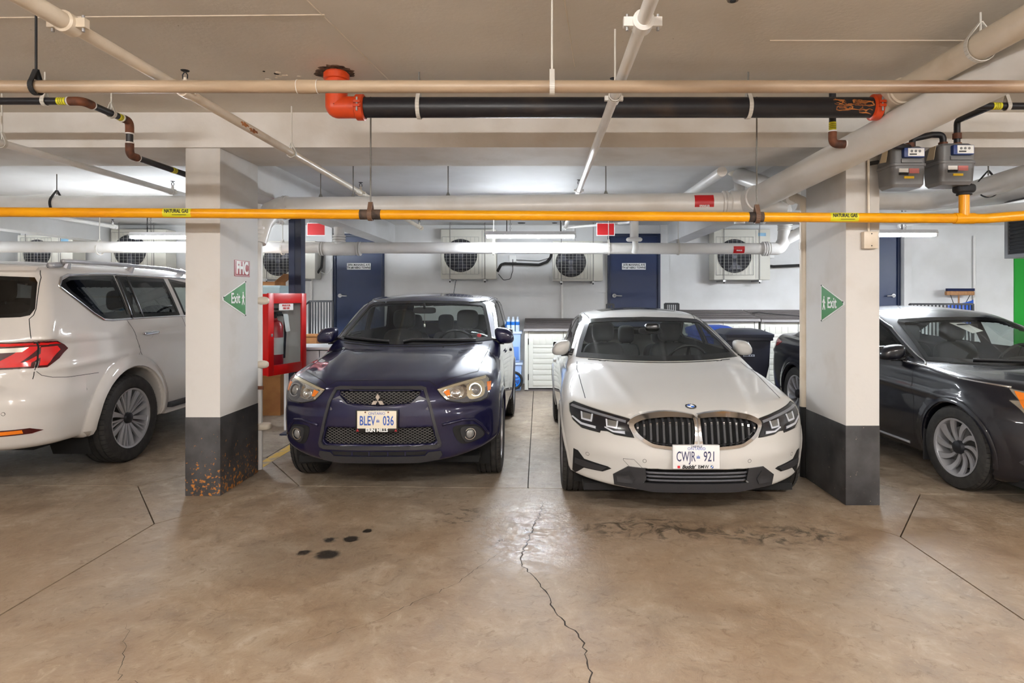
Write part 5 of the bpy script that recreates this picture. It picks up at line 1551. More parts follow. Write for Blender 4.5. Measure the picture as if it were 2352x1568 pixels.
def wheel(car, x, y, r, w, rr, style, face, steer=0.0):
    """tyre with grooves and a spoked rim; face = +1/-1: outer side along x"""
    hw = w / 2
    g = G()
    pr = [(rr, -hw * .80), (rr + .012, -hw * .92), (r * .86, -hw), (r * .955, -hw * .93), (r * .985, -hw * .80)]
    ng = 4
    for k in range(ng):
        c = -hw * .62 + 2 * hw * .62 * k / (ng - 1)
        pr += [(r, c - .012), (r, c - .005), (r - .009, c - .0045), (r - .009, c + .0045), (r, c + .005), (r, c + .012)]
    pr += [(r * .985, hw * .80), (r * .955, hw * .93), (r * .86, hw), (rr + .012, hw * .92), (rr, hw * .80)]
    g.lathe(pr, (0, 0, 0), 'x', 56, closed=True)
    # shoulder sipes
    t = g.build('wheel', M_tyre, car.root, world=False, auto=.5)
    g = G(); n = 54
    for k in range(n):
        a = 2 * PI * k / n
        for s in (-1, 1):
            c, sn = math.cos(a), math.sin(a)
            q = []
            for (rad, xx) in ((r * 1.0005, s * hw * .66), (r * .9870, s * hw * .80), (r * .958, s * hw * .93)):
                for da in (-.009, .009):
                    q.append((xx * 1.003, (rad + .0012) * math.cos(a + da), (rad + .0012) * math.sin(a + da)))
            g.add(q, [(0, 1, 3, 2), (2, 3, 5, 4)])
    tr = g.build('tread_sipes', M_gap, t, world=False, auto=3); tr['kind'] = 'stuff'
    f = face
    g = G().lathe([(rr + .002, f * hw * .86), (rr + .004, f * hw * .90), (rr - .012, f * hw * .86), (rr - .02, f * hw * .6), (rr - .03, -f * hw * .8), (rr, -f * hw * .8)], (0, 0, 0), 'x', 48, closed=True)
    g.build('rim_barrel', M_rimsil if style != 'turbine' else M_rimsil, t, world=False, auto=.6)
    G().lathe([(.0001, f * hw * .1), (rr * .72, f * hw * .1), (rr * .72, -f * .01), (.0001, -f * .01)], (0, 0, 0), 'x', 32).build('brake_disc', M_disc, t, world=False)
    G().lathe([(.0001, -f * hw * .5), (rr - .03, -f * hw * .5), (rr - .03, -f * hw * .52), (.0001, -f * hw * .52)], (0, 0, 0), 'x', 32).build('back_plate', M_under, t, world=False)
    g = G()
    def spoke(a0, wi, wo, sweep=0.0, cup=.0, m=7, r0=.05, r1=None, th=.02):
        r1 = r1 or rr - .008
        v = []
        for i in range(m):
            u = i / (m - 1); rad = r0 + (r1 - r0) * u
            hwid = (wi + (wo - wi) * u) / 2 / rad
            ac = a0 + sweep * (u ** 1.5)
            xf = f * (hw * .80 - cup * math.sin(u * PI) - .03 * (1 - u))
            for (sgn, xx) in ((-1, xf), (1, xf), (1, xf - f * th), (-1, xf - f * th)):
                a = ac + sgn * hwid
                v.append((xx, rad * math.cos(a), rad * math.sin(a)))
        fc = []
        for i in range(m - 1):
            for k in range(4): fc.append((4 * i + k, 4 * i + (k + 1) % 4, 4 * i + 4 + (k + 1) % 4, 4 * i + 4 + k))
        fc += [(0, 1, 2, 3), tuple(4 * (m - 1) + k for k in range(4))]
        g.add(v, fc)
    if style == 'multi':
        for k in range(5):
            a = 2 * PI * k / 5 + .3
            for d in (-.2, .2): spoke(a + d, .022, .055, d * .35)
            for d in (-.07, .07): spoke(a + PI / 5 + d * .5, .010, .016, d * .9)
    elif style == 'turbine':
        for k in range(10): spoke(2 * PI * k / 10 + .1, .014, .055, .42, .008)
    else:
        for k in range(5):
            for d in (-.13, .13): spoke(2 * PI * k / 5 + d, .02, .035, d * .5)
    g.build('spokes', M_rimsil, t, world=False, auto=.5)
    g = G().lathe([(.0001, f * (hw * .80 + .004)), (.024, f * (hw * .80 + .003)), (.048, f * (hw * .76)), (.056, f * hw * .5), (.0001, f * hw * .5)], (0, 0, 0), 'x', 24)
    g.build('hub_cap', M_rimdk, t, world=False)
    t.location = (x, y, r); t.rotation_euler = (random.uniform(0, .6), 0, steer)
    return t

def seat(car, x, y, z, rear=False, w=.25, hh=.62, hw=.13):
    g = G().sq((x, y, z), (w, .26, .10), .45, .5)
    g.build('seat_cushion', M_seat, car.root, world=False, auto=3)
    g = G().sq((0, 0, hh / 2), (w, .075, hh / 2 + .04), .45, .45).xf(Matrix.Translation((x, y + .24, z + .02)) @ Matrix.Rotation(-.22, 4, 'X'))
    b = g.build('seat_back', M_seat, car.root, world=False, auto=3)
    top = Matrix.Translation((x, y + .24, z + .02)) @ Matrix.Rotation(-.22, 4, 'X') @ Vector((0, 0, hh + .16))
    G().sq((top.x, top.y, top.z), (hw, .06, .11), .55, .5).build('headrest', M_seat, b, world=False, auto=3)
    G().tube([(top.x - .05, top.y, top.z - .16), (top.x - .05, top.y, top.z)], .007, 6).tube([(top.x + .05, top.y, top.z - .16), (top.x + .05, top.y, top.z)], .007, 6).build('headrest_post', M_chrome, b, world=False)

def cabin(car, y0, y1, zbelt, zfloor, wi, drv):
    """dash, steering wheel, seats; drv: x sign of the driver"""
    c = car.root
    g = G().sq((0, y0 + .40, zbelt - .17), (wi, .24, .15), .4, .3, 28, 12)
    d = g.build('dashboard', M_int, c, world=False, auto=3)
    G().sq((drv * .36, y0 + .46, zbelt - .015), (.19, .11, .05), .6, .6).build('instrument_hood', M_int, d, world=False, auto=3)
    g = G().torus((0, 0, 0), .185, .014, 'z', 32, 8); g.sq((0, 0, -.01), (.07, .06, .02), .6, .6); g.tube([(-.18, 0, 0), (.18, 0, 0)], .012, 6).tube([(0, 0, 0), (0, -.18, 0)], .014, 6)
    g.xf(Matrix.Translation((drv * .36, y0 + .62, zbelt - .02)) @ Matrix.Rotation(-1.1, 4, 'X'))
    g.build('steering_wheel', M_trimblk, c, world=False, auto=.8)
    for s in (-1, 1): seat(car, s * .37, y0 + 1.12, zbelt - .50, False, .235, .56, .125)
    for s in (-1, 0, 1): seat(car, s * .42, y0 + 1.95, zbelt - .46, True, .22 if s else .16, .44, .11 if s else .10)
    mb = G().box(-wi, wi, y0 - .15, y1, zfloor, zfloor + .02)
    mb.build('cabin_floor', M_int, c, world=False)

def lining(car, y0, y1, z0, m, inset=.028):
    k = (~car.hole) & (car.C[:, 1] > y0) & (car.C[:, 1] < y1) & (car.C[:, 2] > z0)
    V = car.V - car.N * inset
    return shell_obj('cabin_lining', V, car.Q[:, ::-1], -car.N, m, car.root, k)

def window(car, name, poly, ax, m, frit=.035, cutin=.02, off=.002, frit_m=None, fritname='glass_border'):
    """a pane flush with the body and, under it, an opening with a black border"""
    car.cut(poly, ax, cutin)
    g = car.panel(name, poly, ax, m, off, .004, .04)
    if frit:
        ip = inset([tuple(p) for p in poly], frit)
        car.panel(fritname, poly, ax, frit_m or M_frit, off + .0015, .006, .03, parent=g, hole=ip)
    return g

def smooth(poly, n=4):
    """closed Catmull-Rom curve through the outline"""
    P = [Vector(p) for p in poly]; out = []; m = len(P)
    for i in range(m):
        a, b, c, d = P[i - 1], P[i], P[(i + 1) % m], P[(i + 2) % m]
        for k in range(n):
            t = k / n
            out.append(tuple(b * (1) + (c - a) * (t / 2) + (a * 2 - b * 5 + c * 4 - d) * (t * t / 2) + (b * 3 - a - c * 3 + d) * (t ** 3 / 2)))
    return out
def mir(poly): return [(-a, b) for a, b in poly][::-1]

def arch_ring(car, yc, zc, r, side, m, w=.03, th=.012, a0=-.2, a1=PI + .2, name='wheel_arch', xmax=None):
    """lip that follows the body edge round a wheel opening"""
    v, f = [], []
    n = 40
    for k in range(n + 1):
        a = a0 + (a1 - a0) * k / n
        pts = []
        for rr in (r - .004, r + w * .5, r + w):
            yy, zz = yc + math.cos(a) * rr, zc + math.sin(a) * rr
            p, nn = car.hit(yy, max(zz, .2), 'sr' if side > 0 else 'sl')
            pts.append(p)
        x0 = max(abs(p.x) for p in pts)
        o = [th, th * .9, .001]
        for q, (rr, p) in enumerate(zip((r - .004, r + w * .5, r + w), pts)):
            xx = (abs(pts[1].x) if q == 0 else abs(p.x)) + o[q]
            v.append((side * xx, yc + math.cos(a) * rr, zc + math.sin(a) * rr))
        v.append((side * (abs(pts[1].x) - .05), yc + math.cos(a) * (r - .004), zc + math.sin(a) * (r - .004)))
        if k:
            b = 4 * k
            for q in (3, 0, 1):
                q2 = {3: 0, 0: 1, 1: 2}[q]
                f.append((b - 4 + q, b - 4 + q2, b + q2, b + q))
    return obj(name, v, f, m, car.root, auto=.9)

def liner(car, yc, zc, r, x0, x1):
    """dark wheel-house behind the wheel"""
    for s in (-1, 1):
        v, f = [], []
        n = 20
        for k in range(n + 1):
            a = -.5 + (PI + 1.0) * k / n
            for xx in (x0, x1): v.append((s * xx, yc + math.cos(a) * r, zc + math.sin(a) * r))
            if k: f.append((2 * k - 2, 2 * k - 1, 2 * k + 1, 2 * k))
        f.append(tuple(2 * k for k in range(n + 1)))
        obj('wheel_house', v, f, M_under, car.root, True)

def disc_at(car, name, x, z, r, ax, m, prof, parent=None, off=0.0, seg=24):
    ring = prof is RINGP
    """a turned piece standing on the body, facing the projection axis"""
    p, n = car.hit(x, z, ax)
    d = {'f': Vector((0, -1, 0)), 'r': Vector((0, 1, 0)), 'sl': Vector((-1, 0, 0)), 'sr': Vector((1, 0, 0)), 't': Vector((0, 0, 1))}[ax]
    w = (n * .6 + d * .4).normalized()
    q = Vector((0, 0, 1)).rotation_difference(w)
    g = G().lathe([(a * r, b * r) for a, b in prof], (0, 0, 0), 'z', seg, closed=ring).xf(Matrix.Translation(p + w * off) @ q.to_matrix().to_4x4())
    return g.build(name, m, parent or car.root, world=False)
RINGP = [(.86, 0), (.88, .25), (1.0, .25), (1.04, 0)]
DOMEP = [(.0001, .35), (.3, .33), (.6, .24), (.85, .08), (.9, 0)]
FLATP = [(.0001, .1), (.9, .1), (1.0, .05), (1.0, 0)]

def plate(car, cx, y, z, w, h, m_face, parts, frame=None, tilt=0.0):
    """number plate hung in front of the nose; parts: (text, size, dx, dz, material, sx, bold, shear)"""
    p = mbox('number_plate', m_face, car.root, cx - w / 2, cx + w / 2, y - .003, y, z - h / 2, z + h / 2, .0015, world=False)
    for (s, sz, dx, dz, m, sx, bo, shr) in parts:
        lettering('lettering', s, sz, (cx + dx, y - .0034, z + dz), 'front', m, p, sx, .0006, world=False, bold=bo, shear=shr)
    return p

def mesh_wires(car, name, poly, yf, m, dx, dz, r, parent=None):
    """diamond wire mesh inside the outline, lying on the surface y = yf(x, z)"""
    g = G(); P = np.array(poly); x0, z0 = P.min(0); x1, z1 = P.max(0)
    sl = dz / dx
    for s in (1, -1):
        k = -int((z1 - z0) / dz) - 2
        while True:
            xs = x0 + k * dx
            if xs > x1 + (z1 - z0) / sl: break
            pts = []
            n = 60
            for i in range(n + 1):
                z = z0 + (z1 - z0) * i / n
                x = xs + (z - z0) / sl if s > 0 else (x0 + x1) - (xs + (z - z0) / sl)
                pts.append((x, z))
            a = np.array(pts); ins = sd_poly(a[:, 0], a[:, 1], poly) < 0
            run = []
            for q, ok in zip(pts, list(ins)):
                if ok: run.append((q[0], yf(q[0], q[1]), q[1]))
                if (not ok or q is pts[-1]) and run:
                    if len(run) > 2: g.tube([run[0]] + run[6:-1:8] + [run[-1]], r, 4)
                    run = []
            k += 1
    o = g.build(name, m, parent or car.root, world=False, auto=3)
    o['kind'] = 'stuff'
    return o

def mirror(car, side, y, z, a, m, zarm, xin, xout, cap_h=.0):
    cx = (xin + xout) / 2; hw = (xout - xin) / 2
    g = G().sq((side * cx, y, z), (hw, .085, a), .72, .66, 28, 16)
    g.v = [(p[0] + side * .25 * (p[2] - z) * (-1), p[1], p[2] - (.12 * (abs(p[0]) - cx) if p[2] > z else 0)) for p in g.v]
    h = g.build('wing_mirror', m, car.root, world=False, auto=3)
    G().sq((side * (cx + .005), y + .05, z), (hw * .86, .045, a * .82), .3, .4, 20, 10).build('mirror_glass', M_trimblk, h, world=False, auto=3)
    G().tube([(side * (xin - .06), y + .02, zarm - .012), (side * cx, y + .01, z - a * .85)], [.03, .022], 10).build('mirror_arm', M_trimblk, h, world=False)
    return h

def biggest(Q, k):
    """of the marked faces only the largest connected patch"""
    ids = np.flatnonzero(k); q = Q[ids]; lab = np.arange(q.max() + 1)
    for _ in range(400):
        m = lab[q].min(1); new = lab.copy(); np.minimum.at(new, q.ravel(), np.repeat(m, 4)); new = new[new]
        if (new == lab).all(): break
        lab = new
    fl = lab[q[:, 0]]; u, c = np.unique(fl, return_counts=True)
    out = np.zeros_like(k); out[ids[fl == u[c.argmax()]]] = True
    return out

def finish(car, paint, split):
    """splits the shell into named panels; split: list of (name, predicate on C)"""
    left = ~car.hole
    for name, pred in split:
        k = left & pred(car.C, car.CN)
        if k.any() and 'door' in name: k = biggest(car.Q, k)
        if k.any(): shell_obj(name, car.V, car.Q, car.N, paint, car.root, k)
        left &= ~k
    return shell_obj('body_shell', car.V, car.Q, car.N, paint, car.root, left)

def in_poly(C, a, b, poly, m=0.0): return sd_poly(C[:, a], C[:, b], poly) < m

# =================================================================== dark blue hatchback
M_navy_car = mat('midnight_blue_paint', (14, 13, 52), .4, metal=.2, coat=1.0, spec=.3)
M_ws = glass_mat('windscreen_glass', (.84, .89, .87))
M_tint = glass_mat('tinted_glass', (.62, .68, .67))
M_dkglass = glass_mat('dark_privacy_glass', (.16, .17, .18))
M_lens = glass_mat('lamp_lens', (.95, .95, .94), .0, .8)
M_lamp_sil = mat('lamp_silver', (206, 200, 190), .22, metal=.75)
M_lamp_yel = mat('lamp_silver_aged', (204, 192, 164), .3, metal=.5)
M_amber = mat('amber_lens', (236, 128, 30), .25, coat=.5)
M_bulb = mat('projector_lens', (150, 150, 150), .08, metal=.6)
M_grey = mat('grille_grey_plastic', (74, 74, 80), .45)
M_wire_g = mat('grille_wire', (92, 88, 86), .45)
M_plate_on = mat('plate_cream', (226, 216, 196), .4)
M_plate_w = mat('plate_white', (228, 228, 228), .4)
M_pblue = mat('plate_blue', (42, 84, 170), .5)
M_pink = mat('plate_ink', (58, 60, 96), .5)
M_emred = mat('emblem_red', (206, 40, 50), .4)

c1 = thing('hatchback_car', 'dark blue compact crossover parked nose out, left of the white sedan', 'car', (-1.205, 4.72, 0))
UP = [(-.305, .828), (.305, .828), (.30, .805), (.235, .745), (.0, .728), (-.235, .745), (-.30, .805)]
LO = [(-.395, .562), (.395, .562), (.425, .46), (.40, .437), (-.40, .437), (-.425, .46)]
FOG = [(.548, .548), (.67, .556), (.73, .535), (.775, .462), (.725, .424), (.60, .418)]
P1 = dict(Wm=.885, zb=.25,
    W=[(0, .82), (.35, .868), (.85, .888), (1.5, .876), (2.4, .878), (3.4, .888), (4.0, .86), (4.3, .80)],
    S=[(.15, -.09), (.28, -.035), (.45, -.004), (.62, 0), (.8, -.006), (.9, -.02), (1.0, -.045), (1.15, -.11), (1.3, -.2)],
    F=[(.15, .18), (.28, .06), (.38, .02), (.6, 0), (.75, .012), (.84, .04), (.90, .09), (1.0, .3)], cF=.42, pF=3.0, kf=.10,
    R=[(.2, 4.2), (.4, 4.29), (.7, 4.3), (1.0, 4.25), (1.2, 4.2)], cR=.30, pR=3.5,
    T=[(0, .82), (.1, .885), (.35, .958), (.75, 1.03), (1.2, 1.085), (1.6, 1.12), (2.6, 1.13), (4.3, 1.14)], cT=.075, kt=.13,
    ws=((1.10, 1.085), (2.02, 1.495)), cW=.48, rw=((3.72, 1.54), (4.2, 1.10)), cRW=.3,
    roof=[(1.7, 1.42), (2.05, 1.515), (2.4, 1.565), (2.9, 1.59), (3.5, 1.575), (4.1, 1.51)], cRoof=.04,
    gw=[(1.0, .835), (1.1, .82), (1.5, .72), (1.62, .68)], gp=[(1, 1), (2.5, 1), (3.5, .97), (4.3, .9)], zg=.98,
    arch=[(.88, .345, .385), (3.55, .345, .385)], archx=.55)
yf1 = pchip(P1['F'])
def YF1(x, z): return float(yf1(z)) + .42 * (abs(x) / .885) ** 3.0
def extra1(x, y, z, b):
    ax = np.abs(x); u = ax / .885
    # bumper lower edge sweeps up towards the wheels
    b = smax(b, (.275 + .13 * u ** 3) - z - np.maximum(y - .5, 0) * 2, .04)
    # raised edges along the bonnet
    b = b - .018 * np.exp(-((ax - .46 - .12 * y) / .07) ** 2) * np.exp(-((z - 1.0) / .2) ** 2) * (y < 1.5) * (y > .1)
    # crease under the lamps
    b = b + .014 * np.exp(-((z - .70 + .05 * (ax - .4)) / .03) ** 2) * np.exp(-((ax - .62) / .2) ** 2) * (y < .7)
    yy = yf1(z) + .42 * u ** 3.0
    for poly, dp in ((UP, .07), (LO, .08)):
        s = sd_poly(x, z, poly)
        b = smax(b, -np.maximum(s, y - yy - dp), .012)
    return b
P1['extra'] = extra1
car = Car(c1, carf(P1), (-.97, -.06, .18), (.97, 4.4, 1.68), .0165)
WS1 = [(-.745, 1.125), (-.4, 1.103), (0, 1.098), (.4, 1.103), (.745, 1.125), (.70, 1.26), (.625, 1.455), (.59, 1.478), (.4, 1.494), (0, 1.502), (-.4, 1.494), (-.59, 1.478), (-.625, 1.455), (-.70, 1.26)]
ws = window(car, 'windscreen', WS1, 'f', M_ws, .03)
for s, ax in ((-1, 'sl'), (1, 'sr')):
    window(car, 'side_window', [(1.52, 1.14), (2.16, 1.455), (2.3, 1.495), (2.60, 1.512), (2.60, 1.14)], ax, M_tint, .022)
    window(car, 'side_window', [(2.66, 1.14), (2.66, 1.512), (3.1, 1.5), (3.34, 1.46), (3.52, 1.18), (3.48, 1.14)], ax, M_tint, .022)
window(car, 'rear_window', [(-.56, 1.18), (.56, 1.18), (.50, 1.46), (-.50, 1.46)], 'r', M_tint, .03)
HOOD1 = [(-.70, 1.40), (-.70, .42), (-.44, .16), (-.36, .085), (.36, .085), (.44, .16), (.70, .42), (.70, 1.40)]
pn = finish(car, M_navy_car, [
    ('bonnet', lambda C, N: in_poly(C, 0, 1, HOOD1) & (N[:, 2] > .3) & (C[:, 2] > .84) & (C[:, 2] < 1.12)),
    ('front_bumper', lambda C, N: (C[:, 1] < .62) & (C[:, 2] < .84)),
    ('roof', lambda C, N: (C[:, 2] > 1.47)),
    ('front_door', lambda C, N: (N[:, 0] > .3) & (C[:, 1] > 1.45) & (C[:, 1] < 2.63) & (C[:, 2] > .3)),
    ('front_door', lambda C, N: (N[:, 0] < -.3) & (C[:, 1] > 1.45) & (C[:, 1] < 2.63) & (C[:, 2] > .3)),
    ('rear_door', lambda C, N: (N[:, 0] > .3) & (C[:, 1] > 2.63) & (C[:, 1] < 3.4) & (C[:, 2] > .3)),
    ('rear_door', lambda C, N: (N[:, 0] < -.3) & (C[:, 1] > 2.63) & (C[:, 1] < 3.4) & (C[:, 2] > .3))])
lining(car, 1.0, 4.25, .75, M_int)
cabin(car, 1.15, 4.0, 1.06, .35, .74, 1)
for s in (-1, 1):
    car.seam('bonnet_gap', [(s * .43, .13), (s * .52, .22), (s * .705, .45), (s * .715, .8), (s * .73, 1.36)], 't', M_gap, .003)
car.seam('bonnet_edge', [(-.43, .855), (-.36, .893), (-.2, .899), (0, .90), (.2, .899), (.36, .893), (.43, .855)], 'f', M_gap, .003)
# grille frame, brow and bar
FR_o = [(-.345, .848), (-.31, .857), (.31, .857), (.345, .848), (.385, .75), (.462, .44), (.455, .41), (.42, .398), (-.42, .398), (-.455, .41), (-.462, .44), (-.385, .75)]
FR_i = [(-.328, .833), (-.30, .840), (.30, .840), (.328, .833), (.366, .747), (.438, .452), (.43, .432), (.41, .425), (-.41, .425), (-.43, .432), (-.438, .452), (-.366, .747)]
car.panel('grille_frame', FR_o, 'f', M_plastic, .014, .03, .03, hole=FR_i)
def surf_panel(name, poly, m, yfun, off, thick, parent=None, res=.04):
    """like Car.panel but on the unpocketed nose surface"""
    hit = car.hit
    car.hit = lambda a, b, ax: (Vector((a, yfun(a, b), b)), Vector((0, -1, 0)))
    o = car.panel(name, poly, 'f', m, off, thick, res, parent)
    car.hit = hit
    return o
surf_panel('grille_brow', [(-.352, .775), (-.30, .80), (-.235, .74), (0, .722), (.235, .74), (.30, .80), (.352, .775), (.372, .692), (-.372, .692)], M_grey, YF1, -.002, .02)
mesh_wires(car, 'upper_grille_mesh', UP, lambda x, z: YF1(x, z) + .025, M_wire_g, .036, .021, .0022)
mesh_wires(car, 'lower_grille_mesh', LO, lambda x, z: YF1(x, z) + .025, M_wire_g, .036, .021, .0022)
for nm, pl in (('grille_backing', UP), ('grille_backing', LO)): surf_panel(nm, pl, M_gap, YF1, -.065, .005)
sl = surf_panel('lower_intake', [(-.36, .382), (.36, .382), (.345, .352), (-.345, .352)], M_gap, YF1, .004, .01)
for x in (-.2, -.07, .07, .2): mbox('intake_divider', M_navy_car, sl, x - .005, x + .005, YF1(x, .365) - .008, YF1(x, .365), .352, .382, world=False)
surf_panel('skid_plate', [(-.46, .378), (-.37, .374), (-.345, .345), (.345, .345), (.37, .374), (.46, .378), (.47, .345), (.44, .305), (.3, .288), (-.3, .288), (-.44, .305), (-.47, .345)], M_plastic, YF1, .012, .04)
# three-diamond badge
em = G()
def rhomb(cx, cz, ang, L, w):
    pts = [(0, 0), (w, L / 2), (0, L), (-w, L / 2)]
    ca, sa = math.cos(ang), math.sin(ang)
    y0 = YF1(0, .77) - .012
    em.prism([(cx + a * ca + b * sa, cz - a * sa + b * ca) for a, b in pts], 'xz', y0, y0 - .008)
for k in range(3): rhomb(0, .768, k * 2 * PI / 3, .056, .0165)
em.build('grille_badge', M_chrome, c1, world=False)
# lamps
HL1 = [(.425, .838), (.55, .868), (.70, .895), (.775, .905), (.80, .88), (.803, .80), (.788, .745), (.74, .727), (.62, .728), (.50, .757), (.455, .80)]
for s in (-1, 1):
    pl = HL1 if s > 0 else mir(HL1)
    h = car.panel('headlamp', pl, 'f', M_lamp_sil, .003, .012)
    lowr = [(.50, .765), (.62, .775), (.70, .765), (.785, .83), (.797, .80), (.785, .748), (.74, .730), (.62, .732), (.51, .757)]
    car.panel('lamp_mask', lowr if s > 0 else mir(lowr), 'f', M_grey, .005, .008, .02, parent=h)
    inner = smooth([(.47, .826), (.56, .848), (.628, .856), (.638, .775), (.56, .758), (.50, .782)])
    car.panel('reflector', inner if s > 0 else mir(inner), 'f', M_chrome, .008, .01, .02, parent=h, bulge=-.012)
    dk = smooth([(.64, .85), (.74, .873), (.77, .81), (.75, .76), (.66, .755)])
    car.panel('projector_mask', dk if s > 0 else mir(dk), 'f', M_grey if s < 0 else M_lamp_yel, .007, .01, .02, parent=h)
    tb = [(.43, .838), (.55, .866), (.70, .893), (.77, .902), (.77, .888), (.70, .878), (.55, .852), (.45, .828)]
    car.panel('lamp_brow', tb if s > 0 else mir(tb), 'f', M_lamp_yel, .009, .008, .02, parent=h)
    disc_at(car, 'projector_ring', s * .70, .815, .052, 'f', M_chrome, RINGP, h, .006)
    disc_at(car, 'projector', s * .70, .815, .045, 'f', M_bulb, DOMEP, h, .006)
    disc_at(car, 'main_beam', s * .565, .802, .036, 'f', M_chrome, [(.0001, .05), (.5, .1), (.9, .3), (1, .28), (1, 0)], h, .006)
    tr = [(.475, .822), (.515, .832), (.525, .785), (.505, .785)]
    car.panel('turn_lamp', tr if s > 0 else mir(tr), 'f', M_amber, .009, .006, parent=h)
    sm = [(.785, .86), (.812, .86), (.812, .80), (.79, .795)]
    car.panel('side_marker', sm if s > 0 else mir(sm), 'f', M_amber, .007, .006, parent=h)
    car.panel('lamp_cover', pl, 'f', M_lens, .022, .022, parent=h)
    car.strip('lamp_edge', pl, 'f', M_gap, .004, .002, h, closed=True)
    # fog lamp pocket
    pf = [(.60, .535), (.68, .54), (.73, .52), (.765, .462), (.72, .432), (.63, .428)]
    fs = smooth(FOG); sw = car.panel('fog_pocket', fs if s > 0 else mir(fs), 'f', M_gap, .002, .01, .02)
    pf = smooth(pf); fb = car.panel('fog_bezel', pf if s > 0 else mir(pf), 'f', M_plastic, .008, .012, .02)
    disc_at(car, 'fog_ring', s * .665, .485, .046, 'f', M_chrome, RINGP, fb, .006, 28)
    disc_at(car, 'fog_lamp', s * .665, .485, .040, 'f', M_bulb, DOMEP, fb, .008)
    lip = [(.47, .575), (.62, .600), (.70, .590), (.745, .545), (.80, .455)]
    car.strip('fog_brow', [(s * a, b) for a, b in lip], 'f', M_navy_car, .012, .0)
    mirror(car, s, 1.47, 1.165, .078, M_navy_car, 1.13, .775, .955)
    car.seam('door_gap', [(1.45, .35), (1.42, .8), (1.46, 1.12)], 'sr' if s > 0 else 'sl', M_gap)
    car.seam('door_gap', [(2.63, .35), (2.63, 1.5)], 'sr' if s > 0 else 'sl', M_gap)
    car.strip('roof_moulding', [(2.1, 1.48), (2.4, 1.515), (2.8, 1.53), (3.6, 1.51)], 'sr' if s > 0 else 'sl', M_trimblk, .01, .0)
    car.strip('window_moulding', [(1.5, 1.13), (3.5, 1.13)], 'sr' if s > 0 else 'sl', M_trimblk, .008)
    for yc in (.88, 3.55): arch_ring(car, yc, .345, .385, s, M_navy_car)
    hb = mbox('door_handle', M_navy_car, c1, *sorted((s * .868, s * .90)), 2.42, 2.58, .93, .96, .01, world=False)
    wheel(car, s * .775, .88, .342, .22, .215, 'split', s); wheel(car, s * .775, 3.55, .342, .22, .215, 'split', s)
for yc in (.88, 3.55): liner(car, yc, .345, .39, .53, .80)
mbox('underbody', M_under, c1, -.72, .72, .35, 4.1, .22, .27, world=False)
# wipers, antenna, mirror inside, sticker
for pts in ([(-.70, 1.145), (-.45, 1.130), (-.20, 1.118)], [(-.06, 1.118), (.02, 1.135), (.35, 1.125), (.60, 1.125)]):
    car.strip('wiper', pts, 'f', M_plastic, .010, .016)
car.strip('cowl', [(-.66, 1.104), (-.4, 1.090), (0, 1.086), (.4, 1.090), (.66, 1.104)], 'f', M_gap, .008, -.003)
for x in (-.26, .32): disc_at(car, 'washer_jet', x, 1.12, .012, 't', M_gap, DOMEP)
mtube('antenna', M_trimblk, c1, [(.12, 3.3, 1.58), (.135, 3.42, 1.76)], .005, 6, world=False)
G().sq((0, 1.93, 1.40), (.12, .02, .034), .5, .4).tube([(0, 1.93, 1.42), (0, 1.90, 1.475)], .012, 8).build('rear_view_mirror', M_int, c1, world=False, auto=3)
mtube('hanging_charm', M_bulb, c1, [(.0, 1.93, 1.37), (.0, 1.93, 1.26)], .004, 6, world=False)
G().sq((0, 1.93, 1.235), (.012, .006, .03), .8, .8).build('charm', M_chrome, c1, world=False, auto=3)
disc_at(car, 'sticker', .62, 1.17, .022, 'f', M_emred, FLATP, ws, -.006)
# plate with dealer frame
pz, py = .624, YF1(0, .62) - .028
fr = mbox('plate_frame', M_trimblk, c1, -.158, .158, py, py + .012, pz - .082, pz + .08, .004, world=False)
p = plate(car, 0, py - .001, pz + .008, .292, .132, M_plate_on, [('ONTARIO', .028, 0, .046, M_pblue, 1.0, 0, 0), ('BLEV', .098, -.070, -.010, M_pblue, .56, .0014, 0), ('036', .098, .086, -.010, M_pblue, .56, .0014, 0)])
g = G()
for (dx, dz) in ((-.008, 0), (0, .006), (.008, 0)): g.prism([(.008 + dx - .004, pz - .002), (.008 + dx + .004, pz - .002), (.008 + dx, pz + .010 + dz)], 'xz', py - .0046, py - .004)
g.box(-.004, .020, py - .0046, py - .004, pz - .010, pz - .004); g.build('crown_mark', M_pblue, p, world=False)
mbox('frame_strip', M_trimblk, fr, -.158, .158, py - .006, py, pz - .084, pz - .056, .002, world=False)
lettering('frame_lettering', 'ERIN MILLS', .034, (0, py - .0066, pz - .070), 'front', M_plate, fr, 1.0, world=False, bold=.0012)
for s in (-1, 1):
    g = G()
    for k in range(3):
        a = k * 2 * PI / 3
        pts = [(0, 0), (.0036, .006), (0, .012), (-.0036, .006)]
        g.prism([(s * .142 + q[0] * math.cos(a) + q[1] * math.sin(a), pz - .071 - q[0] * math.sin(a) + q[1] * math.cos(a)) for q in pts], 'xz', py - .0068, py - .0062)
    g.build('frame_badge', M_emred, fr, world=False)
    G().lathe([(.0001, -.007), (.006, -.006), (.007, -.001)], (s * .085, py, pz + .064), 'y', 10).build('plate_bolt', M_rust, fr, world=False)
lettering('frame_print', 'www.erinmillsmitsubishi.ca', .010, (0, py - .0066, pz + .0755), 'front', M_plate, fr, 1.1, world=False)

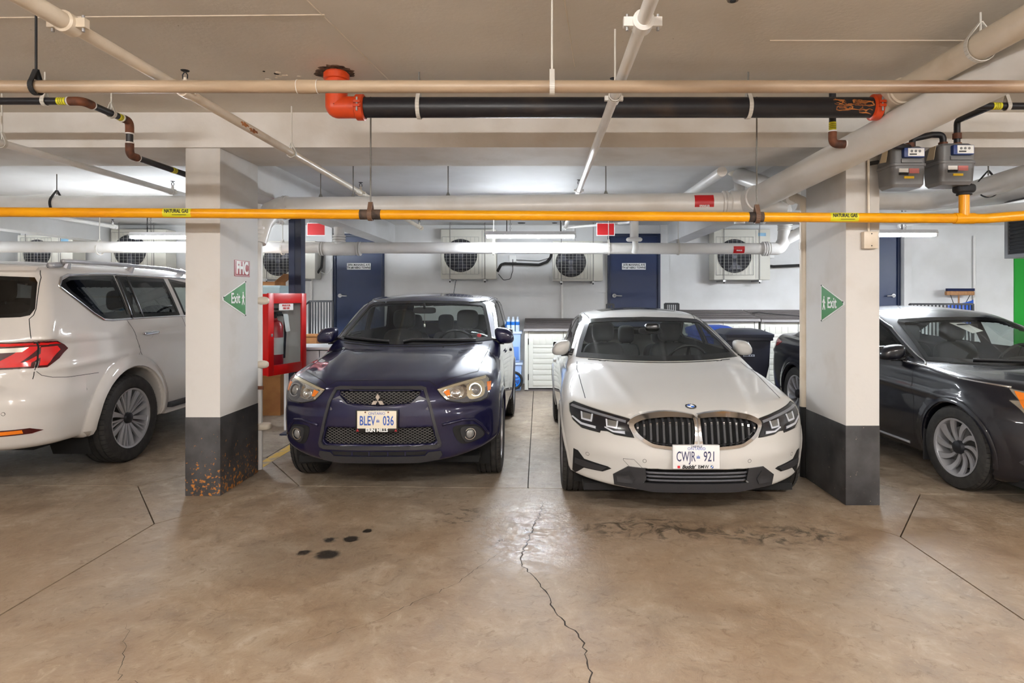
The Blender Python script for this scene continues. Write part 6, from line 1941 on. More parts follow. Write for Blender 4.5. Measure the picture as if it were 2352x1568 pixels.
# =================================================================== white sedan
M_wht = mat('alpine_white_paint', (200, 198, 194), .55, coat=1.0, spec=.3)
c2 = thing('sedan_car', 'white four-door sedan with twin kidney grille parked beside the right column', 'car', (1.085, 4.30, 0))
KID = smooth([(.022, .690), (.05, .712), (.20, .716), (.34, .700), (.40, .680), (.428, .655), (.40, .605), (.34, .560), (.27, .535), (.06, .522), (.03, .545)])
INT = [(-.36, .362), (.36, .362), (.385, .335), (.345, .245), (-.345, .245), (-.385, .335)]
VENT = [(.83, .432), (.80, .425), (.757, .372), (.60, .350), (.575, .338), (.632, .305), (.757, .303), (.815, .245), (.835, .26)]
POD = [(.355, .368), (.47, .372), (.565, .30), (.555, .225), (.415, .215), (.345, .285)]
P2 = dict(Wm=.913, zb=.16,
    W=[(0, .84), (.4, .897), (.8, .914), (1.6, .905), (2.5, .905), (3.7, .914), (4.3, .89), (4.7, .83)],
    S=[(.1, -.10), (.2, -.05), (.35, -.014), (.55, 0), (.7, -.004), (.8, -.02), (.9, -.06), (1.0, -.13)],
    F=[(.1, .14), (.18, .06), (.3, .025), (.45, 0), (.55, .0), (.65, .02), (.72, .07), (.78, .16), (.88, .4)], cF=.46, pF=2.8, kf=.08,
    R=[(.15, 4.55), (.35, 4.68), (.6, 4.7), (.9, 4.66), (1.1, 4.62)], cR=.34, pR=3,
    T=[(0, .68), (.1, .725), (.3, .785), (.7, .87), (1.2, .965), (1.6, 1.0), (2.5, 1.0), (3.6, 1.05), (4.2, 1.07), (4.7, 1.03)], cT=.075, kt=.12,
    ws=((1.20, .975), (2.22, 1.335)), cW=.50, rw=((3.40, 1.39), (4.12, 1.07)), cRW=.35,
    roof=[(1.9, 1.25), (2.2, 1.345), (2.5, 1.395), (2.9, 1.42), (3.3, 1.405), (3.7, 1.33), (4.1, 1.2)], cRoof=.055,
    gw=[(.9, .845), (.98, .81), (1.35, .645), (1.45, .585)], gp=[(1, 1), (2.6, 1), (3.4, .97), (4.4, .85)], zg=.9,
    arch=[(.80, .325, .36), (3.65, .325, .36)], archx=.57)
yf2 = pchip(P2['F'])
def YF2(x, z): return float(yf2(z)) + .46 * (abs(x) / .913) ** 2.8
def extra2(x, y, z, b):
    ax = np.abs(x); u = ax / .913
    b = smax(b, (.195 + .06 * u ** 3) - z - np.maximum(y - .5, 0) * 2, .03)
    # bonnet creases
    b = b - .012 * np.exp(-((ax - .36 - .14 * y) / .055) ** 2) * (y < 1.3) * (y > .15) * (z > .7)
    b = b - .010 * np.exp(-((z - .44 - .03 * ax) / .05) ** 2) * np.exp(-((ax - .6) / .25) ** 2) * (y < .6)
    yy = yf2(z) + .46 * u ** 2.8
    for poly, dp, q in ((KID, .05, ax), (INT, .07, x)):
        b = smax(b, -np.maximum(sd_poly(q, z, poly) - (.011 if poly is KID else 0), y - yy - dp), .008)
    return b
P2['extra'] = extra2
car = Car(c2, carf(P2), (-.99, -.06, .1), (.99, 4.8, 1.5), .0165)
WS2 = [(-.745, .992), (-.4, .985), (0, .982), (.4, .985), (.745, .992), (.69, 1.12), (.60, 1.285), (.57, 1.308), (.35, 1.326), (0, 1.334), (-.35, 1.326), (-.57, 1.308), (-.60, 1.285), (-.69, 1.12)]
ws = window(car, 'windscreen', WS2, 'f', M_ws, .035)
for s, ax in ((-1, 'sl'), (1, 'sr')):
    window(car, 'side_window', [(1.62, 1.01), (2.25, 1.27), (2.5, 1.325), (2.72, 1.34), (2.72, 1.01)], ax, M_tint, .022)
    window(car, 'side_window', [(2.78, 1.01), (2.78, 1.34), (3.1, 1.33), (3.4, 1.27), (3.72, 1.09), (3.66, 1.04)], ax, M_tint, .022)
window(car, 'rear_window', [(-.55, 1.12), (.55, 1.12), (.46, 1.35), (-.46, 1.35)], 'r', M_tint, .03)
HOOD2 = [(-.735, 1.45), (-.735, .42), (-.44, .15), (-.2, .07), (.2, .07), (.44, .15), (.735, .42), (.735, 1.45)]
finish(car, M_wht, [
    ('bonnet', lambda C, N: in_poly(C, 0, 1, HOOD2) & (N[:, 2] > .3) & (C[:, 2] > .705) & (C[:, 2] < 1.0)),
    ('front_bumper', lambda C, N: (C[:, 1] < .58) & (C[:, 2] < .72)),
    ('roof', lambda C, N: (C[:, 2] > 1.32)),
    ('front_door', lambda C, N: (N[:, 0] > .3) & (C[:, 1] > 1.5) & (C[:, 1] < 2.75) & (C[:, 2] > .25)),
    ('front_door', lambda C, N: (N[:, 0] < -.3) & (C[:, 1] > 1.5) & (C[:, 1] < 2.75) & (C[:, 2] > .25)),
    ('rear_door', lambda C, N: (N[:, 0] > .3) & (C[:, 1] > 2.75) & (C[:, 1] < 3.7) & (C[:, 2] > .25)),
    ('rear_door', lambda C, N: (N[:, 0] < -.3) & (C[:, 1] > 2.75) & (C[:, 1] < 3.7) & (C[:, 2] > .25))])
lining(car, 1.05, 4.1, .6, M_int)
cabin(car, 1.25, 3.9, .93, .28, .76, 1)
for s in (-1, 1):
    sd = 'sr' if s > 0 else 'sl'
    car.seam('bonnet_gap', [(s * .735, .47), (s * .745, .8), (s * .755, 1.2), (s * .74, 1.42)], 't', M_gap, .003)
    pk = KID if s > 0 else mir(KID)
    # kidney: chrome surround, dark back, upright bars
    hit = car.hit
    car.hit = lambda a, b, ax: (Vector((a, YF2(a, b), b)), Vector((0, -1, 0)))
    outer = [(.006, .705), (.045, .735), (.20, .748), (.35, .732), (.43, .705), (.462, .668), (.43, .60), (.36, .545), (.28, .515), (.06, .502), (.012, .525)]; outer = smooth(outer)
    outer = outer if s > 0 else mir(outer)
    k = car.panel('kidney_surround', outer, 'f', M_chrome, .012, .05, .03, hole=pk)
    car.panel('kidney_back', pk, 'f', M_gap, -.045, .004, .05, parent=k)
    car.hit = hit
    for q in range(9):
        xx = .055 + q * .0435
        poly = np.array(KID)
        zs = [z for z in np.linspace(.5, .73, 120) if sd_poly(np.array([xx]), np.array([z]), KID)[0] < 0]
        if len(zs) < 6: continue
        z0, z1 = zs[0], zs[-1]
        y0 = YF2(xx, .6)
        v = []
        for (zz, yo) in ((z0, .012), (z0 + .02, -.002), (z1 - .035, -.006), (z1, .022)):
            for (dx, dy) in ((-.011, .02), (-.007, 0), (.007, 0), (.011, .02)):
                v.append((s * (xx + dx), YF2(xx, zz) + yo + dy, zz))
        f = []
        for i in range(3):
            for j in range(3): f.append((4 * i + j, 4 * i + j + 1, 4 * i + j + 5, 4 * i + j + 4))
        obj('kidney_bar', v, f, M_plastic, k, auto=.5)
        obj('bar_tip', [(s * (xx - .006), YF2(xx, z1 - .035) - .008, z1 - .042), (s * (xx + .006), YF2(xx, z1 - .035) - .008, z1 - .042), (s * (xx + .006), YF2(xx, z1 - .03) - .006, z1 - .03), (s * (xx - .006), YF2(xx, z1 - .03) - .006, z1 - .03)], [(0, 1, 2, 3)], M_chrome, k)
    # headlamp
    HL = [(.452, .690), (.60, .715), (.74, .738), (.82, .752), (.85, .735), (.85, .69), (.83, .640), (.77, .597), (.652, .585), (.648, .60), (.60, .602), (.555, .586), (.43, .575), (.462, .64)]
    HL = HL if s > 0 else mir(HL)
    h = car.panel('headlamp', HL, 'f', mat('lamp_black', (20, 21, 30), .2) if 'lamp_black' not in bpy.data.materials else bpy.data.materials['lamp_black'], .003, .012)
    def lp(nm, pl, m, o=.008, th=.006): return car.panel(nm, pl if s > 0 else mir(pl), 'f', m, o, th, .02, parent=h)
    lp('lamp_brow', [(.475, .678), (.60, .700), (.74, .722), (.83, .736), (.845, .722), (.74, .708), (.60, .686), (.48, .664)], mat('lamp_grey', (120, 122, 130), .3) if 'lamp_grey' not in bpy.data.materials else bpy.data.materials['lamp_grey'])
    M_drl = bpy.data.materials.get('drl_white') or mat('drl_white', (206, 210, 222), .25)
    for (ox, oz) in ((.70, .665), (.535, .640)):
        w = .062
        lp('light_unit', [(ox, oz + .028), (ox + w, oz + .034), (ox + w * .95, oz - .004), (ox + .008, oz - .008)], M_bulb)
        lp('light_bracket', [(ox - .008, oz + .03), (ox, oz + .03), (ox + .008, oz - .006), (ox + w, oz - .002), (ox + w + .002, oz + .035), (ox + w + .011, oz + .036), (ox + w + .008, oz - .012), (ox + .002, oz - .018)], M_drl, .011)
    lp('light_strip', [(.665, .605), (.675, .605), (.677, .622), (.77, .632), (.83, .665), (.836, .658), (.775, .618), (.68, .606)], M_drl, .011)
    lp('light_strip', [(.475, .592), (.484, .592), (.487, .612), (.56, .608), (.615, .63), (.618, .622), (.565, .598), (.49, .593)], M_drl, .011)
    car.panel('lamp_cover', HL, 'f', M_lens, .018, .018, parent=h)
    car.strip('lamp_edge', HL, 'f', M_gap, .004, .002, h, closed=True)
    # corner vent insert and fog pod
    car.hit = lambda a, b, ax: (Vector((a, YF2(a, b), b)), Vector((0, -1, 0)))
    car.hit = hit
    v_ = car.panel('corner_vent', VENT if s > 0 else mir(VENT), 'f', M_gap, .002, .01, .02)
    bl = [(.815, .365), (.745, .358), (.605, .343), (.635, .315), (.75, .315), (.815, .325)]
    car.panel('vent_blade', bl if s > 0 else mir(bl), 'f', M_plastic, .012, .02, .02, parent=v_)
    car.hit = lambda a, b, ax: (Vector((a, YF2(a, b), b)), Vector((0, -1, 0)))
    pp = car.panel('fog_pod', POD if s > 0 else mir(POD), 'f', M_plastic, .012, .05, .02)
    car.panel('fog_recess', [(.455, .345), (.545, .30), (.535, .25), (.44, .25), (.42, .29)] if s > 0 else mir([(.455, .345), (.545, .30), (.535, .25), (.44, .25), (.42, .29)]), 'f', M_plastic, .020, .01, .02, parent=pp, bulge=-.012)
    car.hit = hit
    for (px, pz) in ((.735, .415), (.36, .42)): 
        a = [(s * (px + .012 * math.cos(q * PI / 8)), pz + .012 * math.sin(q * PI / 8)) for q in range(16)]
        car.seam('sensor_ring', a + [a[0]], 'f', M_gap, .0012)
    mirror(car, s, 1.78, 1.055, .072, M_wht, 1.02, .79, .955)
    car.seam('door_gap', [(1.5, .3), (1.46, .7), (1.56, 1.0)], sd, M_gap); car.seam('door_gap', [(2.75, .3), (2.75, 1.33)], sd, M_gap)
    car.strip('window_moulding', [(1.6, 1.0), (2.7, 1.0), (3.7, 1.03)], sd, M_trimblk, .008)
    car.seam('roof_gap', [(s * .55, 2.3), (s * .58, 2.6), (s * .58, 3.2)], 't', M_gap, .004)
    for yc in (.80, 3.65): arch_ring(car, yc, .325, .36, s, M_wht)
    mbox('door_handle', M_wht, c2, *sorted((s * .895, s * .93)), 2.5, 2.68, .84, .87, .01, world=False)
    wheel(car, s * .80, .80, .325, .215, .225, 'split', s); wheel(car, s * .795, 3.65, .325, .225, .225, 'split', s)
for yc in (.80, 3.65): liner(car, yc, .325, .365, .55, .82)
mbox('underbody', M_under, c2, -.76, .76, .3, 4.5, .14, .19, world=False)
car.seam('tow_cover', [(-.50, .425), (-.43, .425), (-.365, .36), (-.375, .35), (-.44, .352), (-.50, .415), (-.50, .425)], 'f', M_gap, .0012)
car.panel('sunroof', [(-.40, 2.62), (.40, 2.62), (.43, 2.75), (.42, 3.3), (-.42, 3.3), (-.43, 2.75)], 't', M_trimblk, .003, .01, .05)
car.strip('cowl', [(-.64, .980), (-.4, .976), (0, .973), (.4, .976), (.64, .980)], 'f', M_gap, .007, -.003)
# lower intake: slats and lip
surf_panel('intake_back', INT, M_gap, YF2, -.06, .004)
for z, w in ((.338, .36), (.312, .355), (.284, .35)):
    pts = [(x, YF2(x, z) - .001 + (.02 if abs(x) > w * .97 else 0), z) for x in np.linspace(-w, w, 25)]
    G().tube(pts, .0085, 8).build('intake_slat', M_grey, c2, world=False, auto=3)
surf_panel('chin', [(-.41, .262), (.41, .262), (.42, .215), (.3, .198), (-.3, .198), (-.42, .215)], M_plastic, YF2, .012, .04)
# round badge on the bonnet
p, n = car.hit(0, .762, 'f')
q = Vector((0, 0, 1)).rotation_difference(n.normalized()).to_matrix().to_4x4(); MM = Matrix.Translation(p) @ q
bd = G().lathe([(.0001, .003), (.039, .003), (.041, .0), (.041, -.004)], (0, 0, 0), 'z', 32).xf(MM).build('bonnet_badge', M_trimblk, c2, world=False)
def quad(a0, m):
    g = G(); pts = [(0, 0)] + [(.0255 * math.cos(a0 + k * PI / 16), .0255 * math.sin(a0 + k * PI / 16)) for k in range(9)]
    g.prism(pts, 'xy', .003, .0042).xf(MM); g.build('badge_quarter', m, bd, world=False)
M_bblue = mat('badge_blue', (24, 104, 206), .3)
for k in range(4): quad(k * PI / 2 + .0, M_bblue if k % 2 else M_plate)
G().torus((0, 0, .003), .027, .0013, 'z', 28, 6).torus((0, 0, .002), .04, .0013, 'z', 32, 6).xf(MM).build('badge_ring', M_chrome, bd, world=False, auto=3)
lettering('badge_letters', 'B  M  W', .0125, tuple(MM @ Vector((0, .0325, .0034))), (q @ Matrix.Rotation(0, 4, 'Z')), M_plate, bd, 1.0, .0004, world=False)
# plate
pz, py = .463, YF2(0, .46) - .035
fr = mbox('plate_frame', M_plate_w, c2, -.18, .137, py, py + .03, pz - .080, pz + .080, .005, world=False)
pc = -.0215
p = plate(car, pc, py - .001, pz + .012, .298, .128, M_plate_w, [('OAKVILLE', .017, 0, .060, M_pink, 1.0, .0004, 0), ('ONTARIO', .027, 0, .045, M_pblue, 1.0, 0, 0), ('CWJR', .096, -.072, -.010, M_pink, .52, .0006, 0), ('921', .096, .088, -.010, M_pink, .58, .0006, 0)])
g = G()
for (dx, dz) in ((-.008, 0), (0, .006), (.008, 0)): g.prism([(pc + .012 + dx - .004, pz), (pc + .012 + dx + .004, pz), (pc + .012 + dx, pz + .012 + dz)], 'xz', py - .0046, py - .004)
g.box(pc, pc + .024, py - .0046, py - .004, pz - .008, pz - .002); g.build('crown_mark', M_pblue, p, world=False)
lettering('frame_lettering', "Budds'", .034, (pc - .052, py - .0012, pz - .066), 'front', M_print, fr, 1.0, world=False, bold=.0012, shear=.25)
lettering('frame_lettering', 'BMW', .031, (pc + .047, py - .0012, pz - .066), 'front', M_print, fr, 1.0, world=False, bold=.0003)
G().box(pc - .128, pc - .110, py - .001, py, pz - .075, pz - .058).build('frame_badge', M_emred, fr, world=False)
g = G().torus((pc + .105, py - .001, pz - .066), .0095, .0012, 'y', 20, 6); g.build('frame_ring', M_print, fr, world=False, auto=3)
for k in range(4):
    pts = [(pc + .105, pz - .066)] + [(pc + .105 + .0085 * math.cos(k * PI / 2 + i * PI / 8), pz - .066 + .0085 * math.sin(k * PI / 2 + i * PI / 8)) for i in range(5)]
    G().prism(pts, 'xz', py - .0012, py - .0002).build('frame_roundel', M_bblue if k % 2 else M_plate, fr, world=False)
for s in (-1, 1): G().lathe([(.0001, -.003), (.0045, -.002), (.0045, .001)], (pc + s * .09, py - .001, pz + .062), 'y', 10).build('plate_bolt', M_print, fr, world=False)
G().sq((.04, 1.98, 1.235), (.075, .05, .05), .6, .5).build('mirror_pod', M_trimblk, c2, world=False, auto=3)
G().sq((.04, 2.08, 1.20), (.12, .02, .032), .5, .4).build('rear_view_mirror', M_int, c2, world=False, auto=3)
car.panel('toll_tag', [(.40, 1.285), (.485, 1.28), (.48, 1.268), (.40, 1.272)], 'f', M_plate, -.004, .003, .03, parent=ws)

# =================================================================== white SUV, tail towards the viewer
M_pearl = mat('pearl_white_paint', (206, 200, 194), .55, coat=1.0, spec=.3)
M_tail = mat('tail_red', (214, 14, 18), .15, coat=1.0)
M_taildk = mat('tail_dark_red', (70, 6, 12), .15, coat=1.0)
c3 = thing('suv_car', 'large white SUV at the left edge, tail towards the viewer', 'car', (-4.845, 9.95, 0), PI)
P3 = dict(Wm=1.015, zb=.36,
    W=[(0, .92), (.4, .985), (1.0, 1.012), (4.2, 1.012), (4.8, .995), (5.1, .965), (5.3, .93)],
    S=[(.25, -.08), (.42, -.03), (.6, -.004), (.85, 0), (1.05, .0), (1.2, -.012), (1.32, -.04), (1.45, -.10)],
    F=[(.3, .1), (.6, 0), (.9, .02), (1.1, .1), (1.25, .4)], cF=.5, pF=3, kf=.12,
    R=[(.3, 5.14), (.42, 5.24), (.58, 5.30), (.76, 5.285), (.86, 5.22), (.95, 5.185), (1.2, 5.165), (1.35, 5.12)], cR=.34, pR=4.2, kr=.16,
    T=[(0, 1.0), (.3, 1.1), (1.3, 1.22), (1.8, 1.32), (5.3, 1.345)], cT=.03, kt=.10,
    ws=((1.5, 1.25), (2.3, 1.76)), cW=.4, rw=((4.99, 1.80), (5.13, 1.30)), cRW=.17,
    roof=[(2.0, 1.70), (2.5, 1.82), (3.2, 1.87), (4.2, 1.865), (5.1, 1.81)], cRoof=.022,
    gw=[(1.2, .985), (1.34, .965), (1.75, .865), (1.87, .82)], gp=[(0, 1), (4.4, 1), (5.2, .985)], zg=1.2, kg=.10, kw=.09, kb=.05,
    arch=[(.95, .41, .49), (4.0, .41, .49)], archx=.62)
def extra3(x, y, z, b):
    ax = np.abs(x)
    for yc in (.95, 4.0):
        d = np.sqrt((y - yc) ** 2 + (z - .41) ** 2)
        b = b - .022 * np.clip((.60 - d) / .05, 0, 1) * (d > .45) * (ax > .8)
    # haunch crease above the rear arch and lamp shoulder
    b = b - .016 * np.exp(-((z - .985 + .05 * (y - 4.6)) / .035) ** 2) * (y > 3.9) * (y < 5.05) * (ax > .8)
    b = b - .02 * np.exp(-((z - .72) / .09) ** 2) * (y > 4.6)
    return b
P3['extra'] = extra3
car = Car(c3, carf(P3), (-1.1, -.06, .28), (1.1, 5.4, 1.96), .021)
for ax in ('sl', 'sr'):
    w1 = window(car, 'side_window', [(4.745, 1.635), (4.70, 1.685), (4.62, 1.715), (4.30, 1.735), (4.055, 1.742), (3.955, 1.345), (4.22, 1.342), (4.32, 1.352), (4.42, 1.40)], ax, M_dkglass, .03)
    car.strip('window_moulding', [(3.94, 1.337), (4.22, 1.332), (4.33, 1.342), (4.44, 1.40), (4.76, 1.63), (4.71, 1.70), (4.62, 1.728), (4.30, 1.748), (4.04, 1.755), (2.6, 1.745)], ax, M_chrome, .013, .002)
    window(car, 'side_window', [(3.99, 1.742), (3.90, 1.345), (3.13, 1.345), (3.27, 1.735)], ax, M_dkglass, .035)
    window(car, 'side_window', [(3.19, 1.735), (3.05, 1.345), (2.25, 1.33), (2.65, 1.68)], ax, M_tint, .03)
    car.strip('window_moulding', [(3.94, 1.337), (3.1, 1.337), (2.2, 1.325)], ax, M_chrome, .010, .002)
    car.strip('window_divider', [(3.93, 1.345), (4.02, 1.74)], ax, M_trimblk, .020, -.004)
    car.strip('window_divider', [(3.76, 1.345), (3.87, 1.74)], ax, M_trimblk, .014, -.004)
    car.seam('door_gap', [(3.95, 1.34), (4.017, 1.329), (3.94, 1.177), (3.85, .956), (3.68, .84), (3.52, .70)], ax, M_gap, .003)
    car.seam('door_gap', [(3.10, 1.34), (3.06, .9), (3.05, .5)], ax, M_gap, .003)
    car.seam('bumper_gap', [(4.99, .96), (4.96, .925), (4.90, .902), (4.8, .89), (4.45, .885)], ax, M_gap, .002)
    s = -1 if ax == 'sl' else 1
    for y0 in (3.62, 2.72):
        p, n = car.hit(y0 + .13, 1.187, ax)
        h = G().sq((p.x + s * .03, y0 + .13, 1.19), (.014, .13, .018), .6, .6).build('door_handle', M_chrome, c3, world=False, auto=3)
        G().sq((p.x, y0 + .12, 1.175), (.006, .07, .045), .8, .8).build('handle_cup', M_pearl, h, world=False, auto=3)
    tl = [(4.84, 1.125), (4.855, 1.155), (4.90, 1.19), (5.17, 1.195), (5.17, .985), (5.07, .985), (4.90, 1.075)]
    t_ = car.panel('tail_lamp', tl, ax, M_taildk, .004, .012)
    for pl in ([(4.90, 1.178), (5.17, 1.186), (5.17, 1.168), (4.91, 1.163)], [(4.95, 1.155), (5.02, 1.157), (5.11, 1.04), (5.16, 1.04), (5.16, 1.0), (5.07, 1.0)], [(4.895, 1.12), (4.925, 1.12), (5.03, 1.035), (5.01, 1.02)]):
        car.panel('lamp_strip', pl, ax, M_tail, .008, .006, parent=t_)
    car.strip('roof_rail', [(4.62, 1.795), (4.5, 1.80), (4.0, 1.805), (3.2, 1.80), (2.75, 1.77)], ax, M_rimsil, .018, .055)
    for yy in (4.55, 3.75, 2.85):
        p, n = car.hit(yy, 1.80, ax)
        G().tube([p - n * .01, p + n * .055], [.04, .022], 10).build('rail_foot', M_rimsil, c3, world=False)
    p, n = car.hit(4.72, 1.785, ax)
    car.strip('rail_end', [(4.62, 1.797), (4.75, 1.785)], ax, M_rimsil, .024, .02)
    for yc in (.95, 4.0): arch_ring(car, yc, .41, .49, s, M_pearl, .10, .022)
    mbox('running_board', M_plastic, c3, *sorted((s * .86, s * 1.05)), 1.55, 3.42, .40, .45, .015, world=False)
    mbox('sill', M_pearl, c3, *sorted((s * .9, s * 1.0)), 1.55, 3.46, .34, .41, .02, world=False)
    wheel(car, s * .885, .95, .405, .275, .275, 'multi', s); wheel(car, s * .885, 4.0, .405, .275, .275, 'multi', s)
    mirror(car, s, 2.05, 1.38, .10, M_pearl, 1.32, .97, 1.14)
    # tail lamp on the tailgate and bumper reflector
    e = -1 if ax == 'sl' else 1
    rl = [(.897, 1.195), (.965, 1.19), (.984, 1.125), (.965, 1.05), (.935, .985), (.897, .985)]
    t_ = car.panel('tail_lamp', rl if e > 0 else mir(rl), 'r', M_taildk, .005, .012)
    for pl in ([(.90, 1.187), (.96, 1.184), (.966, 1.168), (.90, 1.168)], [(.90, 1.145), (.955, 1.15), (.965, 1.12), (.945, 1.06), (.93, 1.0), (.90, 1.0)]):
        car.panel('lamp_strip', pl if e > 0 else mir(pl), 'r', M_tail, .009, .006, parent=t_)
    rl = [(.45, 1.185), (.882, 1.195), (.882, .985), (.45, .99)]
    t_ = car.panel('tailgate_lamp', rl if e > 0 else mir(rl), 'r', M_taildk, .005, .012)
    for pl, mm in (([(.46, 1.175), (.875, 1.187), (.86, 1.165), (.46, 1.155)], M_tail), ([(.46, 1.03), (.865, 1.035), (.865, .998), (.46, 1.0)], M_tail), ([(.5, 1.14), (.85, 1.15), (.82, 1.115), (.5, 1.105)], M_lamp_sil)):
        car.panel('lamp_strip', pl if e > 0 else mir(pl), 'r', mm, .009, .006, parent=t_)
    rf = [(.50, .54), (.90, .53), (.94, .50), (.90, .485), (.50, .49)]
    t_ = car.panel('bumper_reflector', rf if e > 0 else mir(rf), 'r', M_taildk, .004, .01)
    af = [(.52, .528), (.87, .522), (.87, .497), (.52, .50)]
    car.panel('amber_lamp', af if e > 0 else mir(af), 'r', M_amber, .008, .006, parent=t_)
    car.seam('tailgate_gap', [(e * .80, 1.785), (e * .842, 1.70), (e * .868, 1.45), (e * .862, 1.40), (e * .84, 1.37), (e * .87, 1.25), (e * .889, 1.19), (e * .889, .98), (e * .88, .90)], 'r', M_gap, .003)
    car.strip('lamp_gap', [(e * .889, 1.192), (e * .889, .988)], 'r', M_gap, .007, .006)
    disc_at(car, 'parking_sensor', e * .80, .66, .013, 'r', M_gap, RINGP)
window(car, 'rear_window', [(-.862, 1.45), (-.84, 1.40), (-.78, 1.385), (0, 1.36), (.78, 1.385), (.84, 1.40), (.862, 1.45), (.835, 1.66), (.81, 1.70), (0, 1.73), (-.81, 1.70), (-.835, 1.66)], 'r', M_dkglass, .03)
window(car, 'windscreen', [(-.8, 1.30), (.8, 1.30), (.72, 1.70), (-.72, 1.70)], 'f', M_ws, .04)
finish(car, M_pearl, [
    ('tailgate', lambda C, N: (C[:, 1] > 4.9) & (np.abs(C[:, 0]) < .87) & (C[:, 2] > .86)),
    ('rear_bumper', lambda C, N: (C[:, 1] > 4.55) & (C[:, 2] < .885)),
    ('roof', lambda C, N: (C[:, 2] > 1.77)),
    ('rear_door', lambda C, N: (N[:, 0] > .3) & (C[:, 1] > 3.05) & (C[:, 1] < 3.95) & (C[:, 2] > .52) & (C[:, 2] < 1.36)),
    ('rear_door', lambda C, N: (N[:, 0] < -.3) & (C[:, 1] > 3.05) & (C[:, 1] < 3.95) & (C[:, 2] > .52) & (C[:, 2] < 1.36)),
    ('front_door', lambda C, N: (N[:, 0] > .3) & (C[:, 1] > 1.9) & (C[:, 1] < 3.05) & (C[:, 2] > .52) & (C[:, 2] < 1.36)),
    ('front_door', lambda C, N: (N[:, 0] < -.3) & (C[:, 1] > 1.9) & (C[:, 1] < 3.05) & (C[:, 2] > .52) & (C[:, 2] < 1.36))])
lining(car, 1.6, 5.1, .9, M_int)
cabin(car, 1.7, 5.0, 1.28, .6, .85, -1)
for s in (-1, 1): seat(car, s * .40, 4.35, .90, True, .24, .55, .12)
for yc in (.95, 4.0): liner(car, yc, .41, .495, .60, .94)
mbox('underbody', M_under, c3, -.8, .8, .4, 4.9, .32, .38, world=False)
lettering('tail_lettering', 'QX80', .075, (-.66, 5.215, .875), 'back', M_chrome, c3, 1.1, .006, world=False)
car.panel('spoiler_edge', [(-.80, 1.765), (.80, 1.765), (.80, 1.74), (-.80, 1.74)], 'r', M_pearl, .03, .06, .05)

# =================================================================== black sedan on the right
M_blk = mat('black_car_paint', (14, 15, 24), .4, coat=1.0, spec=.3)
c4 = thing('sedan_car', 'black four-door sedan beyond the right column, nose out at the right edge', 'car', (4.32, 4.20, 0), math.radians(3))
P4 = dict(Wm=.932, zb=.17,
    W=[(0, .84), (.4, .90), (.9, .932), (1.7, .925), (2.6, .925), (3.8, .932), (4.4, .90), (4.86, .83)],
    S=[(.1, -.10), (.2, -.05), (.35, -.014), (.55, 0), (.7, -.002), (.8, -.01), (.9, -.03), (1.0, -.085)],
    F=[(.1, .14), (.18, .06), (.3, .02), (.45, 0), (.6, .015), (.7, .06), (.8, .2)], cF=.62, pF=2.4, kf=.10,
    R=[(.15, 4.7), (.35, 4.83), (.6, 4.86), (.85, 4.84), (1.05, 4.80)], cR=.36, pR=3,
    T=[(0, .72), (.2, .82), (.7, .925), (1.25, .965), (1.7, .99), (3, 1.0), (3.9, 1.04), (4.5, 1.06), (4.86, 1.02)], cT=.05, kt=.075,
    ws=((1.16, .945), (2.12, 1.34)), cW=.48, rw=((3.5, 1.40), (4.4, 1.05)), cRW=.3,
    roof=[(1.8, 1.26), (2.15, 1.36), (2.6, 1.43), (3.0, 1.445), (3.5, 1.41), (4.0, 1.30), (4.4, 1.17)], cRoof=.05,
    gw=[(.88, .865), (1.0, .825), (1.35, .645), (1.46, .58)], gp=[(1, 1), (2.6, 1), (3.5, .97), (4.5, .85)], zg=.85,
    arch=[(.95, .33, .37), (3.755, .33, .37)], archx=.6)
def extra4(x, y, z, b):
    ax = np.abs(x)
    b = b - .016 * np.exp(-((z - .72 - .09 * (y - 1.0) / 3) / .03) ** 2) * np.clip((y - .7) / .4, 0, 1) * (ax > .6) * (y < 4.5)
    for yc in (.95, 3.755):
        d = np.sqrt((y - yc) ** 2 + (z - .33) ** 2)
        b = b - .012 * np.clip((.47 - d) / .06, 0, 1) * (d > .3) * (ax > .7)
    return b
P4['extra'] = extra4
car = Car(c4, carf(P4), (-1.0, -.06, .1), (1.0, 4.96, 1.52), .019)
WS4 = [(-.77, .972), (-.4, .962), (0, .958), (.4, .962), (.77, .972), (.70, 1.10), (.60, 1.29), (.56, 1.315), (.3, 1.335), (0, 1.34), (-.3, 1.335), (-.56, 1.315), (-.60, 1.29), (-.70, 1.10)]
ws = window(car, 'windscreen', WS4, 'f', M_ws, .03)
window(car, 'rear_window', [(-.58, 1.10), (.58, 1.10), (.48, 1.36), (-.48, 1.36)], 'r', M_tint, .03)
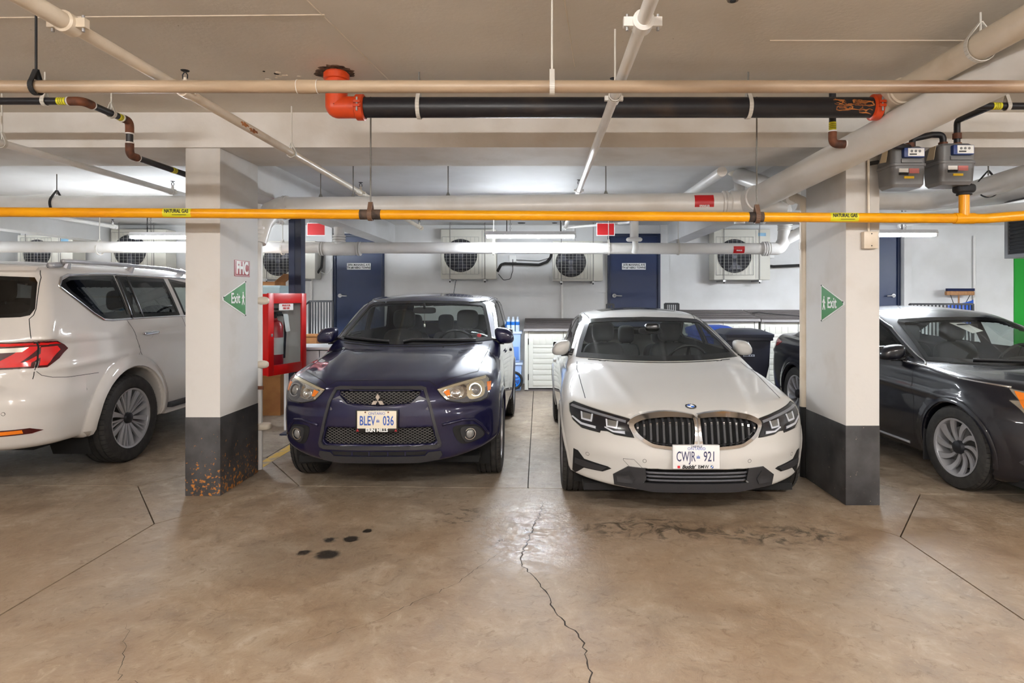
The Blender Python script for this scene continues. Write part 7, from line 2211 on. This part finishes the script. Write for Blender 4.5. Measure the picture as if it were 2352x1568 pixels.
for ax in ('sl', 'sr'):
    s = -1 if ax == 'sl' else 1
    window(car, 'side_window', [(1.60, .985), (2.15, 1.225), (2.45, 1.31), (2.75, 1.35), (2.75, 1.005)], ax, M_tint, .02)
    window(car, 'side_window', [(2.81, 1.005), (2.81, 1.352), (3.1, 1.345), (3.5, 1.27), (3.86, 1.11), (3.80, 1.05)], ax, M_tint, .02)
    car.strip('window_moulding', [(1.42, .935), (1.58, .995), (2.14, 1.24), (2.44, 1.325), (2.75, 1.365), (3.1, 1.358), (3.52, 1.28), (3.9, 1.11)], ax, M_chrome, .008, .002)
    car.strip('chrome_strip', [(3.9, 1.06), (2.8, .99), (1.9, .965), (1.5, .938), (1.0, .895), (.62, .858)], ax, M_chrome, .009, .002)
    car.seam('door_gap', [(1.46, .28), (1.44, .6), (1.50, .93)], ax, M_gap, .003); car.seam('door_gap', [(2.78, .28), (2.78, 1.34)], ax, M_gap, .003)
    hl = [(.62, .848), (.40, .815), (.28, .79), (.22, .70), (.30, .635), (.38, .68)]
    h = car.panel('headlamp', hl, ax, M_lamp_sil, .004, .012)
    car.panel('side_marker', [(.585, .835), (.47, .812), (.40, .69), (.44, .71)], ax, M_amber, .008, .008, parent=h)
    car.panel('lamp_cover', hl, ax, M_lens, .016, .016, parent=h)
    fh = [(.50, .725), (.72, .775), (.78, .77), (.76, .68), (.56, .62), (.46, .65)]
    h = car.panel('front_lamp', fh if s > 0 else mir(fh), 'f', M_lamp_sil, .004, .012)
    disc_at(car, 'projector', s * .62, .67, .05, 'f', M_bulb, DOMEP, h, .006)
    car.panel('lamp_cover', fh if s > 0 else mir(fh), 'f', M_lens, .018, .018, parent=h)
    fg = [(.55, .38), (.76, .40), (.80, .34), (.72, .27), (.56, .28)]
    car.panel('fog_bezel', fg if s > 0 else mir(fg), 'f', M_plastic, .004, .012)
    disc_at(car, 'fog_lamp', s * .67, .335, .04, 'f', M_bulb, DOMEP)
    tl = [(4.26, .945), (4.5, .985), (4.80, .975), (4.82, .84), (4.6, .84), (4.36, .89)]
    car.panel('tail_lamp', tl, ax, M_tail, .004, .012)
    tr = [(.50, .97), (.80, .98), (.82, .86), (.55, .84)]
    car.panel('tail_lamp', tr if s > 0 else mir(tr), 'r', M_tail, .004, .012)
    mirror(car, s, 1.70, 1.03, .07, M_blk, .985, .86, 1.09)
    car.strip('sill_strip', [(1.55, .235), (3.3, .235)], ax, M_rimsil, .012, .004)
    for yc in (.95, 3.755): arch_ring(car, yc, .33, .37, s, M_blk)
    mbox('mud_flap', M_plastic, c4, *sorted((s * .76, s * .93)), 1.30, 1.315, .14, .42, .004, world=False)
    mbox('door_handle', M_chrome, c4, *sorted((s * .90, s * .945)), 2.5, 2.68, .83, .855, .01, world=False)
    wheel(car, s * .82, .95, .332, .215, .228, 'turbine', s, .06); wheel(car, s * .82, 3.755, .332, .215, .228, 'turbine', s)
    car.seam('bonnet_gap', [(s * .70, .40), (s * .78, .8), (s * .79, 1.3)], 't', M_gap, .003)
HOOD4 = [(-.74, 1.42), (-.74, .42), (-.44, .15), (.44, .15), (.74, .42), (.74, 1.42)]
finish(car, M_blk, [
    ('bonnet', lambda C, N: in_poly(C, 0, 1, HOOD4) & (N[:, 2] > .3) & (C[:, 2] > .72) & (C[:, 2] < .985)),
    ('front_bumper', lambda C, N: (C[:, 1] < .58) & (C[:, 2] < .70)),
    ('roof', lambda C, N: (C[:, 2] > 1.33)),
    ('front_door', lambda C, N: (N[:, 0] > .3) & (C[:, 1] > 1.45) & (C[:, 1] < 2.78) & (C[:, 2] > .25)),
    ('front_door', lambda C, N: (N[:, 0] < -.3) & (C[:, 1] > 1.45) & (C[:, 1] < 2.78) & (C[:, 2] > .25)),
    ('rear_door', lambda C, N: (N[:, 0] > .3) & (C[:, 1] > 2.78) & (C[:, 1] < 3.7) & (C[:, 2] > .25)),
    ('rear_door', lambda C, N: (N[:, 0] < -.3) & (C[:, 1] > 2.78) & (C[:, 1] < 3.7) & (C[:, 2] > .25))])
lining(car, 1.0, 4.3, .6, M_int)
cabin(car, 1.22, 4.0, .95, .28, .78, 1)
for yc in (.95, 3.755): liner(car, yc, .33, .375, .58, .84)
mbox('underbody', M_under, c4, -.78, .78, .35, 4.6, .15, .2, world=False)
car.strip('wiper', [(-.45, .985), (0, .978), (.45, .98)], 'f', M_plastic, .010, .014)
car.strip('cowl', [(-.64, .965), (-.4, .956), (0, .952), (.4, .956), (.64, .965)], 'f', M_gap, .008, -.003)
G().sq((-.02, 2.0, 1.25), (.11, .02, .032), .5, .4).build('rear_view_mirror', M_int, c4, world=False, auto=3)
gr4 = [(-.34, .66), (.34, .66), (.40, .56), (.30, .40), (-.30, .40), (-.40, .56)]
g_ = car.panel('grille', gr4, 'f', M_trimblk, .004, .012)
for k in range(5): car.strip('grille_bar', [(-.32, .44 + k * .045), (0, .43 + k * .045), (.32, .44 + k * .045)], 'f', M_chrome, .007, .01, g_)
pp = thing('paper_sheet', 'white paper slip stuck inside the windscreen of the black sedan', 'paper', (4.15, 5.9, 1.1))
ob = car.panel('sheet', [(-.16, 1.30), (-.02, 1.30), (.04, 1.23), (-.10, 1.21)], 'f', M_plate, -.012, .002, .03, parent=c4)
bpy.data.objects.remove(pp)
ob.name = 'paper_slip'
